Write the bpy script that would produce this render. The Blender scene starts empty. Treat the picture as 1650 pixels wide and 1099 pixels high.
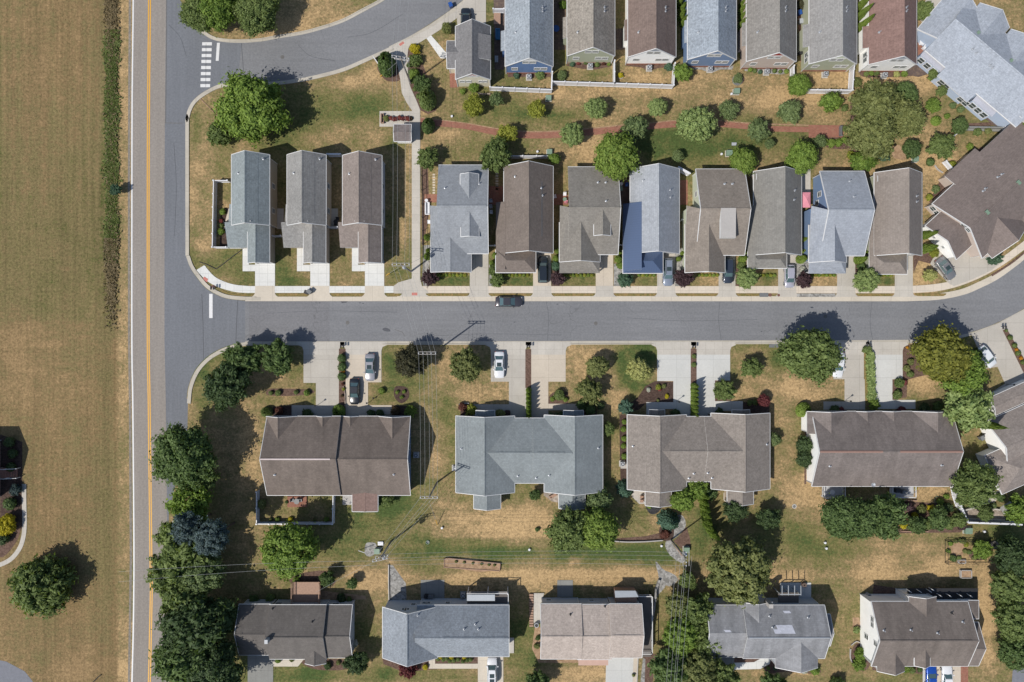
import bpy, math, random
import numpy as np
from mathutils import Vector
from mathutils.bvhtree import BVHTree
from mathutils.geometry import tessellate_polygon
SC = bpy.context.scene
COL = SC.collection
# ------------------------------------------------------------------ camera, sky, sun, exposure
S = 0.112          # metres per photo pixel on the ground
H = 123.2          # flying height
cam = bpy.data.cameras.new("camera"); cam.lens = 24; cam.sensor_width = 36; cam.clip_end = 5000; cam.clip_start = 1
co = bpy.data.objects.new("camera", cam); COL.objects.link(co); co.location = (0, 0, H); SC.camera = co
SUN_EL = math.radians(52); SUN_DIR = math.radians(35.8)      # shadows run towards +x +y at this angle
world = bpy.data.worlds.new("World"); SC.world = world; world.use_nodes = True
wn = world.node_tree; bg = wn.nodes["Background"]
sky = wn.nodes.new("ShaderNodeTexSky"); sky.sky_type = 'NISHITA'; sky.sun_disc = False
sky.sun_elevation = SUN_EL; sky.sun_rotation = math.radians(270) - SUN_DIR
wn.links.new(sky.outputs[0], bg.inputs[0]); bg.inputs[1].default_value = 0.10
sl = bpy.data.lights.new("sun", 'SUN'); sl.energy = 4.1; sl.angle = math.radians(0.5); sl.color = (1.0, 0.95, 0.87)
so = bpy.data.objects.new("sun", sl); COL.objects.link(so)
d = Vector((math.cos(SUN_DIR)*math.cos(SUN_EL), math.sin(SUN_DIR)*math.cos(SUN_EL), -math.sin(SUN_EL)))
so.rotation_euler = d.to_track_quat('-Z', 'Y').to_euler(); so.location = (-60, -60, 90)
SC.view_settings.view_transform = 'Standard'; SC.view_settings.look = 'None'
SC.view_settings.exposure = 0.35; SC.view_settings.gamma = 1.0
KEXP = 1.55
# ------------------------------------------------------------------ helpers
def lin(v): v /= 255.0; return v/12.92 if v <= .04045 else ((v+.055)/1.055)**2.4
def C(r, g, b, k=1.0): return (lin(r)/KEXP*k, lin(g)/KEXP*k, lin(b)/KEXP*k, 1)
def W(px, py, z=0.0):
    k = S*(H-z)/H
    return ((px-825)*k, (549.5-py)*k)
def tag(o, label=None, cat=None, group=None, kind=None):
    if label: o["label"] = label
    if cat: o["category"] = cat
    if group: o["group"] = group
    if kind: o["kind"] = kind
    return o
def empty(name, loc=(0, 0, 0), rz=0):
    o = bpy.data.objects.new(name, None); COL.objects.link(o); o.location = loc; o.rotation_euler = (0, 0, rz)
    o.empty_display_size = .3
    return o
class MB:
    def __init__(s): s.v = []; s.f = []; s.m = []; s.sm = False
    def add(s, vs, fs, m=0):
        b = len(s.v); s.v += [tuple(v) for v in vs]
        for f in fs: s.f.append(tuple(i+b for i in f)); s.m.append(m)
        return s
    def box(s, x0, y0, z0, x1, y1, z1, m=0):
        vs = [(x, y, z) for z in (z0, z1) for x, y in ((x0, y0), (x1, y0), (x1, y1), (x0, y1))]
        return s.add(vs, [(3, 2, 1, 0), (4, 5, 6, 7), (0, 1, 5, 4), (1, 2, 6, 5), (2, 3, 7, 6), (3, 0, 4, 7)], m)
    def obox(s, cx, cy, z0, lx, ly, z1, a, m=0):
        c, n = math.cos(a), math.sin(a); vs = []
        for z in (z0, z1):
            for x, y in ((-lx, -ly), (lx, -ly), (lx, ly), (-lx, ly)): vs.append((cx+x*c/2-y*n/2, cy+x*n/2+y*c/2, z))
        return s.add(vs, [(3, 2, 1, 0), (4, 5, 6, 7), (0, 1, 5, 4), (1, 2, 6, 5), (2, 3, 7, 6), (3, 0, 4, 7)], m)
    def prism(s, pts, z0, z1, m=0, ms=None):
        """pts: [(x,y)] any winding; z0/z1 float or per-vertex list"""
        n = len(pts); a = sum(pts[i][0]*pts[(i+1) % n][1]-pts[(i+1) % n][0]*pts[i][1] for i in range(n))
        zt = z1 if isinstance(z1, (list, tuple)) else [z1]*n
        zb = z0 if isinstance(z0, (list, tuple)) else [z0]*n
        if a < 0: pts = pts[::-1]; zt = list(zt)[::-1]; zb = list(zb)[::-1]
        tri = tessellate_polygon([[Vector((p[0], p[1], 0)) for p in pts]])
        vs = [(p[0], p[1], z) for p, z in zip(pts, zb)]+[(p[0], p[1], z) for p, z in zip(pts, zt)]
        up = []; dn = []
        for t in tri:
            (ax, ay), (bx, by), (cx, cy) = (pts[i][:2] for i in t)
            if (bx-ax)*(cy-ay)-(cx-ax)*(by-ay) < 0: t = (t[0], t[2], t[1])
            up.append(tuple(i+n for i in t)); dn.append((t[0], t[2], t[1]))
        s.add(vs, up+dn, m); b = len(s.v)-2*n
        for i in range(n):
            j = (i+1) % n; s.f.append((b+i, b+j, b+n+j, b+n+i)); s.m.append(m if ms is None else ms)
        return s
    def tube(s, p0, p1, r0, r1=None, n=8, m=0, cap=True):
        r1 = r0 if r1 is None else r1
        p0 = Vector(p0); p1 = Vector(p1); d = (p1-p0).normalized()
        u = d.cross(Vector((0, 0, 1)) if abs(d.z) < .9 else Vector((1, 0, 0))).normalized(); w = d.cross(u)
        vs = []
        for p, r in ((p0, r0), (p1, r1)):
            for i in range(n):
                a = 2*math.pi*i/n; vs.append(p+u*math.cos(a)*r+w*math.sin(a)*r)
        fs = [(i, (i+1) % n, n+(i+1) % n, n+i) for i in range(n)]
        if cap: fs += [tuple(range(n))[::-1], tuple(range(n, 2*n))]
        return s.add(vs, fs, m)
    def path(s, ps, r, n=5, m=0):
        for a, b in zip(ps[:-1], ps[1:]): s.tube(a, b, r, n=n, m=m, cap=False)
        return s
    def lathe(s, cx, cy, prof, n=16, m=0):
        vs = []
        for r, z in prof:
            for i in range(n): a = 2*math.pi*i/n; vs.append((cx+r*math.cos(a), cy+r*math.sin(a), z))
        fs = []
        for k in range(len(prof)-1):
            for i in range(n): fs.append((k*n+i, k*n+(i+1) % n, (k+1)*n+(i+1) % n, (k+1)*n+i))
        fs.append(tuple(range(n))[::-1]); fs.append(tuple((len(prof)-1)*n+i for i in range(n)))
        return s.add(vs, fs, m)
    def build(s, name, mats, parent=None, smooth=False):
        me = bpy.data.meshes.new(name); me.from_pydata(s.v, [], s.f)
        if not isinstance(mats, (list, tuple)): mats = [mats]
        for m in mats: me.materials.append(m)
        me.polygons.foreach_set("material_index", s.m)
        if smooth: me.polygons.foreach_set("use_smooth", [True]*len(s.f))
        me.update()
        o = bpy.data.objects.new(name, me); COL.objects.link(o)
        if parent: o.parent = parent
        return o
def cr(pts, n=6, closed=False):
    """Catmull-Rom through points"""
    P = [np.array(p, float) for p in pts]; out = []
    N = len(P)
    rng = range(N if closed else N-1)
    for i in rng:
        p0 = P[(i-1) % N] if (closed or i > 0) else 2*P[0]-P[1]
        p1 = P[i]; p2 = P[(i+1) % N]
        p3 = P[(i+2) % N] if (closed or i+2 < N) else 2*P[-1]-P[-2]
        for k in range(n):
            t = k/n
            out.append(tuple(.5*((2*p1)+(-p0+p2)*t+(2*p0-5*p1+4*p2-p3)*t*t+(-p0+3*p1-3*p2+p3)*t**3)))
    if not closed: out.append(tuple(P[-1]))
    return out
def PX(pts, z=0): return [W(x, y, z) for x, y in pts]
def offset_line(pts, w):
    P = [Vector(p) for p in pts]; L = []; R = []
    for i, p in enumerate(P):
        a = (P[i]-P[i-1]).normalized() if i > 0 else (P[1]-P[0]).normalized()
        b = (P[i+1]-P[i]).normalized() if i < len(P)-1 else a
        t = (a+b)
        t = t.normalized() if t.length > 1e-6 else a
        nrm = Vector((-t.y, t.x)); k = 1/max(.4, nrm.dot(Vector((-a.y, a.x))))
        L.append(tuple(p+nrm*w/2*k)); R.append(tuple(p-nrm*w/2*k))
    return L+R[::-1]
# ------------------------------------------------------------------ materials
def newmat(name):
    m = bpy.data.materials.new(name); m.use_nodes = True
    return m, m.node_tree, m.node_tree.nodes["Principled BSDF"]
def nd(t, typ, **kw):
    n = t.nodes.new(typ)
    for k, v in kw.items():
        if k in n.inputs.keys(): n.inputs[k].default_value = v
        else: setattr(n, k, v)
    return n
def noise(t, pos, scale, detail=2, rough=.55):
    n = nd(t, "ShaderNodeTexNoise"); n.inputs["Scale"].default_value = scale; n.inputs["Detail"].default_value = detail
    n.inputs["Roughness"].default_value = rough
    if pos is not None: t.links.new(pos, n.inputs["Vector"])
    return n.outputs["Fac"]
def mathn(t, op, a, b=None, c=None, clamp=False):
    n = nd(t, "ShaderNodeMath", operation=op); n.use_clamp = clamp
    for i, v in enumerate((a, b, c)):
        if v is None: continue
        if isinstance(v, (int, float)): n.inputs[i].default_value = v
        else: t.links.new(v, n.inputs[i])
    return n.outputs[0]
def mixc(t, f, a, b, mode='MIX'):
    n = nd(t, "ShaderNodeMix", data_type='RGBA', blend_type=mode)
    for sock, v in ((n.inputs[0], f), (n.inputs[6], a), (n.inputs[7], b)):
        if isinstance(v, (int, float)): sock.default_value = v
        elif isinstance(v, tuple): sock.default_value = v
        else: t.links.new(v, sock)
    return n.outputs[2]
def pos_of(t, sc=(1, 1, 1), obj=False, rot=0):
    src = (nd(t, "ShaderNodeTexCoord").outputs["Object"] if obj else nd(t, "ShaderNodeNewGeometry").outputs["Position"])
    if sc == (1, 1, 1) and rot == 0: return src
    mp = nd(t, "ShaderNodeMapping"); mp.inputs["Scale"].default_value = sc; mp.inputs["Rotation"].default_value = (0, 0, rot)
    t.links.new(src, mp.inputs["Vector"]); return mp.outputs[0]
def ramp(t, fac, stops, interp='LINEAR'):
    n = nd(t, "ShaderNodeValToRGB"); n.color_ramp.interpolation = interp
    e = n.color_ramp.elements
    while len(e) < len(stops): e.new(.5)
    for el, (p, c) in zip(e, stops): el.position = p; el.color = c
    t.links.new(fac, n.inputs[0]); return n.outputs[0]
def maprange(t, v, a, b, c, d):
    n = nd(t, "ShaderNodeMapRange"); t.links.new(v, n.inputs[0])
    for i, x in zip((1, 2, 3, 4), (a, b, c, d)): n.inputs[i].default_value = x
    return n.outputs[0]
def setb(t, b, col, rough=.8, bump=None, bstr=.3, spec=.3, metal=0):
    if isinstance(col, tuple): b.inputs["Base Color"].default_value = col
    else: t.links.new(col, b.inputs["Base Color"])
    b.inputs["Roughness"].default_value = rough; b.inputs["Metallic"].default_value = metal
    b.inputs["Specular IOR Level"].default_value = spec
    if bump is not None:
        bn = nd(t, "ShaderNodeBump"); bn.inputs["Strength"].default_value = bstr; bn.inputs["Distance"].default_value = .05
        t.links.new(bump, bn.inputs["Height"]); t.links.new(bn.outputs[0], b.inputs["Normal"])
def mul(c, k): return (min(1, c[0]*k), min(1, c[1]*k), min(1, c[2]*k), 1)
def plain(name, c, rough=.6, var=.12, sc=1.5, metal=0, spec=.4):
    m, t, b = newmat(name); p = pos_of(t)
    f = noise(t, p, sc, 4, .65); f = maprange(t, f, .3, .7, 0, 1)
    setb(t, b, mixc(t, f, mul(c, 1-var), mul(c, 1+var)), rough, spec=spec, metal=metal); return m
def roofmat(name, c, speck=.2, stain=.12, streak=0):
    m, t, b = newmat(name); p = pos_of(t)
    a = maprange(t, noise(t, p, 2.7, 4, .8), .34, .66, 1-speck*1.4, 1+speck*1.4)
    f2 = mathn(t, 'MULTIPLY', maprange(t, noise(t, p, .35, 4, .6), .3, .7, 1-stain, 1+stain), maprange(t, noise(t, p, .12, 2, .5), .35, .65, 1-stain*.6, 1+stain*.6))
    # shingle tabs: tiny random tone per tab, coursed along the slope
    br = nd(t, "ShaderNodeTexBrick"); br.inputs["Scale"].default_value = 1.0
    br.inputs["Brick Width"].default_value = .45; br.inputs["Row Height"].default_value = .3; br.inputs["Mortar Size"].default_value = .012
    br.inputs["Color1"].default_value = (.92, .92, .92, 1); br.inputs["Color2"].default_value = (1.05, 1.05, 1.05, 1); br.inputs["Mortar"].default_value = (.8, .8, .8, 1)
    geo = nd(t, "ShaderNodeNewGeometry"); sp = nd(t, "ShaderNodeSeparateXYZ"); t.links.new(geo.outputs["Position"], sp.inputs[0])
    sn = nd(t, "ShaderNodeSeparateXYZ"); t.links.new(geo.outputs["True Normal"], sn.inputs[0])
    # direction across the slope = along the contour line
    ln = mathn(t, 'SQRT', mathn(t, 'ADD', mathn(t, 'MULTIPLY', sn.outputs[0], sn.outputs[0]), mathn(t, 'ADD', mathn(t, 'MULTIPLY', sn.outputs[1], sn.outputs[1]), 1e-6)))
    nx = mathn(t, 'DIVIDE', sn.outputs[0], ln); ny = mathn(t, 'DIVIDE', sn.outputs[1], ln)
    u = mathn(t, 'SUBTRACT', mathn(t, 'MULTIPLY', sp.outputs[0], ny), mathn(t, 'MULTIPLY', sp.outputs[1], nx))
    v = mathn(t, 'ADD', mathn(t, 'MULTIPLY', sp.outputs[0], nx), mathn(t, 'MULTIPLY', sp.outputs[1], ny))
    cb = nd(t, "ShaderNodeCombineXYZ"); t.links.new(u, cb.inputs[0]); t.links.new(v, cb.inputs[1]); t.links.new(cb.outputs[0], br.inputs["Vector"])
    k = mathn(t, 'MULTIPLY', a, f2)
    streak = max(streak, .07)
    if streak:
        cb2 = nd(t, "ShaderNodeCombineXYZ"); t.links.new(mathn(t, 'MULTIPLY', u, .7), cb2.inputs[0]); t.links.new(mathn(t, 'MULTIPLY', v, .12), cb2.inputs[1])
        k = mathn(t, 'MULTIPLY', k, maprange(t, noise(t, cb2.outputs[0], 1, 3, .6), .4, .75, 1+streak*.35, 1-streak))
    col = mixc(t, 1.0, br.outputs["Color"], c, 'MULTIPLY')
    kk = nd(t, "ShaderNodeCombineXYZ")
    for i in range(3): t.links.new(k, kk.inputs[i])
    setb(t, b, mixc(t, 1.0, col, kk.outputs[0], 'MULTIPLY'), .9, bump=noise(t, p, 9, 2, .6), bstr=.35, spec=.2); return m
def leafmat(name, c1, c2, trans=.36):
    m, t, b = newmat(name)
    geo = nd(t, "ShaderNodeNewGeometry"); oi = nd(t, "ShaderNodeObjectInfo")
    f = mathn(t, 'ADD', mathn(t, 'MULTIPLY', geo.outputs["Random Per Island"], .6), mathn(t, 'MULTIPLY', noise(t, geo.outputs["Position"], .55, 2), .75))
    f = mathn(t, 'ADD', f, mathn(t, 'MULTIPLY', oi.outputs["Random"], .2)); f = maprange(t, f, .3, 1.1, 0, 1)
    col = mixc(t, f, c1, c2); setb(t, b, col, .65, spec=.25)
    tr = nd(t, "ShaderNodeBsdfTranslucent"); t.links.new(mixc(t, 1, col, (1.3, 1.35, .6, 1), 'MULTIPLY'), tr.inputs[0])
    mx = nd(t, "ShaderNodeMixShader"); mx.inputs[0].default_value = trans
    t.links.new(b.outputs[0], mx.inputs[1]); t.links.new(tr.outputs[0], mx.inputs[2])
    t.links.new(mx.outputs[0], t.nodes["Material Output"].inputs[0]); return m
def slabmat(name, c, joint=1.5, jw=.02, var=.10, rot=0, dark=.72, ox=0, oy=0):
    """concrete with saw-cut joints"""
    m, t, b = newmat(name); p = pos_of(t)
    f = mathn(t, 'MULTIPLY', maprange(t, noise(t, p, .25, 4, .6), .3, .7, 1-var, 1+var*.7), maprange(t, noise(t, pos_of(t, (.9, .25, 1)), 1, 5, .75), .55, .8, 1.0, 1-var*1.6))
    g = maprange(t, noise(t, p, 3.5, 3, .6), .3, .7, .955, 1.045)
    k = mathn(t, 'MULTIPLY', f, g)
    if joint:
        br = nd(t, "ShaderNodeTexBrick"); br.offset = 0; br.inputs["Scale"].default_value = 1
        br.inputs["Brick Width"].default_value = joint; br.inputs["Row Height"].default_value = joint; br.inputs["Mortar Size"].default_value = jw
        br.inputs["Color1"].default_value = (1, 1, 1, 1); br.inputs["Color2"].default_value = (.95, .95, .95, 1); br.inputs["Mortar"].default_value = (dark,)*3+(1,)
        t.links.new(pos_of(t, rot=rot, sc=(1, 1, 0)), br.inputs["Vector"])
        col = mixc(t, 1.0, br.outputs["Color"], c, 'MULTIPLY')
    else: col = c
    kk = nd(t, "ShaderNodeCombineXYZ")
    for i in range(3): t.links.new(k, kk.inputs[i])
    setb(t, b, mixc(t, 1.0, col, kk.outputs[0], 'MULTIPLY'), .9, spec=.2); return m
def brickmat(name, c1, c2, mort, bw=.3, rh=.12, rot=0):
    m, t, b = newmat(name)
    br = nd(t, "ShaderNodeTexBrick"); br.inputs["Scale"].default_value = 1
    br.inputs["Brick Width"].default_value = bw; br.inputs["Row Height"].default_value = rh; br.inputs["Mortar Size"].default_value = .012
    br.inputs["Color1"].default_value = c1; br.inputs["Color2"].default_value = c2; br.inputs["Mortar"].default_value = mort
    t.links.new(pos_of(t, rot=rot), br.inputs["Vector"])
    f = maprange(t, noise(t, pos_of(t), .8, 4, .65), .3, .7, 0, 1)
    g = maprange(t, noise(t, pos_of(t), 1.7, 5, .8), .52, .72, 0, .75)
    setb(t, b, mixc(t, g, mixc(t, f, br.outputs["Color"], mixc(t, 1, br.outputs["Color"], (.78, .76, .74, 1), 'MULTIPLY')), C(164, 140, 112)), .9, spec=.2); return m
def sidingmat(name, c):
    """lap siding: fine horizontal courses"""
    m, t, b = newmat(name); geo = nd(t, "ShaderNodeNewGeometry"); sp = nd(t, "ShaderNodeSeparateXYZ"); t.links.new(geo.outputs["Position"], sp.inputs[0])
    w = mathn(t, 'FRACT', mathn(t, 'MULTIPLY', sp.outputs[2], 5.5)); w = maprange(t, w, 0, .25, .86, 1.0)
    f = mathn(t, 'MULTIPLY', w, maprange(t, noise(t, geo.outputs["Position"], .7, 3), .3, .7, .95, 1.04))
    kk = nd(t, "ShaderNodeCombineXYZ")
    for i in range(3): t.links.new(f, kk.inputs[i])
    setb(t, b, mixc(t, 1.0, c, kk.outputs[0], 'MULTIPLY'), .6, spec=.3); return m
def asphalt(name, c, var=.12, grain=.09, tracks=None, cracks=True):
    m, t, b = newmat(name); p = pos_of(t)
    k = mathn(t, 'MULTIPLY', maprange(t, noise(t, p, .06, 5, .6), .3, .7, 1-var, 1+var), maprange(t, noise(t, p, 2.8, 3, .75), .34, .66, 1-grain*1.3, 1+grain*1.3))
    k = mathn(t, 'MULTIPLY', k, maprange(t, noise(t, pos_of(t, (.05, 1.2, 1) if tracks == 'x' else (1.2, .05, 1)), 1, 4, .7), .3, .7, .92, 1.07))
    if cracks:
        vo = nd(t, "ShaderNodeTexVoronoi", feature='DISTANCE_TO_EDGE'); vo.inputs["Scale"].default_value = .05
        wp = nd(t, "ShaderNodeVectorMath", operation='ADD'); ns = nd(t, "ShaderNodeTexNoise"); ns.inputs["Scale"].default_value = .25; t.links.new(p, ns.inputs["Vector"])
        sc = nd(t, "ShaderNodeVectorMath", operation='SCALE'); sc.inputs["Scale"].default_value = 5.0; t.links.new(ns.outputs["Color"], sc.inputs[0])
        t.links.new(p, wp.inputs[0]); t.links.new(sc.outputs[0], wp.inputs[1]); t.links.new(wp.outputs[0], vo.inputs["Vector"])
        k = mathn(t, 'MULTIPLY', k, maprange(t, vo.outputs["Distance"], .0006, .0022, .80, 1.0))
        spots = maprange(t, noise(t, p, .55, 2, .5), .74, .80, 1.0, .82); k = mathn(t, 'MULTIPLY', k, spots)
    kk = nd(t, "ShaderNodeCombineXYZ")
    for i in range(3): t.links.new(k, kk.inputs[i])
    setb(t, b, mixc(t, 1.0, c, kk.outputs[0], 'MULTIPLY'), .92, spec=.25); return m
def speckle(name, c1, c2, sc=3, rough=.95):
    m, t, b = newmat(name); p = pos_of(t)
    vo = nd(t, "ShaderNodeTexVoronoi"); vo.inputs["Scale"].default_value = sc; t.links.new(p, vo.inputs["Vector"])
    sp = nd(t, "ShaderNodeSeparateColor"); t.links.new(vo.outputs["Color"], sp.inputs[0])
    f = mathn(t, 'ADD', mathn(t, 'MULTIPLY', sp.outputs[0], .6), mathn(t, 'MULTIPLY', noise(t, p, .9, 4, .7), .5))
    setb(t, b, mixc(t, maprange(t, f, .2, .95, 0, 1), c1, c2), rough, bump=sp.outputs[0], bstr=.5, spec=.2); return m
def paint(name, c, metal=.3, rough=.28):
    m, t, b = newmat(name); setb(t, b, c, rough, spec=.5, metal=metal); b.inputs["Coat Weight"].default_value = .6; b.inputs["Coat Roughness"].default_value = .08; return m
M = {}
M['white'] = plain('white_trim', C(232, 232, 232), .5, .04)
M['vinyl'] = plain('white_vinyl', C(235, 236, 240), .4, .04)
M['glass'], _t, _b = newmat('window_glass'); setb(_t, _b, C(58, 72, 72), .12, spec=.8)
M['screen'] = plain('window_screen', C(72, 84, 84), .3, .1)
M['walk'] = slabmat('cream_concrete', C(224, 212, 196), 1.52, .025, var=.07)
M['conc'] = slabmat('pale_concrete', C(204, 198, 188), 1.52, .02, ox=.3)
M['concnew'] = slabmat('new_white_concrete', C(230, 230, 226), 1.52, .03, var=.06, dark=.72)
M['concold'] = slabmat('old_concrete', C(176, 171, 162), 3.1, .03)
M['kerb'] = slabmat('kerb_concrete', C(198, 191, 178), 3.0, .03, var=.12)
M['kerbd'] = slabmat('kerb_face', C(150, 146, 138), 3.0, .03, var=.1)
M['apron'] = slabmat('apron_concrete', C(216, 206, 190), 3.6, .03, var=.07)
M['drive'] = slabmat('driveway_concrete', C(196, 190, 180), 3.3, .03, var=.08)
M['drivew'] = slabmat('bright_driveway', C(212, 212, 208), 3.3, .025, var=.05)
M['drivet'] = slabmat('tan_driveway', C(212, 200, 183), 3.3, .025, var=.08)
M['drived'] = slabmat('grey_patio', C(150, 150, 146), 2.2, .03, var=.10)
M['asph'] = asphalt('street_asphalt', C(131, 132, 135), tracks='x')
M['asphd'] = asphalt('turn_lane_asphalt', C(122, 125, 131), var=.07, cracks=False)
M['hwy'] = asphalt('highway_asphalt', C(152, 145, 138), var=.04, grain=.10, cracks=False)
M['asphw'] = plain('driveway_asphalt', C(128, 130, 138), .9, .1, 2)
M['linew'] = plain('white_road_paint', C(228, 228, 228), .6, .06, 3)
M['liney'] = plain('yellow_road_paint', C(232, 172, 50), .6, .07, 3)
M['crack'] = plain('sealed_crack', C(84, 86, 92), .7, .2, 3)
M['seam'] = plain('asphalt_seam', C(112, 110, 108), .9, .15, 2)
M['mulch'] = speckle('mulch', C(92, 72, 62), C(128, 104, 92), 5)
M['mulchd'] = speckle('dark_mulch', C(68, 54, 48), C(100, 82, 74), 5)
M['rock'] = speckle('grey_stones', C(120, 118, 114), C(186, 184, 180), 3.2)
M['rockd'] = speckle('black_slag', C(50, 50, 52), C(78, 78, 80), 5)
M['rockt'] = speckle('tan_stones', C(140, 128, 116), C(196, 182, 168), 2.8)
M['gravel'] = speckle('road_gravel', C(126, 122, 116), C(160, 150, 138), 4)
M['brick'] = brickmat('red_brick_paving', C(176, 122, 104), C(158, 108, 92), C(150, 112, 98), .35, .16)
M['brickw'] = brickmat('brick_wall', C(150, 100, 86), C(176, 122, 104), C(180, 160, 148))
M['paver'] = brickmat('grey_pavers', C(124, 108, 100), C(108, 94, 90), C(90, 80, 76), .5, .4)
M['dirt'] = speckle('bare_soil', C(150, 122, 96), C(190, 160, 130), 2.5)
M['tactile'] = plain('red_tactile_plate', C(202, 128, 116), .8, .06)
M['iron'] = plain('rusty_iron', C(120, 84, 74), .8, .15, 6)
M['grate'] = plain('steel_grey', C(120, 122, 124), .5, .1, 5)
M['wood'] = plain('weathered_wood', C(172, 140, 120), .8, .15, 4)
M['deckg'] = slabmat('grey_deck_boards', C(118, 112, 108), .0); M['deckw'] = plain('pale_deck', C(190, 190, 192), .6, .05)
M['arm'] = plain('grey_timber_arm', C(168, 164, 160), .8, .1, 4)
M['cglass'], _t, _b = newmat('car_glass_sky_tint'); setb(_t, _b, C(84, 108, 112), .08, spec=.9)  # lighter teal: sky reflection in the windscreens put into the base colour
M['pole'] = plain('pole_wood', C(150, 142, 134), .85, .15, 4)
M['galv'] = plain('galvanised', C(190, 194, 200), .4, .06, 5, .3)
M['wire'] = plain('wire_metal', C(176, 178, 178), .5, .1, 1, .2)
M['green_box'] = plain('green_enamel', C(126, 150, 130), .5, .06, 3)
M['black'] = plain('black_plastic', C(48, 48, 50), .5, .1, 3)
M['dark'] = plain('dark_rubber', C(40, 40, 42), .8, .1, 3)
M['ac'] = plain('ac_grey', C(178, 182, 188), .5, .05, 4)
M['bark'] = plain('tree_bark', C(98, 84, 72), .9, .2, 3)
M['red'] = plain('red_shakes', C(160, 62, 56), .7, .06)
M['pink'] = plain('pink_canvas', C(228, 150, 165), .8, .04)
M['bluep'] = plain('blue_plastic', C(40, 86, 160), .4, .05)
M['teal'] = plain('teal_fabric', C(60, 120, 160), .7, .05)
M['yellow'] = plain('yellow_guard', C(222, 170, 40), .5, .05)
M['redbrn'] = plain('copper_ridge', C(158, 126, 114), .7, .08, 3)
M['tarp'] = slabmat('pale_patch', C(188, 184, 180), 0)
M['awning'] = plain('pale_awning', C(178, 184, 190), .5, .04)
SID = {k: sidingmat(k+'_siding', C(*v, 1.5 if k == 'white' else 1.3)) for k, v in dict(blue=(98, 124, 164), slate=(112, 134, 166), green=(168, 172, 150), white=(232, 232, 230), beige=(190, 176, 166),
       cream=(214, 208, 188), putty=(156, 152, 142), paleblue=(170, 184, 204), grey=(150, 156, 166), tan=(186, 170, 152), palegreen=(196, 202, 182), lightgrey=(176, 182, 190)).items()}
RF = {}
for k, (c, sp_, stn, stk) in dict(T1=((112, 111, 112), .16, .06, 0), T2=((136, 143, 150), .22, .07, 0), T3=((134, 128, 120), .24, .08, 0), T4=((112, 98, 92), .14, .08, 0), T5=((136, 144, 153), .22, .07, 0),
    T6=((124, 121, 117), .16, .06, 0), T7=((132, 131, 130), .14, .06, 0), T8=((124, 101, 95), .14, .07, 0), T9=((142, 148, 157), .12, .05, 0), L1=((114, 121, 123), .13, .06, 0), L2=((122, 121, 119), .14, .06, 0), L3=((120, 111, 106), .14, .06, 0),
    M1=((139, 143, 148), .10, .05, 0), M2=((110, 101, 95), .10, .06, 0), M3=((120, 116, 110), .12, .05, 0), M4=((144, 148, 154), .10, .05, 0), M5=((124, 116, 108), .12, .07, 0), M6=((120, 118, 114), .10, .05, 0), M7=((133, 138, 146), .08, .05, 0), M8=((126, 118, 112), .10, .06, 0), M9=((112, 102, 98), .10, .06, 0),
    D1=((104, 95, 89), .09, .10, .16), D2=((117, 123, 125), .08, .06, 0), D3=((124, 117, 111), .15, .06, 0), D4=((102, 95, 92), .09, .11, .20), D5=((126, 118, 113), .15, .06, 0), sun1=((122, 102, 95), .12, .06, 0),
    B1=((96, 92, 89), .08, .08, .12), B2=((126, 132, 139), .16, .06, 0), B3=((163, 152, 144), .13, .06, .08), B4=((126, 127, 130), .08, .12, .28), B5=((108, 100, 95), .08, .09, .2), pale=((184, 186, 196), .05, .04, 0), K=((112, 104, 102), .1, .15, .3)).items():
    RF[k] = roofmat('shingle_'+k.lower(), C(*c, dict(T9=1.5, L1=1.7, L2=1.6, L3=1.55, D4=1.6, D1=1.45, M1=1.2, M7=1.5, D2=1.5).get(k, 1.4)), sp_, stn, stk)
def metalroof():
    m, t, b = newmat('blue_metal_roof'); geo = nd(t, "ShaderNodeNewGeometry"); sp = nd(t, "ShaderNodeSeparateXYZ"); t.links.new(geo.outputs["Position"], sp.inputs[0])
    sn = nd(t, "ShaderNodeSeparateXYZ"); t.links.new(geo.outputs["True Normal"], sn.inputs[0])
    isx = mathn(t, 'GREATER_THAN', mathn(t, 'ABSOLUTE', sn.outputs[0]), mathn(t, 'ABSOLUTE', sn.outputs[1]))
    u = mathn(t, 'ADD', mathn(t, 'MULTIPLY', sp.outputs[1], isx), mathn(t, 'MULTIPLY', sp.outputs[0], mathn(t, 'SUBTRACT', 1, isx)))
    w = mathn(t, 'FRACT', mathn(t, 'MULTIPLY', u, 2.4)); w = maprange(t, w, 0, .18, .8, 1)
    kk = nd(t, "ShaderNodeCombineXYZ")
    for i in range(3): t.links.new(w, kk.inputs[i])
    setb(t, b, mixc(t, 1.0, C(82, 100, 132), kk.outputs[0], 'MULTIPLY'), .45, spec=.4, metal=.1); return m
RF['metal'] = metalroof()
# ------------------------------------------------------------------ ground
RNG = np.random.default_rng(7)
def vnoise(x, y, sc, seed):
    """smooth value noise, vectorised"""
    r = np.random.default_rng(seed); g = r.random((256, 256))
    u = x*sc+1000; v = y*sc+1000
    i = np.floor(u).astype(int); j = np.floor(v).astype(int); fu = u-i; fv = v-j
    fu = fu*fu*(3-2*fu); fv = fv*fv*(3-2*fv); i %= 256; j %= 256; i1 = (i+1) % 256; j1 = (j+1) % 256
    return (g[i, j]*(1-fu)+g[i1, j]*fu)*(1-fv)+(g[i, j1]*(1-fu)+g[i1, j1]*fu)*fv
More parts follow.
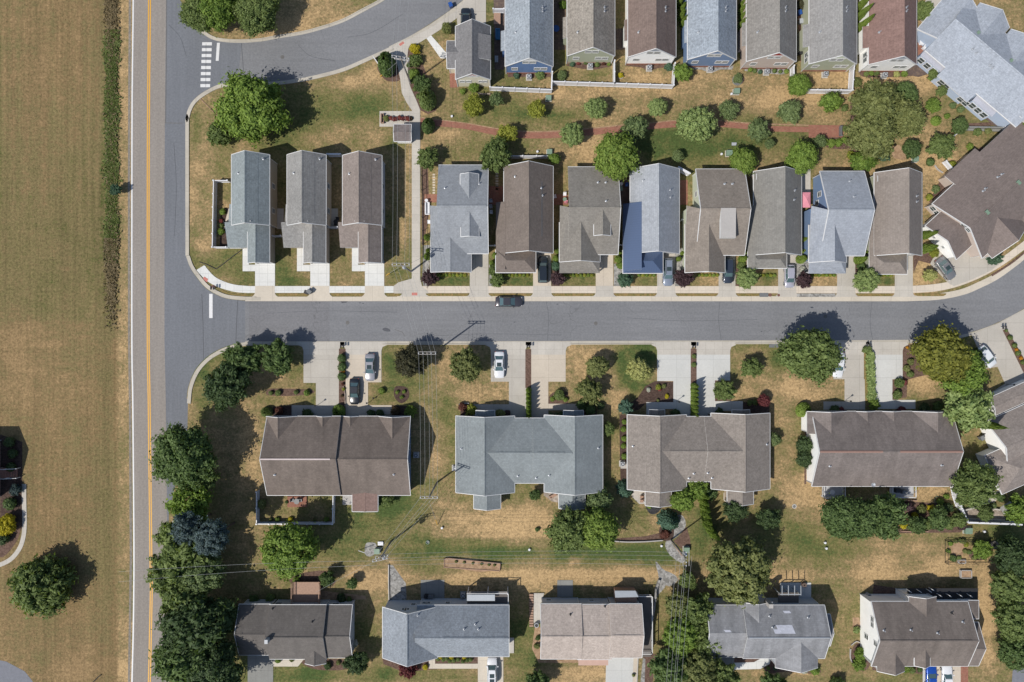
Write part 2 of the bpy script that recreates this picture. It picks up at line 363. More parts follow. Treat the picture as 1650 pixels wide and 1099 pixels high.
# lawn greenness patches: photo px centre, radii, amount (+ green, - straw)
BL = [(520, 170, 75, 22, .35), (470, 215, 60, 20, .2), (600, 175, 30, 25, .3), (530, 130, 60, 14, -.25), (595, 130, 30, 30, -.3), (500, 225, 25, 10, -.35), (640, 235, 15, 30, .2),
      (560, 35, 80, 20, -.25), (430, 45, 30, 12, -.1), (330, 235, 18, 90, -.05), (350, 430, 40, 30, .1), (395, 445, 18, 18, .3), (330, 395, 20, 12, -.3), (316, 205, 6, 30, .3),
      (455, 430, 20, 35, .2), (545, 430, 20, 35, .15), (480, 452, 20, 8, .3), (650, 350, 12, 90, -.15), (640, 440, 14, 14, .2),
      (700, 90, 40, 20, -.2), (740, 190, 60, 14, .1), (880, 150, 60, 12, -.15), (1000, 140, 100, 12, -.12), (880, 185, 60, 8, .3), (1085, 232, 70, 26, .55), (1200, 230, 60, 26, .4), (1290, 225, 50, 25, .3), (960, 240, 60, 20, -.25), (740, 245, 40, 14, .1),
      (1060, 150, 100, 10, -.1), (1180, 160, 60, 14, -.1), (900, 120, 20, 12, .25), (870, 125, 30, 8, -.1), (950, 125, 20, 10, .2), (1040, 122, 30, 10, -.35), (1140, 125, 40, 10, -.15), (1330, 125, 30, 10, -.4), (1400, 125, 60, 8, -.45), (1500, 240, 60, 60, -.35), (1480, 130, 40, 20, -.4), (1400, 250, 40, 14, .1), (1340, 195, 60, 8, .05), (1270, 160, 60, 14, -.25),
      (730, 453, 40, 7, .45), (840, 453, 30, 7, .4), (930, 453, 25, 8, .1), (1040, 453, 20, 8, .2), (1130, 453, 20, 8, .05), (1240, 448, 12, 10, .5), (1325, 453, 20, 7, -.2), (1430, 453, 15, 8, .5), (1500, 435, 20, 20, -.3), (1600, 420, 40, 20, -.45),
      (325, 620, 14, 60, .35), (430, 610, 40, 30, -.1), (420, 590, 30, 20, -.2), (450, 650, 40, 10, .05), (650, 620, 30, 20, .25), (630, 580, 20, 16, .3), (615, 640, 16, 14, .05), (700, 580, 40, 30, -.1), (710, 640, 30, 60, .05), (760, 635, 50, 20, -.15),
      (940, 580, 30, 24, -.3), (1020, 590, 28, 34, .65), (1040, 570, 26, 18, .4), (990, 640, 20, 40, -.2), (1050, 625, 20, 10, .25), (1230, 600, 40, 40, -.02), (1255, 580, 14, 30, .3), (1280, 630, 60, 20, -.3), (1270, 720, 14, 100, -.1), (1250, 780, 20, 40, -.1), (1500, 615, 40, 24, -.3), (1590, 615, 14, 14, .05),
      (1585, 705, 20, 20, .05), (350, 720, 40, 60, -.1), (400, 700, 20, 60, -.15), (400, 800, 24, 60, -.05), (560, 860, 60, 30, .25), (640, 820, 60, 30, .35), (700, 760, 20, 60, -.15), (780, 840, 90, 24, -.42), (870, 850, 60, 24, -.40), (820, 810, 60, 14, -.1), (740, 815, 30, 14, .05), (560, 870, 50, 24, .2), (1000, 830, 40, 20, .15), (1230, 860, 60, 40, .15), (560, 1085, 90, 12, .2), (720, 885, 70, 26, .18), (900, 890, 200, 13, .36), (700, 890, 80, 20, .33), (1030, 893, 60, 14, .42), (820, 915, 160, 9, .15),
      (900, 925, 150, 10, -.42), (1030, 925, 60, 10, -.42), (1020, 850, 50, 14, -.05), (700, 920, 40, 10, .3), (580, 930, 40, 20, -.35), (480, 800, 50, 26, .1), (590, 1000, 20, 60, .05), (850, 1040, 30, 70, .35), (1135, 850, 30, 40, .25), (1140, 930, 30, 40, -.05),
      (1310, 880, 60, 26, .22), (1260, 930, 60, 14, -.25), (1430, 905, 80, 40, -.28), (1500, 920, 80, 20, -.3), (1600, 870, 60, 16, .15), (1360, 930, 60, 24, -.05), (1360, 1000, 24, 60, -.1), (1350, 1060, 30, 30, .1), (1590, 1000, 12, 90, -.5), (1300, 790, 40, 30, -.2), (1340, 820, 30, 20, -.15), (1470, 800, 30, 10, -.1), (1500, 795, 40, 12, -.2), (1640, 870, 30, 30, .1),
      (520, 1085, 60, 16, .1), (730, 1090, 60, 12, .05), (640, 1085, 40, 16, .25), (900, 1085, 80, 14, -.3), (1000, 800, 20, 40, -.05), (1240, 1085, 100, 14, -.1), (1430, 1090, 50, 14, .05), (1110, 810, 30, 20, -.1), (1160, 830, 40, 14, .0),
      # field on the left
      (60, 380, 90, 120, .2), (150, 420, 40, 130, .15), (90, 180, 20, 30, .15), (115, 215, 10, 22, -.5), (35, 307, 8, 6, -.7), (20, 100, 60, 120, -.12), (70, 60, 60, 80, -.2), (150, 80, 25, 140, .02), (100, 520, 90, 14, -.25), (135, 515, 18, 20, .35), (40, 560, 60, 40, -.35), (120, 620, 60, 60, -.15), (60, 640, 60, 50, -.25), (125, 690, 20, 20, .2), (170, 750, 20, 300, .16), (100, 800, 40, 60, -.1), (125, 790, 30, 40, .1), (80, 1040, 80, 40, -.12), (120, 1080, 70, 14, -.5), (160, 1040, 30, 60, .1), (60, 870, 40, 30, -.1)]
def build_ground():
    xs = np.concatenate([[-2500, -900, -400, -200, -140], np.arange(-110, 110.1, .8), [140, 200, 400, 900, 2500]])
    ys = np.concatenate([[-2500, -900, -400, -200, -120], np.arange(-76, 76.1, .8), [120, 200, 400, 900, 2500]])
    X, Y = np.meshgrid(xs, ys); nx, ny = len(xs), len(ys)
    px = X/S+825; py = 549.5-Y/S
    fbm = .5*vnoise(X, Y, .07, 1)+.3*vnoise(X, Y, .19, 2)+.2*vnoise(X, Y, .45, 3)
    g = .42+(fbm-.5)*.9
    field = (px < 186)
    g = np.where(field, .36+.20/(1+np.exp(-(py-190)/60))*(1-1/(1+np.exp(-(py-515-12*vnoise(X, Y, .1, 8))/5)))+.12*np.exp(-((px-172)/16)**2)+(fbm-.5)*.42, g)
    g = np.where(field, g+.06*np.sin(px*.42+vnoise(X, Y, .03, 9)*4)*(py < 420)+.05*np.sin(px*.9+vnoise(X, Y, .02, 19)*5), g)
    g = np.where((px > 183) & (px < 213), .28+(fbm-.5)*.3, g)
    g = g+field*.07*(np.sin(px*.23+1)+np.sin(px*.37+vnoise(X, Y, .015, 41)*3))*(py < 330)+np.exp(-((px-182)/8.5)**4)*np.where((py > 55) & (py < 405), .45, .22)*(py < 545)
    for cx, cy, rx, ry, a in BL:
        w = np.exp(-((px-cx)/rx)**2-((py-cy)/ry)**2); w = w*np.where(field, .5, .5+1.4*vnoise(X, Y, .35, 5)); g = g+a*w*1.2
    # mowing lines behind the middle houses
    g = g+.13*np.sin(py*.42+vnoise(X, Y, .05, 21)*1.5)*np.exp(-((px-800)/160)**2-((py-845)/45)**2)+.05*np.sin(py*.6)*(py > 540)*(px > 300)
    for cx_, cy_, r_ in ((205, 1180, 120), (205, 1180, 140), (190, 1150, 90), (190, 1150, 172), (60, 460, 95), (60, 440, 120)):
        dd = np.hypot(px-cx_, (py-cy_)*1.0); g = g-.22*np.exp(-((dd-r_)/3.0)**2)*(px < 185)*(py > (930 if cy_ > 900 else 430))*vnoise(X, Y, .2, 33)
    br = np.zeros_like(g)
    br = np.where(field, .88, .15)+.2*(vnoise(X, Y, .05, 12)-.5)
    br = np.where(field & (px > 150), br+.25, br)
    V = np.stack([X, Y, np.zeros_like(X)], -1).reshape(-1, 3)
    idx = np.arange(nx*ny).reshape(ny, nx)
    F = np.stack([idx[:-1, :-1], idx[:-1, 1:], idx[1:, 1:], idx[1:, :-1]], -1).reshape(-1, 4)
    me = bpy.data.meshes.new("ground"); me.vertices.add(len(V)); me.vertices.foreach_set("co", V.ravel().astype(np.float32))
    me.loops.add(F.size); me.loops.foreach_set("vertex_index", F.ravel().astype(np.int32)); me.polygons.add(len(F))
    me.polygons.foreach_set("loop_start", np.arange(0, F.size, 4, dtype=np.int32)); me.update(calc_edges=True)
    for nm, arr in (("green", g), ("brown", br)):
        at = me.attributes.new(nm, 'FLOAT', 'POINT'); at.data.foreach_set("value", np.clip(arr, 0, 1).ravel().astype(np.float32))
    m, t, b = newmat("lawn_and_field"); p = pos_of(t)
    ga = nd(t, "ShaderNodeAttribute"); ga.attribute_name = "green"; ba = nd(t, "ShaderNodeAttribute"); ba.attribute_name = "brown"
    n1 = mathn(t, 'ADD', maprange(t, noise(t, p, .9, 5, .8), .35, .65, -.16, .16), maprange(t, noise(t, p, .42, 4, .7), .54, .62, 0, -.10)); n2 = maprange(t, noise(t, pos_of(t, (1, 1, 1), rot=.1), 2.6, 5, .85), .3, .7, -.26, .26)
    n3 = maprange(t, noise(t, p, .22, 5, .7), .35, .65, -.15, .15)
    st = maprange(t, noise(t, pos_of(t, (.15, 2.2, 1)), 1, 3, .6), .3, .7, -.05, .05)
    f = mathn(t, 'ADD', mathn(t, 'ADD', ga.outputs["Fac"], n1), mathn(t, 'ADD', mathn(t, 'ADD', n2, n3), st))
    lawn = ramp(t, f, [(0, C(198, 168, 124)), (.2, C(167, 143, 105)), (.4, C(140, 127, 89)), (.58, C(122, 118, 74)), (.78, C(101, 107, 63)), (1, C(78, 96, 54))])
    fld = ramp(t, f, [(0, C(148, 124, 90)), (.25, C(133, 113, 80)), (.5, C(128, 115, 80)), (.75, C(120, 110, 74)), (1, C(92, 98, 54))])
    c = mixc(t, maprange(t, ba.outputs["Fac"], 0, 1, 0, 1), lawn, fld)
    v = mathn(t, 'MULTIPLY', maprange(t, noise(t, p, 2.3, 5, .9), .33, .67, .50, 1.52), maprange(t, noise(t, pos_of(t, rot=.7), 1.3, 4, .8), .60, .75, 1.0, .72)); vv = mathn(t, 'ADD', 1, mathn(t, 'MULTIPLY', maprange(t, noise(t, pos_of(t, (1.3, .03, 1)), 1, 4, .75), .3, .7, -.20, .20), ba.outputs["Fac"]))
    k = mathn(t, 'MULTIPLY', v, vv); kk = nd(t, "ShaderNodeCombineXYZ")
    for i in range(3): t.links.new(k, kk.inputs[i])
    setb(t, b, mixc(t, 1.0, c, kk.outputs[0], 'MULTIPLY'), .95, bump=noise(t, p, 6, 3, .7), bstr=.6, spec=.1)
    me.materials.append(m); o = bpy.data.objects.new("ground", me); COL.objects.link(o); tag(o, kind="structure")
build_ground()
Z = [0.006]
def flat(name, pts, mat, z=None, zt=None, kind="structure", smooth=0, closed=True):
    """a sheet or slab on the ground, traced in photo px"""
    if smooth: pts = cr(pts, smooth, closed=True)
    mb = MB(); z1 = zt if zt is not None else z; mb.prism(PX(pts, z1), -.05, z1)
    return tag(mb.build(name, M[mat] if isinstance(mat, str) else mat), kind=kind)
def strip(name, pts, wpx, mat, z, smooth=0, z0=-.05):
    if smooth: pts = cr(pts, smooth)
    P = offset_line(PX(pts, z), wpx*S); mb = MB(); n = len(P)//2
    for i in range(n-1):
        a, b_, c, d_ = P[i], P[i+1], P[2*n-2-i], P[2*n-1-i]
        base = len(mb.v)
        mb.add([(a[0], a[1], z), (b_[0], b_[1], z), (c[0], c[1], z), (d_[0], d_[1], z), (a[0], a[1], z0), (b_[0], b_[1], z0), (c[0], c[1], z0), (d_[0], d_[1], z0)],
               [(3, 2, 1, 0), (0, 1, 5, 4), (2, 3, 7, 6)]+([(0, 4, 7, 3)] if i == 0 else [])+([(1, 2, 6, 5)] if i == n-2 else []))
    return tag(mb.build(name, M[mat]), kind="structure")
# --- road surfaces
flat('highway', [(213, -160), (269.5, -160), (267.5, 0), (265, 280), (265, 550), (267, 640), (270, 900), (272, 1099), (270, 1260), (210, 1260), (212.5, 1099), (215.6, 920), (213.8, 640), (212.3, 550), (212.5, 280), (214.8, 0)], 'hwy', .008)
kerbA = [(300, 648), (303.5, 623), (314, 597), (330, 578), (351, 564), (376, 554.5), (402, 550.5)]   # inner corner lower
flat('turn_lane', [(267.5, -160), (255, -160), (255, 1180), (272, 1180), (272, 1099), (272, 830), (296, 720), (302, 690), (303, 640)]+cr(kerbA, 5)[1:]+[(420, 550), (420, 484.5)]
     + cr([(395, 484.6), (367, 481.5), (349, 475), (331, 463.7), (316, 446), (306, 430.5), (300.7, 415), (299, 400)], 5)+[(298.8, 300), (298.8, 200)]
     + cr([(299, 190), (303, 176), (311, 162), (325, 150), (345, 139), (360, 134.5), (382, 133)], 5)+[(410, 133)]+[(410, 66), (390, 69), (362, 68), (344, 64), (331, 56), (316, 43), (302, 22), (290, 0), (280, -60), (276, -160)], 'asphd', .004)
R2lo = [(382, 134), (410, 133), (448, 131), (484, 126), (517, 119), (553, 109), (588, 94), (632, 74), (660, 58.5), (690, 40), (720, 20), (745, 1), (770, -22), (800, -55)]
R2up = [(390, 69), (420, 67), (448, 62), (486, 56), (517, 48), (553, 36), (588, 18), (614, 4), (640, -14), (670, -38), (700, -70)]
flat('upper_street', cr(R2lo, 4)+cr(R2up, 4)[::-1], 'asph', .010)
MSup = [(395, 484.6), (800, 484.5), (1200, 484.5), (1400, 485), (1460, 485), (1512, 482.3), (1553, 474.5), (1580, 463.5), (1607.7, 449.5), (1635, 430), (1650, 418), (1700, 375), (1740, 330)]
MSlo = [(395, 550.6), (800, 549.8), (1100, 548.7), (1400, 548), (1479, 547.4), (1538, 542), (1566, 535), (1607, 520), (1650, 497), (1700, 460), (1760, 400)]
flat('main_street', MSup[:4]+cr(MSup[4:], 4)+(MSlo[:4]+cr(MSlo[4:], 4))[::-1], 'asph', .012)
# newer asphalt rectangle, seams
flat('asphalt_patch', [(401, 485), (531, 485), (531, 550), (401, 550.4)], asphalt('patch_asphalt', C(127, 127, 130), tracks='x'), .016)
strip('asphalt_seam', [(325, 474), (327, 520), (328, 579)], .8, 'crack', .020)
strip('asphalt_seam', [(383, 484), (381, 520), (380, 552)], .7, 'crack', .020)
strip('asphalt_seam', [(389, 70), (392, 110), (395, 132)], .8, 'crack', .018)
strip('asphalt_seam', [(332, 70), (331.5, 140)], .5, 'crack', .022)
strip('asphalt_seam', [(268.5, 0), (268, 80), (266.8, 198), (294, 198.5)], 1.0, 'seam', .018)
strip('edge_of_pavement', [(1485, 485), (1300, 485), (900, 485)], .6, 'crack', .018)
flat('oil_stain', [(620, 528), (627, 530), (629, 534), (622, 534), (616, 531)], 'crack', .020, smooth=3)
flat('oil_stain', [(548, 484.8), (561, 484.8), (558, 488), (551, 488.5)], 'crack', .020)
for i, (x, y) in enumerate([(515, 488), (580, 488), (585, 489), (829, 519), (898, 490), (1227, 534)]): flat('oil_stain', [(x-2, y), (x, y-.8), (x+2, y), (x, y+1)], 'crack', .020)
strip('skid_mark', [(636, 531), (648, 535), (652, 541)], .9, 'seam', .021)
# --- painted lines
cx = [(241.2, -160), (240.9, 0), (239.6, 140), (238.8, 280), (238.8, 550), (240.2, 640), (242, 800), (243.4, 920), (243.6, 960), (242.4, 1020), (240.6, 1099), (236, 1260)]
for dxx in (-1.5, 1.5): strip('centre_line', [(x+dxx, y) for x, y in cx], 1.75, 'liney', .016, smooth=5)
strip('edge_line', [(214.8, -160), (214.6, 0), (213, 140), (212.5, 280), (212.4, 550), (213.8, 640), (215.2, 800), (215.8, 900), (215.4, 960), (214.6, 1020), (212.6, 1099), (209, 1260)], 2.3, 'linew', .017, smooth=5)
strip('edge_line', [(282.6, 832), (278, 845), (275, 870), (272.4, 920), (271.4, 980), (270.7, 1040), (269, 1099), (266, 1260)], 2.0, 'linew', .017, smooth=4)
for i, y in enumerate((70.6, 80, 89.5, 99, 108.8, 118.6, 128.2, 138)):
    x = 333.6-i*.42; flat('crosswalk_bar', [(x-7.8, y-2.5), (x+7.8, y-2.5), (x+7.8, y+2.5), (x-7.8, y+2.5)], 'linew', .018)
flat('stop_bar', [(349.6, 69), (354.3, 69), (352.3, 98), (347.6, 98)], 'linew', .018)
flat('stop_bar', [(337, 473.5), (342.5, 473.5), (342.5, 512.5), (337, 512.5)], 'linew', .018)
strip('gravel_shoulder', [(210, -100), (209.5, 0), (208.5, 150), (208, 300), (208.2, 550), (209.5, 640), (211, 900), (208, 1100)], 4.0, 'gravel', .003)
# --- kerbs
def kerb(pts, sm=5, w=4.6):
    strip('kerb_gutter', pts, w, 'kerb', .03, smooth=sm); 
    # raised back of kerb
    P = cr(pts, sm) if sm else pts
    strip('kerb', [(a[0], a[1]) for a in P], 1.5, 'kerb', .13)
strip('kerb_gutter', [(301.5, 412), (301.3, 300), (301.3, 200), (301.8, 190), (305.5, 176.5), (313, 164), (326.5, 152.5), (346, 141.5), (361, 137), (383, 135.8), (410, 135.5), (449, 133.5), (485, 128.5), (518, 121.5), (554, 111.5), (589, 96.5), (633, 76.5)], 5.4, 'kerb', .035, smooth=5)
strip('kerb', [(303.7, 412), (303.6, 300), (303.6, 200), (304.1, 190.5), (307.6, 177.6), (314.6, 165.6), (327.6, 154.5), (347, 143.6), (361.5, 139.3), (383, 138), (410, 137.7), (449.3, 135.7), (485.6, 130.7), (518.8, 123.7), (555, 113.7), (590, 98.6), (634, 78.6)], 1.5, 'kerb', .14, smooth=5)
strip('kerb_gutter', [(628, 78), (661, 61.5), (692, 43.5), (722, 23), (747, 4), (772, -20), (802, -52)], 6.5, 'kerb', .034, smooth=4)
strip('kerb_gutter', [(300, 18), (314, 40), (329.6, 53), (343, 61), (362, 65.2), (390, 66.3), (420, 64.2), (447.5, 59.3), (485, 53.4), (516, 45.4), (552, 33.4), (586.5, 15.5), (612.5, 1.5), (638, -16.5), (668, -41)], 5.2, 'kerb', .035, smooth=5)
strip('kerb', [(301.6, 16.4), (315.4, 38.3), (330.6, 51.2), (343.6, 59), (362, 63), (390, 64), (420, 62), (447, 57), (484.5, 51.2), (515.4, 43.2), (551, 31.3), (585.4, 13.4), (611.4, -.5), (637, -18.4)], 1.4, 'kerb', .14, smooth=5)
strip('kerb_gutter', [(301.5, 412), (303, 414.6), (308.4, 429), (318, 443.5), (332.8, 461), (350.3, 472.2), (368, 478.6), (396, 481.2), (420, 481.2)], 5.2, 'kerb', .035, smooth=5)
strip('kerb', [(303.7, 412), (305.3, 413.7), (310.4, 427.6), (319.7, 441.7), (334.2, 458.8), (351, 469.8), (368.6, 476.2), (396, 478.7), (412, 478.8)], 1.5, 'kerb', .14, smooth=5)
kl = [(304, 650), (307, 624), (317, 599.5), (332.6, 581), (353, 567.2), (377.5, 557.8), (402, 554), (470, 553.5), (486, 553.5)]
strip('kerb_gutter', kl, 5.6, 'kerb', .036, smooth=5)
strip('kerb', [(x+(2.2 if i < 4 else 1.2 if i < 6 else 0), y+(.6 if i < 1 else 1.0 if i < 4 else 2.2)) for i, (x, y) in enumerate(kl)], 1.5, 'kerb', .14, smooth=5)
# --- upper side of the main street: gutter apron band, planting strips and sidewalk
flat('street_apron', [(395, 478), (640, 478), (640, 477), (1400, 477.4), (1462, 477.4)]+cr([(1500, 475), (1545, 467), (1573, 456), (1602, 441.5), (1628, 423), (1655, 402), (1700, 362)], 4)+cr([(1740, 330), (1700, 375), (1650, 418.5), (1635, 430.5), (1607.7, 450), (1580, 464), (1553, 475), (1512, 483), (1460, 485.6)], 4)+[(1400, 485.6), (395, 485.4)], 'apron', .028)
SW_T, SW_B = 461, 472.3
flat('new_sidewalk', [(400, 461), (634, 461), (634, 472), (640, 472), (396, 472)], 'concnew', .06)
flat('new_sidewalk', cr([(329, 427.5), (345, 445), (362, 454), (380, 459), (401, 461)], 4)+cr([(401, 472.3), (379, 470.5), (358, 465), (344, 459), (330, 450), (316.5, 435)], 4), 'concnew', .064)
flat('kerb_ramp', [(316.5, 435), (329, 427.5), (332, 430), (322, 442)], 'concnew', .068)
flat('tactile_plate', [(329, 445.5), (335.5, 449.5), (333.5, 455), (326.5, 449.5)], 'tactile', .072)
flat('drain_opening', [(339, 461), (344, 459), (347, 463), (341, 465)], 'iron', .15)
flat('sidewalk', [(677, 461), (1462, 461)]+cr([(1462, 461), (1500, 458.5), (1533, 453), (1560, 444), (1590, 430), (1617, 413), (1655, 384), (1690, 352)], 4)+cr([(1700, 362), (1661, 394), (1625, 421), (1597, 438.5), (1567, 453), (1537, 463.5), (1504, 470), (1462, 472.5)], 4)+[(677, 472.3)], 'walk', .062)
# aprons of each drive through the verge
def apron(x0, x1, mat='apron', fl=6):
    flat('driveway_apron', [(x0, 460.6), (x1, 460.6), (x1, 468)]+cr([(x1, 470), (x1+1.5, 475), (x1+fl, 478.5)], 3)+cr([(x0-fl, 478.5), (x0-1.5, 475), (x0, 470)], 3)+[(x0, 468)], mat, .070)
def verge(x0, x1):
    flat('verge', [(x0+1, 472.8), (x1-1, 472.8)]+cr([(x1-2, 475), (x1-6, 477.2)], 2)+cr([(x0+6, 477.2), (x0+2, 475)], 2), GR, .076)
GR = speckle('dry_verge_grass', C(158, 132, 88), C(112, 110, 62), 4)
for a, b_ in ((411, 442.5), (500, 530.6), (588, 619)): apron(a, b_)
UD = [(757, 787, 'drive'), (859, 888, 'drivet'), (960, 988, 'drivet'), (1059, 1088, 'drive'), (1158, 1185, 'drive'), (1254, 1283, 'drive'), (1349, 1378, 'drive'), (1442, 1471, 'drive')]
for a, b_, m_ in UD: apron(a, b_, 'conc')
for a, b_ in ((444, 498), (532, 586), (621, 649), (685, 756), (786, 858), (888, 959), (988, 1058), (1088, 1157), (1185, 1224), (1380, 1441), (1473, 1526)): verge(a, b_)
flat('verge', [(370, 473.8), (408, 474.6), (406, 477), (380, 476)], GR, .076)
flat('verge', cr([(358, 467.5), (372, 472.5), (390, 475)], 3)+[(390, 477), (372, 475), (357, 469.5)], GR, .075)
strip('verge', [(1598, 444), (1614, 434), (1634, 420.5), (1655, 403)], 3.2, 'mulch', .076, smooth=3)
tag(flat('cobble_strip', [(1284, 473), (1346, 473), (1346, 478.5), (1284, 478.5)], 'rock', .078), kind="structure")
flat('corner_pavement', [(634, 461), (642, 455), (663, 449), (677, 449), (680, 461), (690, 470), (690, 478), (648, 478), (634, 472)], 'conc', .067)
flat('tactile_plate', [(663.5, 471.5), (672.5, 471.5), (672.5, 476), (663.5, 476)], 'tactile', .074)
# drives and paths of the three new houses
for x0, x1, wx in ((411, 443, 391), (500, 531, 478.5), (588, 619, 567)):
    flat('driveway', [(x0, 420), (x1, 420), (x1, 461), (x0, 461)], 'concnew', .058)
    flat('front_path', [(wx, 397), (wx+10, 397), (wx+10, 426.5), (x0, 426.5), (x0, 437), (wx, 437)], 'concnew', .062)
    flat('patio', [(wx+55, 336), (wx+66, 336), (wx+66, 369), (wx+55, 369)], 'conc', .05) if x0 < 560 else None
for a, b_, m_ in UD: flat('driveway', [(a, 405), (b_, 405), (b_, 461), (a, 461)], m_, .058)
flat('driveway', [(1499, 425), (1513, 397), (1545, 395), (1575, 395), (1612, 424), (1597, 436), (1567, 450), (1537, 461), (1528, 456)], 'drive', .066)
flat('front_path', [(1556, 404), (1572, 396), (1583, 408), (1574, 413)], 'apron', .07)
# pedestrian path from the upper street
flat('footpath', [(663.5, 449), (663.5, 205), (664.5, 179), (655, 165), (647.5, 150), (645, 128), (641, 108), (637, 94), (628, 87), (620, 80), (636, 73), (660, 62), (662, 70), (658, 78), (656.5, 90), (657.5, 128), (662, 142), (671, 162), (677, 177), (677, 449)], 'conc', .066)
flat('sidewalk', [(655, 65), (690, 47), (715, 31), (735, 17), (750, 5), (765, -10), (771, -3), (756, 12), (738, 28), (720, 41), (690, 60), (664, 76)], 'conc', .062)
flat('tactile_plate', [(642.5, 71), (649.5, 66.5), (652, 69.5), (645, 74.3)], 'tactile', .072)
flat('driveway', [(736, 33), (738, 14), (748, 4), (765, -12), (783, -12), (783, 60), (740, 60)], 'drive', .068)
flat('front_path', [(686, 60), (693, 55), (719, 85), (719, 94), (710, 94)], 'concnew', .058)
flat('planter_surround', [(611.5, 179), (665, 179), (665, 196.5), (664, 204), (611.5, 204)], 'conc', .071)
flat('brick_path', cr([(677, 190), (700, 193), (750, 199), (800, 208), (850, 213), (900, 212), (950, 208), (1000, 203), (1050, 199), (1090, 195), (1150, 195), (1200, 199), (1250, 203), (1303, 204)], 3)+[(1303, 201), (1359, 202), (1359, 221), (1303, 222), (1303, 213)]
     + cr([(1303, 213), (1250, 212), (1200, 208), (1150, 204), (1090, 205), (1050, 208), (1000, 213), (950, 218), (900, 222), (850, 223), (800, 218), (750, 208), (700, 203), (677, 203)], 3), 'brick', .03)
flat('path_edging', cr([(677, 188.5), (700, 191.5), (750, 197.5), (800, 206), (850, 211), (900, 210), (950, 206), (1000, 201), (1050, 197), (1090, 193), (1150, 193), (1200, 197), (1303, 201)], 3)+cr([(1303, 203), (1200, 200), (1150, 196), (1090, 196), (1050, 200), (1000, 204), (950, 209), (900, 213), (850, 214), (800, 209), (750, 200), (700, 194), (677, 191)], 3), 'dirt', .02)
# lower drives: cutouts with aprons to the street
def ldrive(x0, x1, y1, xa, xb, y2, mat, walk=None):
    flat('driveway_apron', [(x0-9, 551), (x1+9, 551), (x1+9, 556), (x1+2, 559), (x1, 565), (x1, 571.5), (x0, 571.5), (x0, 565), (x0-2, 559), (x0-9, 556)], 'conc', .060)
    flat('driveway', [(x0, 569.5), (x1, 569.5), (x1, y1), (xb, y1), (xb, y2), (xa, y2), (xa, y1), (x0, y1)], mat, .056)
    if walk: flat('front_path', walk, mat, .052)
strip('street_gutter', [(395, 552.3), (800, 552), (1100, 551), (1400, 550.3), (1479, 549.6), (1540, 544.2), (1568, 537.5), (1609, 522.5), (1652, 499.5), (1702, 462.5)], 4.4, 'kerb', .032)
for a in (((616, 554.8), (784, 554.8)), ((918, 554.5), (1053, 554.2)), ((1184, 553.8), (1268, 553.5)), ((1462, 552.6), (1500, 551.5))): strip('kerb', list(a), 1.6, 'kerb', .14)
ldrive(489, 546, 617, 509, 546, 655, 'drive', [(470, 653), (546, 653), (546, 673), (470, 673)])
ldrive(557, 614.5, 616, 557, 593, 655, 'drivet', [(557, 653), (631, 653), (631, 668), (593, 668), (593, 673), (557, 673)])
ldrive(791, 846.5, 615, 820, 848, 660, 'drive', [(761, 651.5), (848, 651.5), (848, 676), (762, 676)])
ldrive(856, 911.5, 615, 856, 883.5, 675, 'drivet', [(883.5, 650.6), (932, 650.6), (932, 661), (883.5, 661)])
ldrive(1059, 1113, 614, 1085, 1113, 672, 'drivew', [(1041.5, 648), (1085, 648), (1085, 659), (1062, 659), (1062, 672), (1041.5, 672)])
ldrive(1122.5, 1176.5, 613, 1122.5, 1152, 672, 'drivew', [(1152, 646.5), (1197, 646.5), (1197, 662), (1152, 662)])
ldrive(1343, 1392, 611, 1361, 1394, 650, 'drive', [(1327, 647), (1394, 647), (1394, 660), (1327, 660)])
ldrive(1404.5, 1454.5, 611, 1408, 1438, 646, 'drivew', [(1408, 644.5), (1475, 644.5), (1475, 659), (1408, 659)])
flat('driveway', [(1566, 539), (1609, 521), (1652, 499), (1720, 540), (1720, 640), (1650, 660), (1610, 655), (1592, 636), (1619.6, 618), (1607.5, 591), (1589, 594)], 'drive', .058)
flat('mulch_bed', [(1615.5, 532), (1622.5, 530), (1662, 598), (1652, 606)], 'mulch', .066)
for x0, x1, y0, y1 in ((546, 557, 562, 672), (846.5, 856, 563, 625), (1113, 1122.5, 562, 618)): flat('mulch_bed', [(x0, y0), (x1, y0), (x1, y1), (x0, y1)], 'mulch', .066)
flat('mulch_bed', [(848, 625), (856, 625), (856, 674), (848, 674)], 'mulchd', .07)
flat('mulch_bed', [(1113.5, 618), (1122, 618), (1122, 672), (1113.5, 672)], 'mulchd', .07)
flat('grass_strip', [(1392.5, 570), (1405, 570), (1408.5, 611), (1409, 646), (1394, 646)], GR, .066)
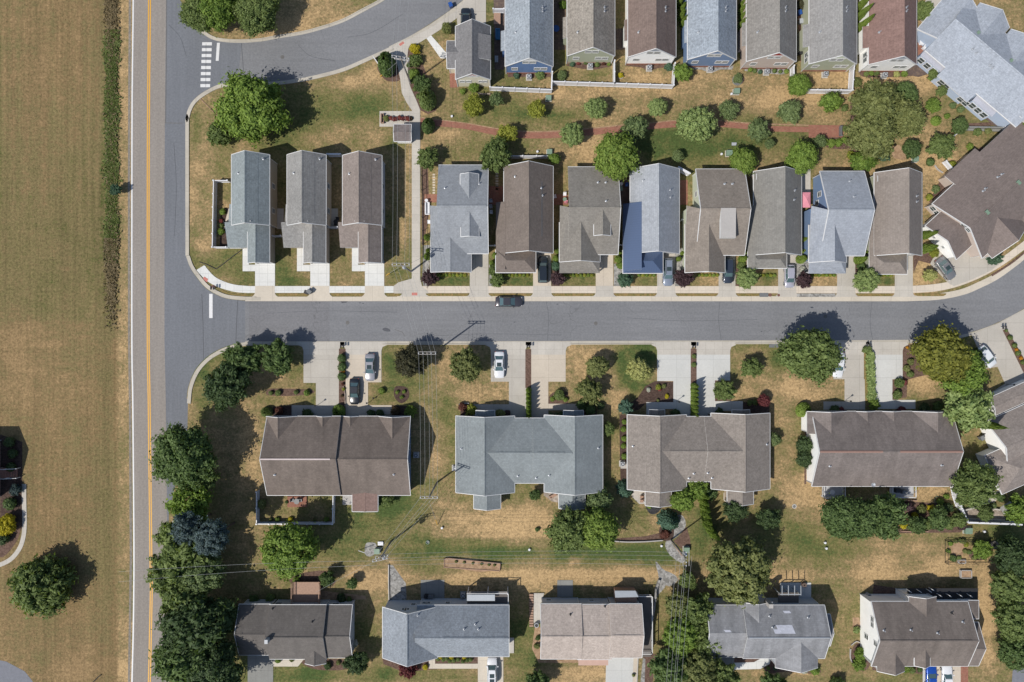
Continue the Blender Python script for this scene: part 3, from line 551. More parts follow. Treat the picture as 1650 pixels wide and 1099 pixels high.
# mulch and stone beds
BED = [('mulchd', [(636, 624), (646, 622), (657, 626), (659, 640), (650, 649), (642, 648), (635, 638)], 1), ('mulch', [(883.5, 651), (915.5, 650), (915.5, 633), (905, 627), (890, 633), (884, 640)], 0),
       ('mulchd', [(1085, 615), (1085, 649), (1041, 649), (1030, 660), (1000, 668), (1008, 655), (1028, 640), (1040, 622), (1056, 614)], 0), ('mulchd', [(998, 668), (1011, 668), (1012, 790), (1000, 785), (999, 740)], 0),
       ('mulch', [(1152, 613), (1168, 613), (1180, 622), (1182, 640), (1176, 648), (1152, 647)], 0), ('mulch', [(1455, 555), (1500, 554), (1515, 600), (1480, 607), (1462, 612), (1461, 640), (1438, 645), (1438, 612), (1454, 611), (1454, 565)], 0),
       ('mulchd', [(1197, 648), (1240, 648), (1240, 672), (1197, 672)], 0), ('mulchd', [(932, 650), (960, 650), (962, 672), (932, 672)], 0), ('mulchd', [(742, 652), (762, 652), (800, 668), (822, 668), (822, 676), (742, 676)], 0),
       ('mulchd', [(440, 655), (470, 653), (470, 674), (440, 674)], 0), ('mulchd', [(631, 653), (665, 655), (665, 672), (631, 672)], 0), ('mulchd', [(520, 664), (555, 664), (555, 672), (520, 672)], 0),
       ('rockd', [(1042, 812), (1067, 812), (1062, 824), (1052, 829), (1044, 824)], 1), ('rock', [(1088, 832), (1098, 830), (1104, 838), (1104, 850), (1092, 864), (1082, 872), (1090, 885), (1104, 900), (1098, 907), (1080, 895), (1072, 880), (1076, 866), (1088, 850)], 1),
       ('mulch', [(1106, 848), (1112, 868), (1113, 882), (1098, 884), (1085, 872), (1096, 862)], 0), ('mulchd', [(1063, 850), (1084, 846), (1084, 868), (1066, 870)], 1), ('mulch', [(986, 868), (1040, 864), (1066, 858), (1068, 872), (1040, 873), (986, 872.5)], 0),
       ('rock', [(1056, 905), (1066, 915), (1076, 925), (1072, 945), (1060, 960), (1056, 975), (1052, 1000), (1056, 960), (1062, 935)], 1), ('rock', [(1062, 918), (1085, 925), (1092, 935), (1078, 945), (1066, 935)], 1),
       ('rock', [(627, 911), (633, 911), (654, 940), (655, 966), (627, 970)], 0), ('rock', [(589, 877), (596, 874), (606, 876), (605, 890), (596, 897), (588, 892)], 1), ('mulch', [(623, 130), (612, 118), (608, 108), (620, 95), (640, 100), (645, 125), (640, 131)], 1),
       ('mulch', [(655, 80), (668, 76), (684, 110), (700, 160), (703, 178), (690, 184), (678, 178), (664, 145), (657, 128)], 0), ('mulch', [(818, 118), (889, 118), (889, 124), (818, 124)], 0), ('mulch', [(913, 103), (985, 103), (985, 107), (960, 112), (940, 111), (913, 106)], 0),
       ('mulch', [(1009, 103), (1083, 103), (1083, 107), (1060, 110), (1046, 115), (1034, 109), (1009, 106)], 0), ('rock', [(1103, 106), (1182, 106), (1180, 112), (1160, 112), (1145, 118), (1130, 112), (1103, 112)], 0), ('rock', [(1200, 108), (1272, 108), (1272, 116), (1260, 120), (1230, 118), (1200, 114)], 0),
       ('mulch', [(1390, 113), (1474, 113), (1474, 122), (1400, 125), (1385, 118)], 1), ('mulch', [(1325, 222), (1368, 222), (1370, 238), (1345, 240), (1328, 234)], 1), ('mulch', [(1370, 160), (1380, 160), (1385, 260), (1372, 255)], 0), ('dirt', [(1437, 238), (1450, 234), (1460, 256), (1440, 254)], 1),
       ('mulch', [(1185, 122), (1194, 119), (1200, 126), (1196, 135), (1186, 133)], 1), ('rock', [(997, 117), (1003, 117), (1005, 124), (999, 127), (995, 122)], 1),
       ('rock', [(692, 440), (692, 461), (682, 461), (680, 450), (683, 395), (693, 395)], 0), ('rock', [(788, 425), (800, 425), (800, 461), (788, 461)], 0), ('mulch', [(889, 425), (902, 425), (902, 461), (889, 461)], 0), ('rock', [(989, 425), (1006, 425), (1006, 461), (989, 461)], 0), ('rock', [(1088, 400), (1106, 400), (1106, 461), (1088, 461)], 0),
       ('mulch', [(1185, 425), (1207, 425), (1207, 461), (1185, 461)], 0), ('rock', [(1283, 400), (1304, 400), (1304, 461), (1283, 461)], 0), ('mulch', [(1378, 425), (1403, 425), (1403, 461), (1378, 461)], 0), ('mulch', [(1471, 400), (1500, 395), (1512, 410), (1499, 425), (1480, 420), (1472, 440)], 0),
       ('mulch', [(680, 240), (689, 260), (692, 340), (683, 395), (680, 395)], 0), ('mulchd', [(356, 335), (372, 335), (372, 398), (354, 398)], 0), ('mulch', [(1375, 833), (1560, 838), (1548, 858), (1380, 860)], 0), ('mulch', [(1430, 806), (1530, 812), (1555, 842), (1430, 845)], 0),
       ('rockt', [(1555, 823), (1580, 818), (1612, 822), (1620, 836), (1556, 838)], 0), ('rock', [(1610, 818), (1630, 806), (1660, 800), (1660, 815), (1640, 826), (1618, 830)], 0), ('mulchd', [(1600, 642), (1640, 628), (1645, 645), (1604, 655)], 0),
       ('dirt', [(1534, 876), (1548, 874), (1556, 884), (1548, 896), (1535, 894)], 1), ('mulch', [(1560, 886), (1574, 892), (1585, 902), (1565, 901)], 1), ('dirt', [(715, 902), (803, 908), (803, 918), (775, 922), (718, 914)], 0), ('dirt', [(505, 950), (590, 960), (590, 966), (505, 966)], 0),
       ('mulch', [(430, 630), (440, 626), (500, 628), (503, 634), (470, 638), (432, 637)], 1), ('mulch', [(477, 926), (530, 920), (536, 945), (470, 940)], 1), ('mulch', [(488, 1063), (560, 1063), (560, 1078), (520, 1080), (495, 1074)], 1), ('mulch', [(616, 1060), (660, 1070), (706, 1062), (706, 1078), (650, 1083), (618, 1070)], 0), ('mulch', [(700, 1057), (770, 1057), (770, 1069), (700, 1069)], 0),
       ('mulch', [(1183, 1055), (1225, 1055), (1225, 1068), (1183, 1068)], 0), ('mulch', [(1240, 1062), (1252, 1062), (1290, 1072), (1318, 1076), (1318, 1086), (1265, 1082), (1240, 1086), (1231, 1077)], 1), ('dirt', [(862, 1010), (871, 1010), (871, 1064), (932, 1062), (932, 1068), (868, 1068), (857, 1045)], 0),
       ('mulch', [(1381, 1036), (1394, 1046), (1402, 1070), (1390, 1082), (1374, 1070), (1372, 1050)], 1), ('mulch', [(1405, 1072), (1490, 1074), (1486, 1086), (1440, 1082), (1406, 1080)], 0), ('dirt', [(1374, 995), (1384, 995), (1388, 1012), (1374, 1012)], 0), ('mulchd', [(0, 700), (36, 712), (36, 850), (20, 880), (0, 890)], 0), ('mulch', [(0, 860), (30, 840), (32, 860), (18, 885), (0, 898)], 1),
       ('rock', [(1036, 1060), (1040, 1062), (1038, 1120), (1030, 1120)], 0), ('mulch', [(1037, 1050), (1058, 1055), (1050, 1110), (1036, 1110)], 0), ('mulch', [(1405, 965), (1460, 968), (1460, 950), (1408, 942)], 0), ('mulch', [(1300, 668), (1297, 668), (1296, 780), (1299, 780)], 0), ('mulch', [(1555, 262), (1580, 236), (1590, 240), (1530, 300), (1505, 330), (1497, 325), (1515, 290)], 0),
       ('mulch', [(1535, 205), (1650, 200), (1650, 190), (1610, 196), (1540, 200)], 0), ('mulch', [(1477, 75), (1498, 100), (1490, 115), (1475, 115)], 0)]
for i, (m_, pts, sm) in enumerate(BED):
    flat('stone_bed' if m_.startswith('rock') else 'bare_soil' if m_ == 'dirt' else 'mulch_bed', pts, m_, .010+.002*(i % 4), smooth=3 if sm else 0)
# patios, paved side yards, lower drives
for m_, pts, z in [('brick', [(684, 313), (707, 313), (707, 326), (694, 326), (684, 326)], .04), ('drived', [(678, 934.5), (716, 934.5), (716, 965), (678, 965)], .05), ('drived', [(898, 935), (923, 935), (923, 962), (898, 962)], .05),
                   ('conc', [(860, 956), (877, 956), (871, 975), (871, 1004), (860, 1004)], .20), ('drivew', [(1257, 939), (1307, 939), (1307, 964), (1257, 964)], .05), ('drived', [(399, 1050), (440, 1050), (440, 1130), (399, 1130)], .05),
                   ('apron', [(440, 1062), (490, 1062), (480, 1074), (440, 1074)], .05), ('apron', [(691, 1055), (701, 1055), (701, 1069.5), (770, 1069.5), (770, 1077.5), (691, 1077.5)], .05), ('apron', [(770, 1050), (811, 1050), (811, 1130), (770, 1130)], .055),
                   ('conc', [(821, 1028), (828, 1028), (828, 1052.5), (821, 1052.5)], .2), ('drivew', [(977, 1055), (1021, 1055), (1018, 1130), (975, 1130)], .05), ('drivet', [(1021, 1055), (1027, 1055), (1024, 1130), (1018, 1130)], .045), ('conc', [(1027, 1060), (1029, 1060), (1026, 1120), (1024, 1120)], .2),
                   ('concnew', [(1183, 1068), (1215, 1067), (1228, 1060), (1243, 1058), (1240, 1070), (1225, 1078), (1183, 1079)], .05), ('drived', [(1145, 1050), (1183, 1050), (1183, 1082), (1145, 1082)], .045), ('drivew', [(1487, 1065), (1493, 1065), (1493, 1130), (1487, 1130)], .05),
                   ('drivet', [(1493, 1065), (1548, 1065), (1548, 1130), (1493, 1130)], .048), ('brick', [(1548, 1065), (1560, 1065), (1560, 1130), (1548, 1130)], .05), ('asphw', [(1632, 1080), (1660, 1070), (1660, 1130), (1628, 1130)], .03), ('conc', [(1463, 1063), (1490, 1063), (1487, 1073), (1463, 1071)], .055),
                   ('paver', [(795, -20), (813, -20), (813, 112), (797, 112)], .04), ('paver', [(892, 0), (912, 0), (912, 80), (893, 80)], .04), ('paver', [(992, 46), (1009, 46), (1009, 80), (992, 80)], .04), ('brick', [(724, 110), (734, 110), (737, 141), (725, 141)], .04), ('brickw', [(1284, 0), (1302, 0), (1298, 108), (1290, 100)], .04),
                   ('brick', [(1476, 60), (1500, 60), (1500, 90), (1478, 100)], .04), ('paver', [(1463, 105), (1478, 98), (1500, 118), (1480, 124), (1460, 120)], .04), ('paver', [(1586, 190), (1605, 182), (1632, 190), (1640, 200), (1605, 204)], .04), ('conc', [(1476, 20), (1500, -10), (1530, -20), (1542, 0), (1500, 60)], .045),
                   ('brick', [(463, 800), (494, 800), (494, 817), (463, 817)], .25), ('tarp', [(552, 797), (571, 797), (571, 813.5), (552, 813.5)], .05), ('rockt', [(876, 793), (899, 793), (900, 810), (889, 808), (876, 798)], .05), ('tarp', [(1000, 745), (1012, 745), (1012, 755), (1000, 755)], .06),
                   ('conc', [(1018, 790), (1040, 790), (1040, 812), (1030, 812), (1018, 800)], .03), ('conc', [(1166, 794), (1172, 794), (1172, 812), (1166, 806)], .03), ('brick', [(786, 300), (812, 300), (812, 330), (786, 330)], .03), ('brick', [(892, 313), (915, 313), (915, 330), (892, 330)], .03), ('paver', [(992, 275), (1016, 275), (1016, 330), (992, 330)], .03),
                   ('brick', [(1094, 290), (1108, 290), (1108, 330), (1094, 330)], .03), ('conc', [(1288, 260), (1306, 260), (1306, 330), (1288, 330)], .03), ('asphw', [(-10, 1062), (10, 1066), (40, 1082), (62, 1110), (-10, 1110)], .01), ('apron', [(368, 336), (373, 336), (373, 369), (360, 369)], .03),
                   ('conc', [(1565, 795), (1620, 790), (1600, 812), (1575, 812)], .01)]:
    flat('patio', pts, m_, z)
strip('path', [(38.5, 780), (38.8, 810), (39.5, 845), (37, 868), (30, 886), (16, 902), (-6, 912), (-30, 916)], 7, 'conc', .05, smooth=4)
flat('retaining_path', [(1557, 203), (1650, 204), (1660, 208), (1660, 213), (1557, 210)], 'drived', .3)
for x, y in ((695, 283), (699, 283)): pass
for i in range(8): flat('stepping_stone', [(697, 280+i*4.2), (701, 280+i*4.2), (701, 282.6+i*4.2), (697, 282.6+i*4.2)], 'drivet', .03)
for i in range(7): flat('stepping_stone', [(798.5, 278+i*4.2), (803, 278+i*4.2), (803, 280.6+i*4.2), (798.5, 280.6+i*4.2)], 'drivet', .03)
for x, y, r in ((1240.7, 475.5, 2.6), (1254.5, 475.7, 2.2)): mb = MB(); mb.lathe(*W(x, y), [(r*S, 0), (r*S, .085)], 14); tag(mb.build('manhole_cover', M['iron']), f'round rusty manhole cover in the verge, {"larger left" if r > 2.5 else "smaller right"} one of the pair', 'manhole cover')
flat('storm_grate', [(1224, 472), (1238, 472), (1238, 478.5), (1224, 478.5)], 'grate', .09)
flat('storm_grate', [(1239.5, 555), (1254, 554), (1254, 560), (1239.5, 560)], 'grate', .12)

for pts in ([(430, 505), (520, 501), (640, 503)], [(700, 541), (790, 538), (905, 540)], [(1010, 512), (1100, 517), (1220, 515)], [(880, 486), (884, 510), (882, 549)], [(1160, 486), (1158, 515), (1162, 548)], [(1405, 486), (1402, 520), (1406, 547)], [(480, 72), (500, 90), (540, 98)], [(280, 230), (284, 300), (281, 380)], [(272, 40), (290, 60), (300, 90)], [(560, 60), (600, 52), (650, 22)]):
    strip('sealed_crack', pts, .45, 'crack', .0195, smooth=6)
for x, y, r in ((960, 521, 1.9), (1330, 510, 1.9), (455, 92, 2.0), (560, 520, 1.9)): mb = MB(); mb.lathe(*W(x, y), [(r*S*1.6, 0), (r*S*1.6, .022)], 16); tag(mb.build('manhole_cover', M['seam']), {960: 'dark round manhole cover in the middle of the main street', 1330: 'round manhole cover in the main street above the giant round tree', 455: 'round manhole cover in the upper street', 560: 'round manhole cover in the main street below the narrow houses'}[x], 'manhole cover')
# ------------------------------------------------------------------ houses
class House:
    def __init__(s, name, label, cat, px, py, rot=0, roof='M1', wall='grey', group=None, he=3.0):
        s.o = empty(name, (*W(px, py), 0), math.radians(rot)); tag(s.o, label, cat, group)
        s.ox, s.oy = W(px, py); s.c, s.s = math.cos(-math.radians(rot)), math.sin(-math.radians(rot))
        s.roof = RF[roof]; s.wall = SID[wall]; s.he = he; s.bv = []
    def L(s, px, py, z=0.0):
        x, y = W(px, py, z); x -= s.ox; y -= s.oy
        return (x*s.c-y*s.s, x*s.s+y*s.c)
    def Lc(s, x, y): return (x*s.c-y*s.s, x*s.s+y*s.c)
    def rect(s, x0, y0, x1, y1, z):
        a = s.L(x0, y0, z); b = s.L(x1, y1, z); return min(a[0], b[0]), min(a[1], b[1]), max(a[0], b[0]), max(a[1], b[1])
    def hit(s, px, py):
        cx, cy, cz = -s.ox, -s.oy, H; lx, ly = s.Lc(cx, cy); gx, gy = s.L(px, py, 0)
        d = Vector((gx-lx, gy-ly, -H)).normalized(); best = None
        for bv in s.bv:
            h = bv.ray_cast(Vector((lx, ly, cz)), d)
            if h[0] is not None and (best is None or h[0].z > best.z): best = h[0]
        return best
T = .2
def gable(h, r, axis, he=None, pitch=.6, ov=.35, name='roof', roof=None, wall=None, ends='ab', gut='ab', z0=0, px=True, walls=True, hr=None, wname='wall', zoff=0):
    he = h.he if he is None else he
    x0, y0, x1, y1 = h.rect(*r, he) if px else r
    hw = ((y1-y0) if axis == 'x' else (x1-x0))/2
    if hr is None: hr = he+hw*pitch
    pitch = (hr-he)/hw
    def P(u, v, z): return (u, v, z) if axis == 'x' else (v, u, z)      # u along ridge, v across
    u0, u1, v0, v1 = (x0, x1, y0, y1) if axis == 'x' else (y0, y1, x0, x1); vm = (v0+v1)/2
    mb = MB()
    pr = [(v0, he), (vm, hr), (v1, he), (v1, he-T), (vm, hr-T), (v0, he-T)]
    vs = [P(u, v, z) for u in (u0, u1) for v, z in pr]
    fl = axis == 'y'
    fs = [(0, 1, 7, 6), (1, 2, 8, 7), (2, 3, 9, 8), (3, 4, 10, 9), (4, 5, 11, 10), (5, 0, 6, 11), (0, 5, 4, 1), (1, 4, 3, 2), (6, 7, 10, 11), (7, 8, 9, 10)]
    ms = [0, 0, 1, 1, 1, 1, 1, 1, 1, 1]
    for f, m in zip(fs, ms): mb.add([vs[i] for i in f], [tuple(range(len(f))) if fl else tuple(range(len(f)))[::-1]], m)
    # ridge cap
    cw = .16
    c = [P(u, v, z) for u in (u0+.02, u1-.02) for v, z in ((vm-cw, hr-cw*pitch+.03), (vm, hr+.035), (vm+cw, hr-cw*pitch+.03))]
    for f in ((0, 1, 4, 3), (1, 2, 5, 4)): mb.add([c[i] for i in f], [(0, 1, 2, 3) if fl else (3, 2, 1, 0)], 0)
    ro = mb.build(name, [roof or h.roof, M['white']], h.o)
    h.bv.append(BVHTree.FromPolygons([Vector(v) for v in mb.v], mb.f))
    # trim: rake boards and gutters
    for tagc, ua, ub in (('a', u0-.04, u0+.05), ('b', u1-.05, u1+.04)):
        if tagc not in ends: continue
        for va, vb, za, zb in ((v0-.02, vm, he-.02*pitch, hr), (vm, v1+.02, hr, he-.02*pitch)):
            q = [P(u, v, z) for u in (ua, ub) for v, z in ((va, za+.02), (vb, zb+.02), (vb, zb-.24), (va, za-.24))]
            f = [(0, 1, 5, 4), (1, 2, 6, 5), (2, 3, 7, 6), (3, 0, 4, 7), (0, 3, 2, 1), (4, 5, 6, 7)]
            MB().add(q, [k if fl else k[::-1] for k in f]).build('rake_board', M['white'], ro)
    for tagc, va, vb in (('a', v0-.09, v0), ('b', v1, v1+.09)):
        if tagc in gut:
            a = P(u0, va, 0); b = P(u1, vb, 0); MB().box(min(a[0], b[0]), min(a[1], b[1]), he-.19, max(a[0], b[0]), max(a[1], b[1]), he-.05).build('gutter', M['white'], ro)
    B = dict(x0=x0+ov, y0=y0+ov, x1=x1-ov, y1=y1-ov, he=he, hr=hr, axis=axis, pitch=pitch, X0=x0, X1=x1, Y0=y0, Y1=y1, vm=vm)
    if walls:
        wb = MB(); e = .12; uo0, uo1, vo0, vo1 = u0+ov+.05, u1-ov-.05, v0+ov, v1-ov; zz = he+pitch*ov-e
        pr = [(vo0, z0), (vo1, z0), (vo1, zz), (vm, hr-e), (vo0, zz)]
        q = [P(u, v, z) for u in (uo0, uo1) for v, z in pr]
        f = [(0, 1, 6, 5), (1, 2, 7, 6), (2, 3, 8, 7), (3, 4, 9, 8), (4, 0, 5, 9), (4, 3, 2, 1, 0), (5, 6, 7, 8, 9)]
        wb.add(q, [k[::-1] if fl else k for k in f]); wo = wb.build(wname, wall or h.wall, h.o); B['wo'] = wo
        # white corner boards
        for a in (x0+ov, x1-ov):
            for b in (y0+ov, y1-ov): MB().box(a-.07, b-.04, z0, a+.07, b+.04, zz-.1).build('corner_board', M['white'], wo)
    return B
def hip(h, r, he=None, pitch=.5, ov=.35, name='roof', roof=None, wall=None, px=True, walls=True):
    he = h.he if he is None else he
    x0, y0, x1, y1 = h.rect(*r, he) if px else r
    w, l = x1-x0, y1-y0; a = min(w, l)/2; hr = he+a*pitch
    if w >= l: r0, r1 = (x0+a, (y0+y1)/2, hr), (x1-a, (y0+y1)/2, hr)
    else: r0, r1 = ((x0+x1)/2, y0+a, hr), ((x0+x1)/2, y1-a, hr)
    mb = MB(); e = [(x0, y0), (x1, y0), (x1, y1), (x0, y1)]
    vs = [(x, y, he) for x, y in e]+[(x, y, he-T) for x, y in e]+[r0, r1]
    top = [(0, 1, 9, 8), (1, 2, 9), (2, 3, 8, 9), (3, 0, 8)] if w >= l else [(0, 1, 8), (1, 2, 9, 8), (2, 3, 9), (3, 0, 8, 9)]
    mb.add(vs, top, 0); mb.add(vs[:8], [(0, 4, 5, 1), (1, 5, 6, 2), (2, 6, 7, 3), (3, 7, 4, 0), (7, 6, 5, 4)], 1)
    ro = mb.build(name, [roof or h.roof, M['white']], h.o)
    tb = MB(); tb.box(x0-.1, y0-.1, he-.18, x1+.1, y0, he-.05); tb.box(x0-.1, y1, he-.18, x1+.1, y1+.1, he-.05); tb.box(x0-.1, y0, he-.18, x0, y1, he-.05); tb.box(x1, y0, he-.18, x1+.1, y1, he-.05)
    tb.build('trim', M['white'], ro)
    h.bv.append(BVHTree.FromPolygons([Vector(v) for v in mb.v], mb.f))
    if walls: MB().box(x0+ov, y0+ov, 0, x1-ov, y1-ov, he-.1).build('wall', wall or h.wall, h.o)
    return dict(x0=x0+ov, y0=y0+ov, x1=x1-ov, y1=y1-ov, he=he, hr=hr, X0=x0, X1=x1, Y0=y0, Y1=y1)
def slab(h, pts, name='roof', roof=None, px=True, t=.16, edge='white', walls=None):
    """pts: (px,py,z)"""
    P = [(*h.L(x, y, z), z) for x, y, z in pts] if px else pts
    mb = MB(); mb.prism([p[:2] for p in P], [p[2]-t for p in P], [p[2] for p in P], 0, 1)
    o = mb.build(name, [roof or h.roof, M[edge]], h.o); h.bv.append(BVHTree.FromPolygons([Vector(v) for v in mb.v], mb.f))
    return o
def valley(h, B, side, pc, hwpx, peak, name='front_gable', out=0.0, roof=None, drop=0):
    """small cross gable standing on an eave of block B whose ridge runs along x. side 'N' or 'S'; pc = px x of its ridge; peak = px y where ridge meets slope"""
    sg = 1 if side == 'N' else -1; ye = B['Y1'] if side == 'N' else B['Y0']
    z = B['he']
    for _ in range(8): lx, ly = h.L(pc, peak, z); z = B['he']+(ye-ly)*sg*B['pitch']
    hw = hwpx*S*.97; e = (z-B['he'])
    y_in = ly-sg*.3; y_out = ye+sg*out
    r = (lx-hw, min(y_in, y_out), lx+hw, max(y_in, y_out))
    return gable(h, r, 'y', B['he']+.03-drop, ov=.25, name=name, ends='b' if side == 'N' else 'a', gut='', px=False, hr=z, roof=roof)
def window(h, face, u, v, z, w=.9, ht=1.2, pane='screen', name='window', mull=False):
    """face N/S/E/W: outward normal; u = coordinate along wall, v = wall plane coordinate; z centre height; local metres"""
    def box(mb, a0, a1, z0, z1, d0, d1, m=0):
        s_ = 1 if face in 'NE' else -1; d0, d1 = sorted((v+s_*d0, v+s_*d1))
        if face in 'NS': mb.box(a0, d0, z0, a1, d1, z1, m)
        else: mb.box(d0, a0, z0, d1, a1, z1, m)
    f = .11; mb = MB()
    box(mb, u-w/2-f, u-w/2, z-ht/2-f, z+ht/2+f, -.02, .06); box(mb, u+w/2, u+w/2+f, z-ht/2-f, z+ht/2+f, -.02, .06)
    box(mb, u-w/2, u+w/2, z+ht/2, z+ht/2+f, -.02, .06); box(mb, u-w/2, u+w/2, z-ht/2-f, z-ht/2, -.02, .07)
    if mull: box(mb, u-.03, u+.03, z-ht/2, z+ht/2, -.01, .05); 
    box(mb, u-w/2, u+w/2, z-.03, z+.03, -.01, .045)
    fr = mb.build(name, M['white'], h.o)
    pb = MB(); box(pb, u-w/2, u+w/2, z-ht/2, z+ht/2, -.02, .02); pb.build('pane', M[pane], fr); return fr
def door(h, face, u, v, w=1.0, ht=2.1, mat='white', name='door', z0=.05):
    mb = MB(); s_ = 1 if face in 'NE' else -1; d0, d1 = sorted((v-.02*s_, v+.06*s_))
    if face in 'NS': mb.box(u-w/2, d0, z0, u+w/2, d1, z0+ht)
    else: mb.box(d0, u-w/2, z0, d1, u+w/2, z0+ht)
    o = mb.build(name, M[mat], h.o)
    k = MB(); hu = u+w/2-.12; d0, d1 = sorted((v+.06*s_, v+.11*s_))
    if name == 'door':
        if face in 'NS': k.box(hu-.04, d0, z0+.95, hu+.04, d1, z0+1.05)
        else: k.box(d0, hu-.04, z0+.95, d1, hu+.04, z0+1.05)
    else:
        for q in range(1, 4):
            zz = z0+ht*q/4
            if face in 'NS': k.box(u-w/2, d0, zz-.015, u+w/2, d0+.012, zz+.015)
            else: k.box(d0, u-w/2, zz-.015, d0+.012, u+w/2, zz+.015)
    k.build('handle' if name == 'door' else 'panel_seam', M['grate'], o); return o
def vents(h, pts, kind='pipe'):
    for px, py in pts:
        p = h.hit(px, py)
        if p is None: continue
        mb = MB(); mb.lathe(p.x, p.y, [(.22, p.z-.2), (.2, p.z+.05), (.075, p.z+.1), (.075, p.z+.5), (.085, p.z+.52)], 10)
        mb.build('vent_pipe', M['galv'] if kind != 'dark' else M['black'], h.o)
def ridgevent(h, B, a=.12, b=.88, mat='black', off=0, w=.34):
    """low vent strip lying along the ridge (or down one slope when off is set)"""
    ax = B['axis']; u0, u1 = (B['X0'], B['X1']) if ax == 'x' else (B['Y0'], B['Y1'])
    ua, ub = u0+(u1-u0)*a, u0+(u1-u0)*b; vm = B['vm']; hr = B['hr']; p = B['pitch']; mb = MB()
    if off: prof = [(vm+off-w/2, hr-(abs(off)-w/2*(1 if off > 0 else 1))*p+.03), (vm+off+w/2, hr-(abs(off)+w/2)*p+.03)]
    if not off: prof = [(vm-w/2, hr-w/2*p+.08), (vm, hr+.09), (vm+w/2, hr-w/2*p+.08)]
    q = [((u, v, z) if ax == 'x' else (v, u, z)) for u in (ua, ub) for v, z in prof]; n = len(prof)
    bt = [(x, y, z-.12) for x, y, z in q]; vs = q+bt; m_ = 2*n
    fs = [(i, i+1, n+i+1, n+i) for i in range(n-1)]+[(0, n, m_+n, m_), (n-1, m_+n-1, m_+2*n-1, 2*n-1), tuple(list(range(n))+[m_+i for i in range(n)][::-1]), tuple([n+i for i in range(n)]+[m_+n+i for i in range(n)][::-1])]
    if ax == 'x': fs = [f[::-1] for f in fs]
    mb.add(vs, fs); return mb.build('ridge_vent', mat if not isinstance(mat, str) else M[mat], h.o)
def gpanel(h, B, face, mat, frac=.45, zlow=None):
    """coloured triangle in the gable above a white band"""
    hr, he, vm, p = B['hr'], B['he'], B['vm'], B['pitch']
    zl = he+(hr-he)*(1-frac) if zlow is None else zlow; hw = (hr-.3-zl)/p
    v = {'S': B['y0']+.05, 'N': B['y1']-.05, 'W': B['x0']+.05, 'E': B['x1']-.05}[face]; s_ = 1 if face in 'NE' else -1
    def pr(hw, zl, zt, d):
        q = [(vm-hw, zl), (vm+hw, zl), (vm, zt)]; vs = []
        for dd in (0, d):
            for a, z in q: vs.append((a, v+s_*dd, z) if face in 'NS' else (v+s_*dd, a, z))
        return MB().add(vs, [(0, 1, 2), (5, 4, 3), (0, 3, 4, 1), (1, 4, 5, 2), (2, 5, 3, 0)])
    pr(hw, zl, hr-.3, .05).build('gable_panel', mat, h.o)
    mb = MB(); a, b = sorted((v, v+s_*.08))
    if face in 'NS': mb.box(vm-hw-.1, a, zl-.16, vm+hw+.1, b, zl)
    else: mb.box(a, vm-hw-.1, zl-.16, b, vm+hw+.1, zl)
    mb.build('gable_band', M['white'], h.o)
def acunit(px, py, label, pad='conc', a=0):
    x, y = W(px, py, .8); r = empty('air_conditioner', (x, y, 0), a); tag(r, label, 'air conditioner', 'air conditioning units')
    MB().box(-.55, -.55, -.02, .55, .55, .12).build('pad', M[pad], r)
    MB().box(-.38, -.38, .12, .38, .38, .84).build('casing', M['ac'], r)
    mb = MB(); mb.lathe(0, 0, [(.31, .84), (.31, .87), (.26, .87)], 16); mb.build('fan_guard', M['black'], r)
    mb = MB(); mb.lathe(0, 0, [(.2, .868), (.2, .90)], 14); mb.build('fan_hub', M['ac'], r)
# ---- top row: gable bungalows seen from their rear gables
TOP = [ # name label, xl, ridge?, xr, eaveY, he, roof, wall, panel, bump(px x0,y0,y1), lean
 ('blue sided house behind a white fence, beside the small red gable house', 814, 891, 107, 'T2', 'blue', 'white', (807, 50, 82)),
 ('sage green gabled house with grey-brown speckled roof in the top row', 914, 990.5, 90, 'T3', 'green', None, (907, 28, 62)),
 ('white gabled house with dark brown roof and fenced back lawn in the top row', 1012, 1089, 92, 'T4', 'white', 'grey', (1006, 32, 66)),
 ('blue gabled house with blue-grey roof above a stone edged bed, top row', 1108, 1186.5, 96, 'T5', 'slate', 'slate', (1103, 33, 69)),
 ('beige house with red gable triangle and grey roof, top row', 1203, 1283, 99, 'T6', 'beige', 'red', (1196, 37, 74)),
 ('pale green house with grey roof and a white fenced yard, top row', 1304, 1380.5, 103, 'T7', 'green', 'palegreen', (1294, 40, 76)),
 ('white house with reddish brown roof, last straight one in the top row', 1400, 1477, 104, 'T8', 'white', 'grey', (1390, 43, 78))]
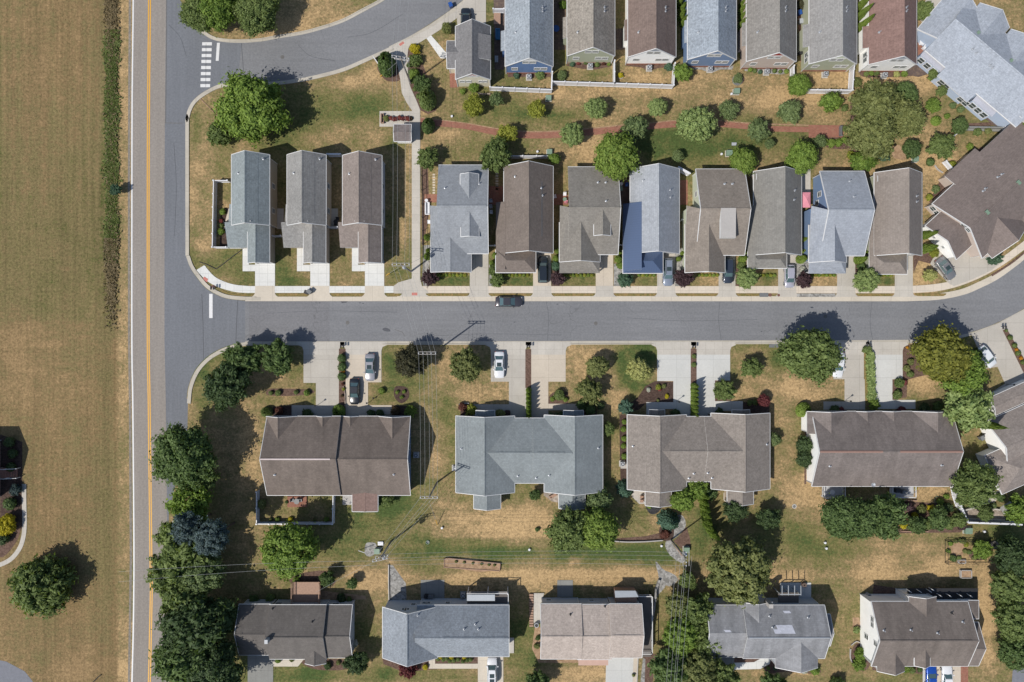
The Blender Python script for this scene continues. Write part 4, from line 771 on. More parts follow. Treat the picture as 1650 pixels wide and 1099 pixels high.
for i, (lab, xl, xr, ye, rf, wl, pan, bump) in enumerate(TOP):
    h = House('house', lab, 'house', (xl+xr)/2, 40, 0, rf, wl, 'gabled houses in the top row', he=3.7)
    B = gable(h, (xl, -70, xr, ye), 'y', pitch=.86, gut='ab', ov=.12)
    if pan: gpanel(h, B, 'S', {'white': M['white'], 'red': M['red'], 'grey': SID['grey'], 'slate': SID['slate'], 'palegreen': SID['palegreen']}[pan], .42)
    vm = B['vm']; v = B['y0']+.05
    for du in (-.62, .62): window(h, 'S', vm+du, v, 5.05, .95, .8)
    window(h, 'S', B['x0']+1.55, v, 2.25, .95, .9)
    for du in (1.1, 2.3): window(h, 'S', B['x1']-.3-du, v, 2.25, .95, .9)
    ridgevent(h, B, .02, .82, h.roof, off=(B['X1']-B['vm'])*.55, w=.22)
    MB().box(B['x0']+.05, B['y0']+.0, 0, B['x1']-.05, B['y0']+.06, .55).build('brick_base', M['brickw'], h.o)
    # side bump with a low shed roof
    bx, by0, by1 = bump; hb = B['he']-.35
    a = h.L(bx, by1, hb); b = h.L(bx, by0, hb)
    slab(h, [(a[0], a[1], hb), (B['X0']+.3, a[1], hb+.45), (B['X0']+.3, b[1], hb+.45), (b[0], b[1], hb)], 'side_roof', px=False)
    MB().box(a[0]+.25, a[1]+.25, 0, B['x0']+.1, b[1]-.25, hb-.05).build('side_wall', h.wall, h.o)
    if xl > 1290:
        for yy in (90, 97): window(h, 'W', h.L(xl, yy, 2)[1], B['x0'], 2.2, .8, 1.2)
    vents(h, [(xl+(xr-xl)*.78, 12), (xl+(xr-xl)*.78, 18), (xl+(xr-xl)*.22, 52)])
    acunit({0: 852.5, 1: 951.5, 2: 1047, 3: 1145, 4: 1236.5, 5: 1331.5, 6: 1427}[i], {0: 122.5, 1: 105, 2: 108, 3: 110, 4: 114.5, 5: 118.5, 6: 120}[i],
           'grey air conditioner behind the '+['blue house with the white gable, left end', 'sage green house', 'white house with the brown roof', 'blue house with the stone bed', 'beige red gable house', 'pale green fenced house', 'white house with the reddish roof'][i])
# small house at the left of the top row
h = House('house', 'small grey roofed cream house with red rear gable, leftmost of the top row', 'house', 762, 80, 0, 'T1', 'cream', 'gabled houses in the top row', he=3.8)
B = gable(h, (734, 42, 790, 128), 'y', pitch=.88, ov=.12)
gpanel(h, B, 'S', M['red'], .5)
for du in (-.5, .5): window(h, 'S', B['vm']+du, B['y0']+.05, 5.0, .8, .7)
for u in (1.0, 2.1, 4.2, 5.0): window(h, 'S', B['x0']+u, B['y0']+.05, 2.5, .75 if u < 3 else .5, .75)
gable(h, (720, 66, 750, 110), 'x', 3.2, pitch=.45, name='porch_roof', ends='a', wname='porch_wall')
r = h.rect(768, 57, 791, 97, 4.6); slab(h, [(B['vm']+.3, r[1], B['hr']-.6), (r[2], r[1], 4.7), (r[2], r[3], 4.7), (B['vm']+.3, r[3], B['hr']-.6)], 'dormer_roof', px=False)
MB().box(B['vm']+1, r[1]+.2, 3.5, B['x1']-.02, r[3]-.2, 4.6).build('dormer_wall', M['white'], h.o)
# big blue-grey house top right
h = House('duplex_house', 'large blue-grey roofed duplex set diagonally in the top right corner', 'house', 1570, 90, -40.1, 'T9', 'paleblue', he=3.4)
A = h.L(1490, 79, 3.4); Bq = h.L(1562, -1, 3.4); x1 = h.L(1700, 250, 3.4)[0]
# local +x runs down to the right, +y towards the upper right street
ymin = h.L(1497, 86, 3.4)[1]; yR = h.L(1545, 36, 5.8)[1]; ymax = 2*yR-ymin
B = gable(h, (h.L(1495, 76, 3.4)[0], ymin, h.L(1625, 160, 3.4)[0]+4.2, ymax), 'x', 3.4, pitch=.45, px=False, ends='')
ridgevent(h, B, .05, .95, h.roof)
for pc in ((1603, 28), (1650, 75)):        # street side gables
    q = h.L(pc[0], pc[1], 4.5); gable(h, (q[0]-3.4, B['vm']+.8, q[0]+3.4, ymax+1.2), 'y', 3.45, hr=5.4, px=False, name='front_gable', ends='b', gut='', ov=.3)
q0 = h.L(1510, 122, 2.7); q1 = h.L(1558, 165, 2.7)       # middle bay pushed out under the same slope
slab(h, [(q0[0], q0[1], 2.75), (q1[0], q1[1], 2.75), (q1[0], ymin+.4, 3.45+.14), (q0[0], ymin+.4, 3.45+.14)], 'bay_roof', px=False)
MB().box(q0[0]+.3, q0[1]+.35, 0, q1[0]-.3, ymin+.6, 2.6).build('bay_wall', h.wall, h.o)
for k, u in enumerate((1.6, 2.7, 6.2, 7.3)): window(h, 'S', q0[0]+.3+u-.3, q0[1]+.35, 1.5, .95, 1.3)
for a_, b_ in (((1489, 82), (1521, 111)), ((1572, 156), (1603, 183))):      # sun rooms with pale flat roofs
    p0 = h.L(*a_, 2.9); p1 = h.L(*b_, 2.9); y_o = min(p0[1], p1[1])-.7
    MB().box(p0[0], y_o, 2.72, p1[0], ymin+.3, 2.9).build('sunroom_roof', RF['pale'], h.o)
    MB().box(p0[0]+.12, y_o+.15, 0, p1[0]-.12, ymin+.35, 2.72).build('sunroom_wall', h.wall, h.o)
    for k in range(3): window(h, 'S', p0[0]+.95+k*(p1[0]-p0[0]-1.9)/2, y_o+.15, 1.55, .95, 1.3)
p = h.L(1478, 50, 3.0); p2 = h.L(1516, 0, 3.0)
gable(h, (p[0]-.2, h.L(1497, 70, 3)[1]+.6, p[0]+6.6, p[1]+9.5), 'y', 3.0, pitch=.42, px=False, name='garage_roof', ends='ab', wname='garage_wall')
p = h.L(1636, 191, 2.9); gable(h, (h.L(1622, 176, 2.9)[0]-.5, p[1], p[0]+3.0, p[1]+10), 'y', 2.9, pitch=.42, px=False, name='garage_roof', ends='ab', wname='garage_wall')
vents(h, [(1567, 79), (1573, 85.5), (1595.5, 105), (1599, 109)])
for q in ((1576, 53), (1629, 98)):
    pp = h.hit(*q)
    if pp: MB().obox(pp.x, pp.y, pp.z-.1, .5, .7, pp.z+.12, 0).build('skylight', M['green_box'], h.o)
# ---- three new narrow houses on the corner
NEW = [('corner house with blue-grey two tone roof, leftmost of three narrow new houses', 373, 434, 372, 434.5, 249, 363, 'L1', 'putty', 'cream', 367, 399, 434, 'white'),
       ('narrow new house with mid grey roof and red gable triangle, middle of three', 462.5, 525, 462.5, 525, 249, 363, 'L2', 'tan', 'white', 457, 489, 524.5, 'red'),
       ('narrow new house with brown roof and pale blue side wall, rightmost of three', 552, 615, 554, 614, 250, 363, 'L3', 'lightgrey', 'white', 548, 577.5, 614.5, 'slate')]
for lab, xa, xb, xc, xd, ya, yb, rf, wl, _, px0, gx0, gx1, pan in NEW:
    h = House('narrow_house', lab, 'house', (xa+xb)/2, 320, 0, rf, wl, 'three narrow new houses on the corner', he=5.0)
    B = gable(h, (xa, ya, xb, yb), 'y', pitch=.78)
    gpanel(h, B, 'S', M['red'] if pan == 'red' else M['white'] if pan == 'white' else SID['slate'], .6)
    window(h, 'S', B['vm']-.45, B['y0']+.05, 6.6, .6, .7); window(h, 'S', B['vm']+.45, B['y0']+.05, 6.6, .6, .7)
    ridgevent(h, B, .03, .98, h.roof, off=(B['X1']-B['vm'])*.5, w=.25)
    # lean-to across the front and down the left side
    yq = h.L(0, 399, 3.0)[1]; x_l = h.L(px0, 0, 3.0)[0]
    slab(h, [(x_l, yq, 3.0), (h.L(gx0+12, 0, 3)[0], yq, 3.0), (h.L(gx0+12, 0, 3)[0], B['y0']+.3, 4.35), (x_l, B['y0']+.3, 4.35)], 'porch_roof', px=False)
    MB().box(x_l+.3, yq+.3, 0, h.L(gx0+10, 0, 3)[0], B['y0']+.4, 2.9).build('porch_wall', h.wall, h.o)
    G = gable(h, (gx0, 358, gx1, 424), 'y', 3.9, pitch=.75, name='garage_roof', ends='a', wname='garage_wall')
    door(h, 'S', (G['x0']+G['x1'])/2+.1, G['y0']+.05, 2.5, 2.2, name='garage_door')
    slab(h, [(x_l+.5, B['y0'], 4.0), (B['X0']+.2, B['y0'], 4.4), (B['X0']+.2, B['y0']+3.5, 4.4), (x_l+.7, B['y0']+3.5, 4.0)], 'side_roof', px=False)
    MB().box(x_l+.8, B['y0']+.1, 0, B['x0']+.1, B['y0']+3.3, 3.8).build('side_wall', h.wall, h.o)
    for yy in (300, 340): window(h, 'E', h.L(0, yy, 2)[1], B['x1'], 2.0, .8, 1.2)
    vents(h, [(xb-10, ya+7), (xa+11, ya+30)])
# ---- middle upper row
def typeB(lab, rf, wl, xw, xr, xe, yt, yg, xl, yl, xp, yb, metal=False, he=3.1, ps=.8):
    h = House('house', lab, 'house', (xw+xe)/2, 340, 0, rf, wl, 'houses along the upper side of the main street', he=he)
    B = gable(h, (xw, yt, xe, yg), 'y', pitch=ps)
    low = RF['metal'] if metal else None
    # lean-to along the left side, continuing the slope
    lx = h.L(xl, 0, 2.7)[0]; yt2 = h.L(0, yl, 2.7)[1]; yb2 = h.L(0, yb-4, 2.7)[1]
    xin = B['X0']+(1.75 if metal else .25)
    zin = B['he']+(xin-B['X0'])*B['pitch']+.04
    slab(h, [(lx, yb2, 2.55), (xin, yb2, zin), (xin, yt2, zin), (lx, yt2, 2.55)], 'side_roof', roof=low, px=False)
    MB().box(lx+.3, yb2+.3, 0, B['x0']+.2, yt2-.3, 2.5).build('side_wall', h.wall, h.o)
    P = hip(h, (xl, yg-5, xp, yb), 2.6, pitch=.62, name='porch_roof', roof=low)
    # link slope from porch to gable
    window(h, 'S', B['vm']+1.0, B['y0']+.05, 4.6, .8, .7)
    door(h, 'S', (P['x1']+B['x1'])/2+.1, B['y0']+.05, 2.5, 2.2, name='garage_door')
    for k in (1.4, 3.6): window(h, 'S', P['x0']+k, P['y0'], 1.4, .9, 1.3)
    window(h, 'N', B['vm']-1.5, B['y1']-.05, 1.6, .9, 1.2); window(h, 'N', B['vm']+1.5, B['y1']-.05, 1.6, .9, 1.2)
    return h, B
h, B = typeB('dark brown roofed house left of the dark parked SUV, upper side of the street', 'M2', 'tan', 812, 0, 891, 267.5, 408, 799, 326, 863, 439)
ridgevent(h, B, .18, .80, 'grate', off=2.3, w=.12); vents(h, [(830, 284.5), (872, 303), (874, 315)])
h, B = typeB('pale blue-grey roofed house with a blue metal side and porch roof', 'M4', 'white', 1015.5, 0, 1094.5, 271.5, 408.5, 1004, 328, 1068, 440, metal=True)
vents(h, [(1036, 291), (1079.5, 306), (1080, 318)])
h, B = typeB('grey-brown roofed house beside the silver car, second from the pink umbrella', 'M6', 'tan', 1214.5, 0, 1291.5, 276, 411, 1205.5, 332, 1267.5, 432)
vents(h, [(1280, 307), (1279, 322)]); window(h, 'W', h.L(0, 288, 2)[1], B['x0'], 3, .8, 1.0)
h, B = typeB('grey-brown roofed house at the bend, last straight one on the upper side', 'M8', 'green', 1409, 0, 1485.5, 278, 412, 1401.5, 333, 1461.5, 441.5)
vents(h, [(1476.5, 316), (1476.5, 325)]); window(h, 'W', h.L(0, 291, 2)[1], B['x0'], 3, .8, 1.0)
def typeA(lab, rf, wl, xl, xr, yt, yb, xf, yf, xfr, yfb, he=3.3, hipend=False, px0=0, pitch=.40, yw=328, ends='ab'):
    h = House('house', lab, 'house', (xl+xr)/2, 340, 0, rf, wl, 'houses along the upper side of the main street', he=he)
    B = gable(h, (xl, yt, xr, yb), 'x', pitch=pitch, ends=ends)
    # left wing: front slope carried on to the left
    lx = h.L(px0, 0, he)[0]; zt = B['hr']-.35; xi = B['X0']+.25
    slab(h, [(lx, h.L(0, yw, zt)[1], he+1.1), (lx, B['Y0'], he-.0), (xi, B['Y0'], he+.02), (xi, B['vm'], B['hr']-.3)], 'wing_roof', px=False)
    MB().box(lx+.3, B['y0'], 0, B['x0']+.1, h.L(0, yw, zt)[1]-.3, he-.1).build('wing_wall', h.wall, h.o)
    # front gable wing
    z = he
    for _ in range(8): fx, fy = h.L(xf, yf, z); z = he+(fy-B['Y0'])*B['pitch']
    rr = h.rect(px0, 400, xfr, yfb, he-.3); y_in = fy+.4
    G = gable(h, (rr[0], rr[1]+(1.9 if hipend else 0), rr[2], y_in), 'y', he-.3, hr=z, px=False, name='front_gable', ends='a', wname='front_wall')
    if hipend:
        zt2 = he-.3+(z-he+.3)*.5; hwid = (rr[2]-rr[0])/2
        slab(h, [(rr[0], rr[1], he-.5), (rr[2], rr[1], he-.5), (rr[2]-.05, rr[1]+2.1, he-.28), (G['vm']+hwid*.55, rr[1]+2.1, he+.62), (G['vm']-hwid*.55, rr[1]+2.1, he+.62), (rr[0]+.05, rr[1]+2.1, he-.28)], 'porch_roof', px=False)
        for xx in (rr[0]+.3, (rr[0]+rr[2])/2, rr[2]-.3): MB().box(xx-.1, rr[1]+.15, 0, xx+.1, rr[1]+.35, he-.6).build('porch_post', M['white'], h.o)
    for k in (1.4, 3.8): window(h, 'S', G['x0']+k, G['y0']+.05, 1.5, .9, 1.3)
    door(h, 'S', (rr[2]+B['x1'])/2, B['y0'], 2.4, 2.2, name='garage_door')
    return h, B, G
def dormer(h, B, side, xl, xc, xr, ytip, yend, drop=.0, name='dormer_roof', wm=None):
    """gabled dormer standing on a slope of a block whose ridge runs along x"""
    sg = 1 if side == 'N' else -1; ye = B['Y1'] if side == 'N' else B['Y0']; z = B['hr']-.5
    for _ in range(8): lx, ly = h.L(xc, ytip, z); z = B['he']+(ye-ly)*sg*B['pitch']
    x0 = h.L(xl, 0, z)[0]; x1 = h.L(xr, 0, z)[0]; hw = (x1-x0)/2; yo = h.L(0, yend, z-.5)[1]
    hd = z-hw*.62; y_in = ly-sg*.2
    return gable(h, (x0, min(y_in, yo), x1, max(y_in, yo)), 'y', hd, hr=z, px=False, name=name, ends='b' if side == 'N' else 'a', gut='ab', ov=.2, z0=hd-1.6, wname='dormer_wall', wall=wm or h.wall)
h, B, G = typeA('light blue-grey roofed house with two dormers, next to the footpath', 'M1', 'white', 706.5, 787, 266, 408.5, 727, 383, 759, 438.7, px0=694, ends='b')
dormer(h, B, 'N', 741, 756, 770.5, 319, 279, wm=SID['white']); dormer(h, B, 'S', 742, 756, 771, 341, 381, wm=SID['white']); vents(h, [(717, 303), (772, 296)])
ridgevent(h, B, .03, .97, h.roof)
h, B, G = typeA('grey-brown roofed house with small dormer, third along the upper side', 'M3', 'tan', 915, 996, 269, 410, 937, 357.6, 966.6, 439.7, px0=901.6, hipend=True, ends='b')
dormer(h, B, 'S', 958, 971, 985, 338, 379); vents(h, [(963.5, 294), (976, 294), (976.5, 324)]); ridgevent(h, B, .03, .97, h.roof)
h, B, G = typeA('brown-grey roofed house with a pale rectangular roof patch and green end wall', 'M5', 'palegreen', 1121, 1200, 272.5, 411, 1143, 361, 1168, 439.5, px0=1104, he=3.6, pitch=.42)
r = h.rect(1162, 335, 1186, 383, 6.2); zs = lambda y: B['he']+(y-B['Y0'])*B['pitch']
zc_ = zs(r[3])+.02; r = h.rect(1162, 335, 1186, 383, zc_)
slab(h, [(r[0], r[1], zc_-.1), (r[2], r[1], zc_-.1), (r[2], r[3], zc_), (r[0], r[3], zc_)], 'shed_dormer_roof', roof=M['tarp'], px=False, t=.9)
for u, z in ((0, 4.9), (-3.2, 1.8), (3.4, 2.4)): window(h, 'W', B['vm']+u, B['x0']+.05, z, .8, 1.2)
vents(h, [(1167.5, 296.5), (1180, 296.5)]); ridgevent(h, B, .03, .97, h.roof)
h, B, G = typeA('steel blue roofed house with blue end wall, right of the pink umbrella', 'M7', 'slate', 1321, 1393, 276, 412, 1342, 361.7, 1364, 440.5, px0=1303.5, he=3.6, pitch=.46, hipend=True)
for u, z in ((0, 4.9), (-3.2, 1.8), (3.6, 2.6), (2.2, 1.6)): window(h, 'W', B['vm']+u, B['x0']+.05, z, .8, 1.2)
vents(h, [(1369, 292), (1376, 317)]); ridgevent(h, B, .03, .97, h.roof)
# ---- big brown house at the bend
h = House('duplex_house', 'large dark brown roofed duplex set diagonally at the street bend on the right', 'house', 1570, 340, 42.6, 'M9', 'beige', he=3.1)
p = h.L(1505, 326, 3.1); q = h.L(1582.7, 416, 3.1); e = h.L(1650, 235, 3.1)
B = gable(h, (min(p[0], q[0]), q[1], e[0]+6, p[1]), 'x', 3.1, pitch=.52, px=False)
ridgevent(h, B, .02, .5, h.roof)
a = h.L(1534.6, 295.5, 2.9); b = h.L(1582.7, 250, 2.9); c = h.L(1522.6, 284, 2.9)
slab(h, [(a[0], p[1]-.3, 3.1+.2), (b[0], p[1]-.3, 3.1+.2), (b[0], c[1], 2.75), (a[0], c[1], 2.75)], 'rear_roof', px=False)
MB().box(a[0]+.3, p[1]-.5, 0, b[0]-.3, c[1]-.35, 2.6).build('rear_wall', h.wall, h.o)
a2 = h.L(1584, 251, 3)[0]
slab(h, [(a2, p[1]-.3, 3.3), (e[0]+6, p[1]-.3, 3.3), (e[0]+6, p[1]+1.0, 2.9), (a2, p[1]+1.0, 2.9)], 'rear_roof', px=False)
for u, z in ((-.55, 5.0), (.55, 5.0)): window(h, 'W', B['vm']+u, B['x0']+.05, z, .85, .8)
for u in (4.3, 5.4): window(h, 'W', B['vm']+u, B['x0']+.05, 1.6, .8, 1.2)
wg = h.L(1491, 364, 2.8); wf = h.L(1565, 396, 2.8)
G = gable(h, (wg[0], wf[1], B['x0']+.6, wg[1]), 'x', 2.8, pitch=.5, px=False, name='garage_roof', ends='a', wname='garage_wall', wall=SID['white'])
for u in (-1.2, 1.2): window(h, 'W', G['vm']+u, G['x0']+.05, 1.7, .4, .5)
gx = h.L(1592, 333, 5)
for ux in (h.L(1612, 361, 4.6)[0], h.L(1668, 308, 4.6)[0]): gable(h, (ux-4.2, B['Y0']-1.2, ux+4.2, B['vm']-1.4), 'y', 3.15, hr=5.3, px=False, name='front_gable', ends='a', gut='', ov=.3)
door(h, 'S', (wf[0]+B['x0'])/2-1, wf[1]+.35, 3.0, 2.2, name='garage_door')
for q in ((1591, 342), (1641.5, 294)):
    pp = h.hit(*q)
    if pp: MB().box(pp.x-.25, pp.y-.4, pp.z-.1, pp.x+.25, pp.y+.4, pp.z+.14).build('skylight', M['green_box'], h.o)
vents(h, [(1584, 308), (1587.5, 304), (1607.5, 285.5), (1614, 281)])
h = House('neighbour_house', 'corner of a brown roofed house by the right edge above the bend', 'house', 1690, 260, 42.6, 'M9', 'beige', he=3.0)
gable(h, (1636, 228, 1720, 232), 'x', 3.0, pitch=.5) if False else gable(h, (h.L(1637, 228, 3)[0], h.L(1637, 228, 3)[1]-9, h.L(1637, 228, 3)[0]+9, h.L(1637, 228, 3)[1]+1.2), 'x', 3.0, px=False, pitch=.5)
# ---- duplexes along the lower side
def deck(h, x0, y0, x1, y1, z, mat='deckw', rail=True, name='deck', rm='white'):
    r = h.rect(x0, y0, x1, y1, z); d_ = MB().box(r[0], r[1], z-.18, r[2], r[3], z).build(name, M[mat], h.o)
    if rail:
        for a, b in (((r[0], r[1]), (r[2], r[1])), ((r[0], r[1]), (r[0], r[3])), ((r[2], r[1]), (r[2], r[3]))):
            L = math.dist(a, b); ang = math.atan2(b[1]-a[1], b[0]-a[0]); cx, cy = (a[0]+b[0])/2, (a[1]+b[1])/2; mb = MB()
            mb.obox(cx, cy, z+.9, L+.1, .12, z+.98, ang); mb.obox(cx, cy, z+.08, L, .05, z+.14, ang)
            n = int(L/.25)
            for k in range(n+1): t_ = k/n; mb.box(a[0]+(b[0]-a[0])*t_-.02, a[1]+(b[1]-a[1])*t_-.02, z, a[0]+(b[0]-a[0])*t_+.02, a[1]+(b[1]-a[1])*t_+.02, z+.9)
            mb.build('railing', M[rm], d_)
    for a in (r[0]+.1, r[2]-.1):
        MB().box(a-.08, r[1]+.05, 0, a+.08, r[1]+.2, z-.18).build('deck_post', M['white'], d_)
    return d_
def brownduplex(lab, rf, wl, xl, xm, xr, yt, yb, gabs, split=.45, he=3.0, pitch=.50):
    h = House('duplex_house', lab, 'house', (xl+xr)/2, (yt+yb)/2, 0, rf, wl, 'duplexes along the lower side of the main street', he=he)
    if split:
        A = gable(h, (xl, yt, xm, yb), 'x', he+split, pitch=pitch, ends='a'); Bb = gable(h, (xm-.5, yt, xr, yb), 'x', he, pitch=pitch, ends='b')
    else:
        A = gable(h, (xl, yt, xr, yb), 'x', he, pitch=pitch); Bb = A
    for blk, pc, hw, pk in gabs: valley(h, A if blk == 0 else Bb, 'N', pc, hw, pk, roof=None)
    return h, A, Bb
h, A, B2 = brownduplex('dark brown roofed duplex with brown sun room, leftmost on the lower side of the street', 'D1', 'slate', 430, 549, 661.5, 671, 798, [(0, 447.5, 25, 708), (0, 519.5, 12, 689), (1, 564, 12, 688), (1, 632, 25, 708)])
MB().box(A['X0']+.1, A['vm']-.12, A['hr']+.02, A['X0']+12.0, A['vm']+.12, A['hr']+.07).build('ridge_flashing', plain('pinkish_flashing', C(205, 190, 188), .6, .08), h.o)
ridgevent(h, B2, .1, .98, h.roof)
gable(h, (567.5, 765, 608.5, 824.5), 'y', 3.1, pitch=.06, name='sunroom_roof', roof=RF['sun1'], ends='a', wname='sunroom_wall', wall=SID['white'])
vents(h, [(443, 765), (634.5, 764.5)])
for u in (-2, 1.5): window(h, 'E', B2['vm']+u, B2['x1'], 2.2, .9, 1.2)
for x in (478, 520, 590, 640): window(h, 'S', h.L(x, 0)[0], A['y0'] if x < 545 else B2['y0'], 1.6, 1.1, 1.2)
for x, b_ in ((525, A), (575, B2)): door(h, 'N', h.L(x, 0, 2)[0], b_['y1'], 4.6, 2.2, name='garage_door')
for x, b_ in ((480, A), (608, B2)): door(h, 'N', h.L(x, 0, 2)[0], b_['y1'])
def hduplex(lab, rf, wl, LB, RB, MID, sun, porch, he=3.0, pl=.5, seam=0):
    h = House('duplex_house', lab, 'house', (LB[0]+RB[2])/2, 730, 0, rf, wl, 'duplexes along the lower side of the main street', he=he)
    A = gable(h, LB, 'y', he, pitch=pl, ends='ab'); Bb = gable(h, RB, 'y', he+.01, pitch=pl, ends='ab')
    Mi = gable(h, (LB[0]*.46+LB[2]*.54, MID[0], seam, MID[1]), 'x', he-.02, pitch=pl*1.0, ends='', gut='ab', name='centre_roof', hr=min(A['hr'], Bb['hr'])-.25)
    Mj = gable(h, (seam, MID[0], RB[0]*.54+RB[2]*.46, MID[1]), 'x', he+.05, pitch=pl*1.0, ends='', gut='ab', name='centre_roof', hr=min(A['hr'], Bb['hr'])-.1)
    ridgevent(h, Mi, .18, .92, h.roof); ridgevent(h, Mj, .1, .8, h.roof)
    ridgevent(h, A, .05, .9, h.roof); ridgevent(h, Bb, .05, .9, h.roof)
    for s_ in sun: gable(h, s_, 'y', he-.4, pitch=pl, ends='a', name='sunroom_roof', wname='sunroom_wall', ov=.25)
    for s_ in porch: gable(h, s_, 'y', he-.35, pitch=pl, ends='b', name='porch_roof', walls=False)
    for blk in (A, Bb):
        for du in (-2.5, 2.2): window(h, 'N', blk['vm']+du, blk['y1']-.05, 1.6, 1.0, 1.3)
        for du in (-3, 3): window(h, 'S', blk['vm']+du, blk['y0']+.05, 1.6, 1.0, 1.3)
    door(h, 'N', Mi['x1']-2.0, Mi['y1'], 4.4, 2.2, name='garage_door'); door(h, 'N', Mj['x0']+2.2, Mj['y1'], 4.4, 2.2, name='garage_door')
    return h, A, Bb
h, A, Bb = hduplex('slate blue-grey roofed duplex, second along the lower side of the street', 'D2', 'paleblue', (734.5, 670, 829, 794), (877, 668.5, 971, 793), (674, 778.5), [(763.5, 790, 806.5, 820), (900.5, 788, 942.5, 819.5)], [(767, 661, 797, 682), (908, 661, 940, 682)], seam=858.5)
vents(h, [(743.5, 723), (834.5, 767), (864, 770), (885, 766), (964, 722)])
h, A, Bb = hduplex('grey-brown textured roof duplex, third along the lower side of the street', 'D3', 'tan', (1011, 668, 1106, 789), (1146, 665.5, 1240.5, 788), (671.5, 776), [(1040, 784, 1081.5, 815), (1172, 782, 1214, 812.5)], [(1046, 660, 1071, 680), (1180, 660, 1208, 680)], seam=1134.5)
vents(h, [(1110, 770.5), (1118, 763), (1140.5, 762), (1147.5, 770), (1235.5, 716), (1020, 719)])
h, A, B2 = brownduplex('brown roofed duplex with white left gable wall and copper coloured ridge, lower side', 'D4', 'white', 1308, 1420, 1534, 663, 783.5, [(0, 1339.5, 32, 698), (0, 1398, 15, 679), (0, 1440.5, 15, 679), (0, 1511.5, 32, 697)], split=0, pitch=.47)
for a_, b_ in ((.005, .44), (.56, .995)): ridgevent(h, A, a_, b_, 'redbrn', w=.36)
vents(h, [(1337, 751), (1517, 749.5)])
deck(h, 1325, 776, 1358, 801, .6); deck(h, 1434, 776, 1471, 800, .6)
for x in (1340, 1390, 1450, 1500): window(h, 'S', h.L(x, 0)[0], A['y0'], 1.6, 1.1, 1.2)
for x in (1376, 1423): door(h, 'N', h.L(x, 0, 2)[0], A['y1'], 4.4, 2.2, name='garage_door')
q = h.L(1407, 781, 3.2); d_ = MB(); d_.lathe(q[0], q[1], [(.05, 3.0), (.35, 3.15), (.38, 3.3), (.34, 3.3), (.05, 3.2)], 14); d_.build('satellite_dish', M['galv'], h.o)
# right edge house
h = House('house', 'grey-brown hip roofed house cut by the right edge, below the bend', 'house', 1640, 720, 24, 'D5', 'white', he=3.2)
p = h.L(1592, 691, 3.2)
hip(h, (h.L(1591, 736, 3.2)[0]-.3, h.L(1618, 795, 3.2)[1], h.L(1618, 795, 3.2)[0]+12, h.L(1591, 736, 3.2)[1]+.3), 3.2, pitch=.5, px=False)
gable(h, (h.L(1607, 725, 3.2)[0]+.2, h.L(1607, 725, 3.2)[1]-4, h.L(1607, 725, 3.2)[0]+12, h.L(1596, 676, 3.2)[1]), 'x', 3.25, pitch=.5, px=False, name='main_roof', ends='a')
gable(h, (h.L(1602, 664, 3)[0], h.L(1602, 664, 3)[1]-.6, h.L(1602, 664, 3)[0]+9, h.L(1606, 652, 3)[1]+1.6), 'x', 3.0, pitch=.45, px=False, name='garage_roof', ends='a', wname='garage_wall')
# ---- bottom row
h = House('house', 'dark grey-brown roofed house half shaded by trees, leftmost of the bottom row', 'house', 470, 1020, 0, 'B1', 'lightgrey', 'houses in the bottom row', he=3.4)
L1 = gable(h, (385, 974, 438, 1055.5), 'x', 3.3, pitch=.46, name='garage_roof', wname='garage_wall', ends='a')
A = gable(h, (434, 975, 526, 1062), 'x', 3.6, pitch=.48, ov=.4, ends='')
R1 = gable(h, (522, 975, 568, 1060), 'x', 3.2, pitch=.46, ends='b', name='side_roof', wname='side_wall')
valley(h, A, 'S', 506, 17, 1049, out=.8); ridgevent(h, A, .1, .9, h.roof); ridgevent(h, R1, .02, .98, h.roof)
for u in (-2.2, 2.2): window(h, 'E', R1['vm']+u, R1['x1']-.03, 2.2, .8, 1.2)
MB().box(*h.L(429, 1034, 6)[:2], 4.5, h.L(429, 1034, 6)[0]+.55, h.L(429, 1034, 6)[1]+.7, 6.9).build('chimney', M['ac'], h.o)
vents(h, [(439, 981), (503, 1002)], 'dark')
d_ = deck(h, 472, 938, 516, 980, 1.4, 'wood', rail=True, rm='wood')
for x in (455, 545): window(h, 'N', h.L(x, 0)[0], A['y1'] if x < 500 else R1['y1'], 2.0, 1.1, 1.1)
h = House('house', 'blue-grey roofed house with a flat stone bed, second in the bottom row', 'house', 718, 1020, 0, 'B2', 'lightgrey', 'houses in the bottom row', he=4.2)
A = gable(h, (616.5, 978, 704.5, 1060.5), 'y', 4.2, pitch=.66); h.o
Bm = gable(h, (672, 975.5, 820.5, 1058), 'x', 4.24, pitch=.66, name='main_roof', ends='b', wname='main_wall')
ridgevent(h, A, .12, .97, h.roof); ridgevent(h, Bm, .3, .99, h.roof)
for x, z in ((651, 4.2), (656, 4.2), (666, 2.0), (684, 2.2), (721.5, 2.2), (690, 2.2)): window(h, 'N', h.L(x, 0, z)[0], (A if x < 668 else Bm)['y1']-(.05 if x < 668 else 0), z, .75, .9, pane='glass')
vents(h, [(673, 991), (748, 1014), (771, 1014), (766, 1006)])
door(h, 'S', h.L(791, 0, 2)[0], Bm['y0'], 4.2, 2.2, name='garage_door')
r = h.rect(753, 953.5, 819, 976, 2.6); pd = MB().box(r[0], r[1], 2.4, r[2], r[3], 2.55).build('rear_deck', M['deckg'], h.o)
MB().box(r[0], r[3]-3.0*.4, 3.6, r[0]+4.9, r[3]-.1, 3.72).build('awning', M['awning'], pd)
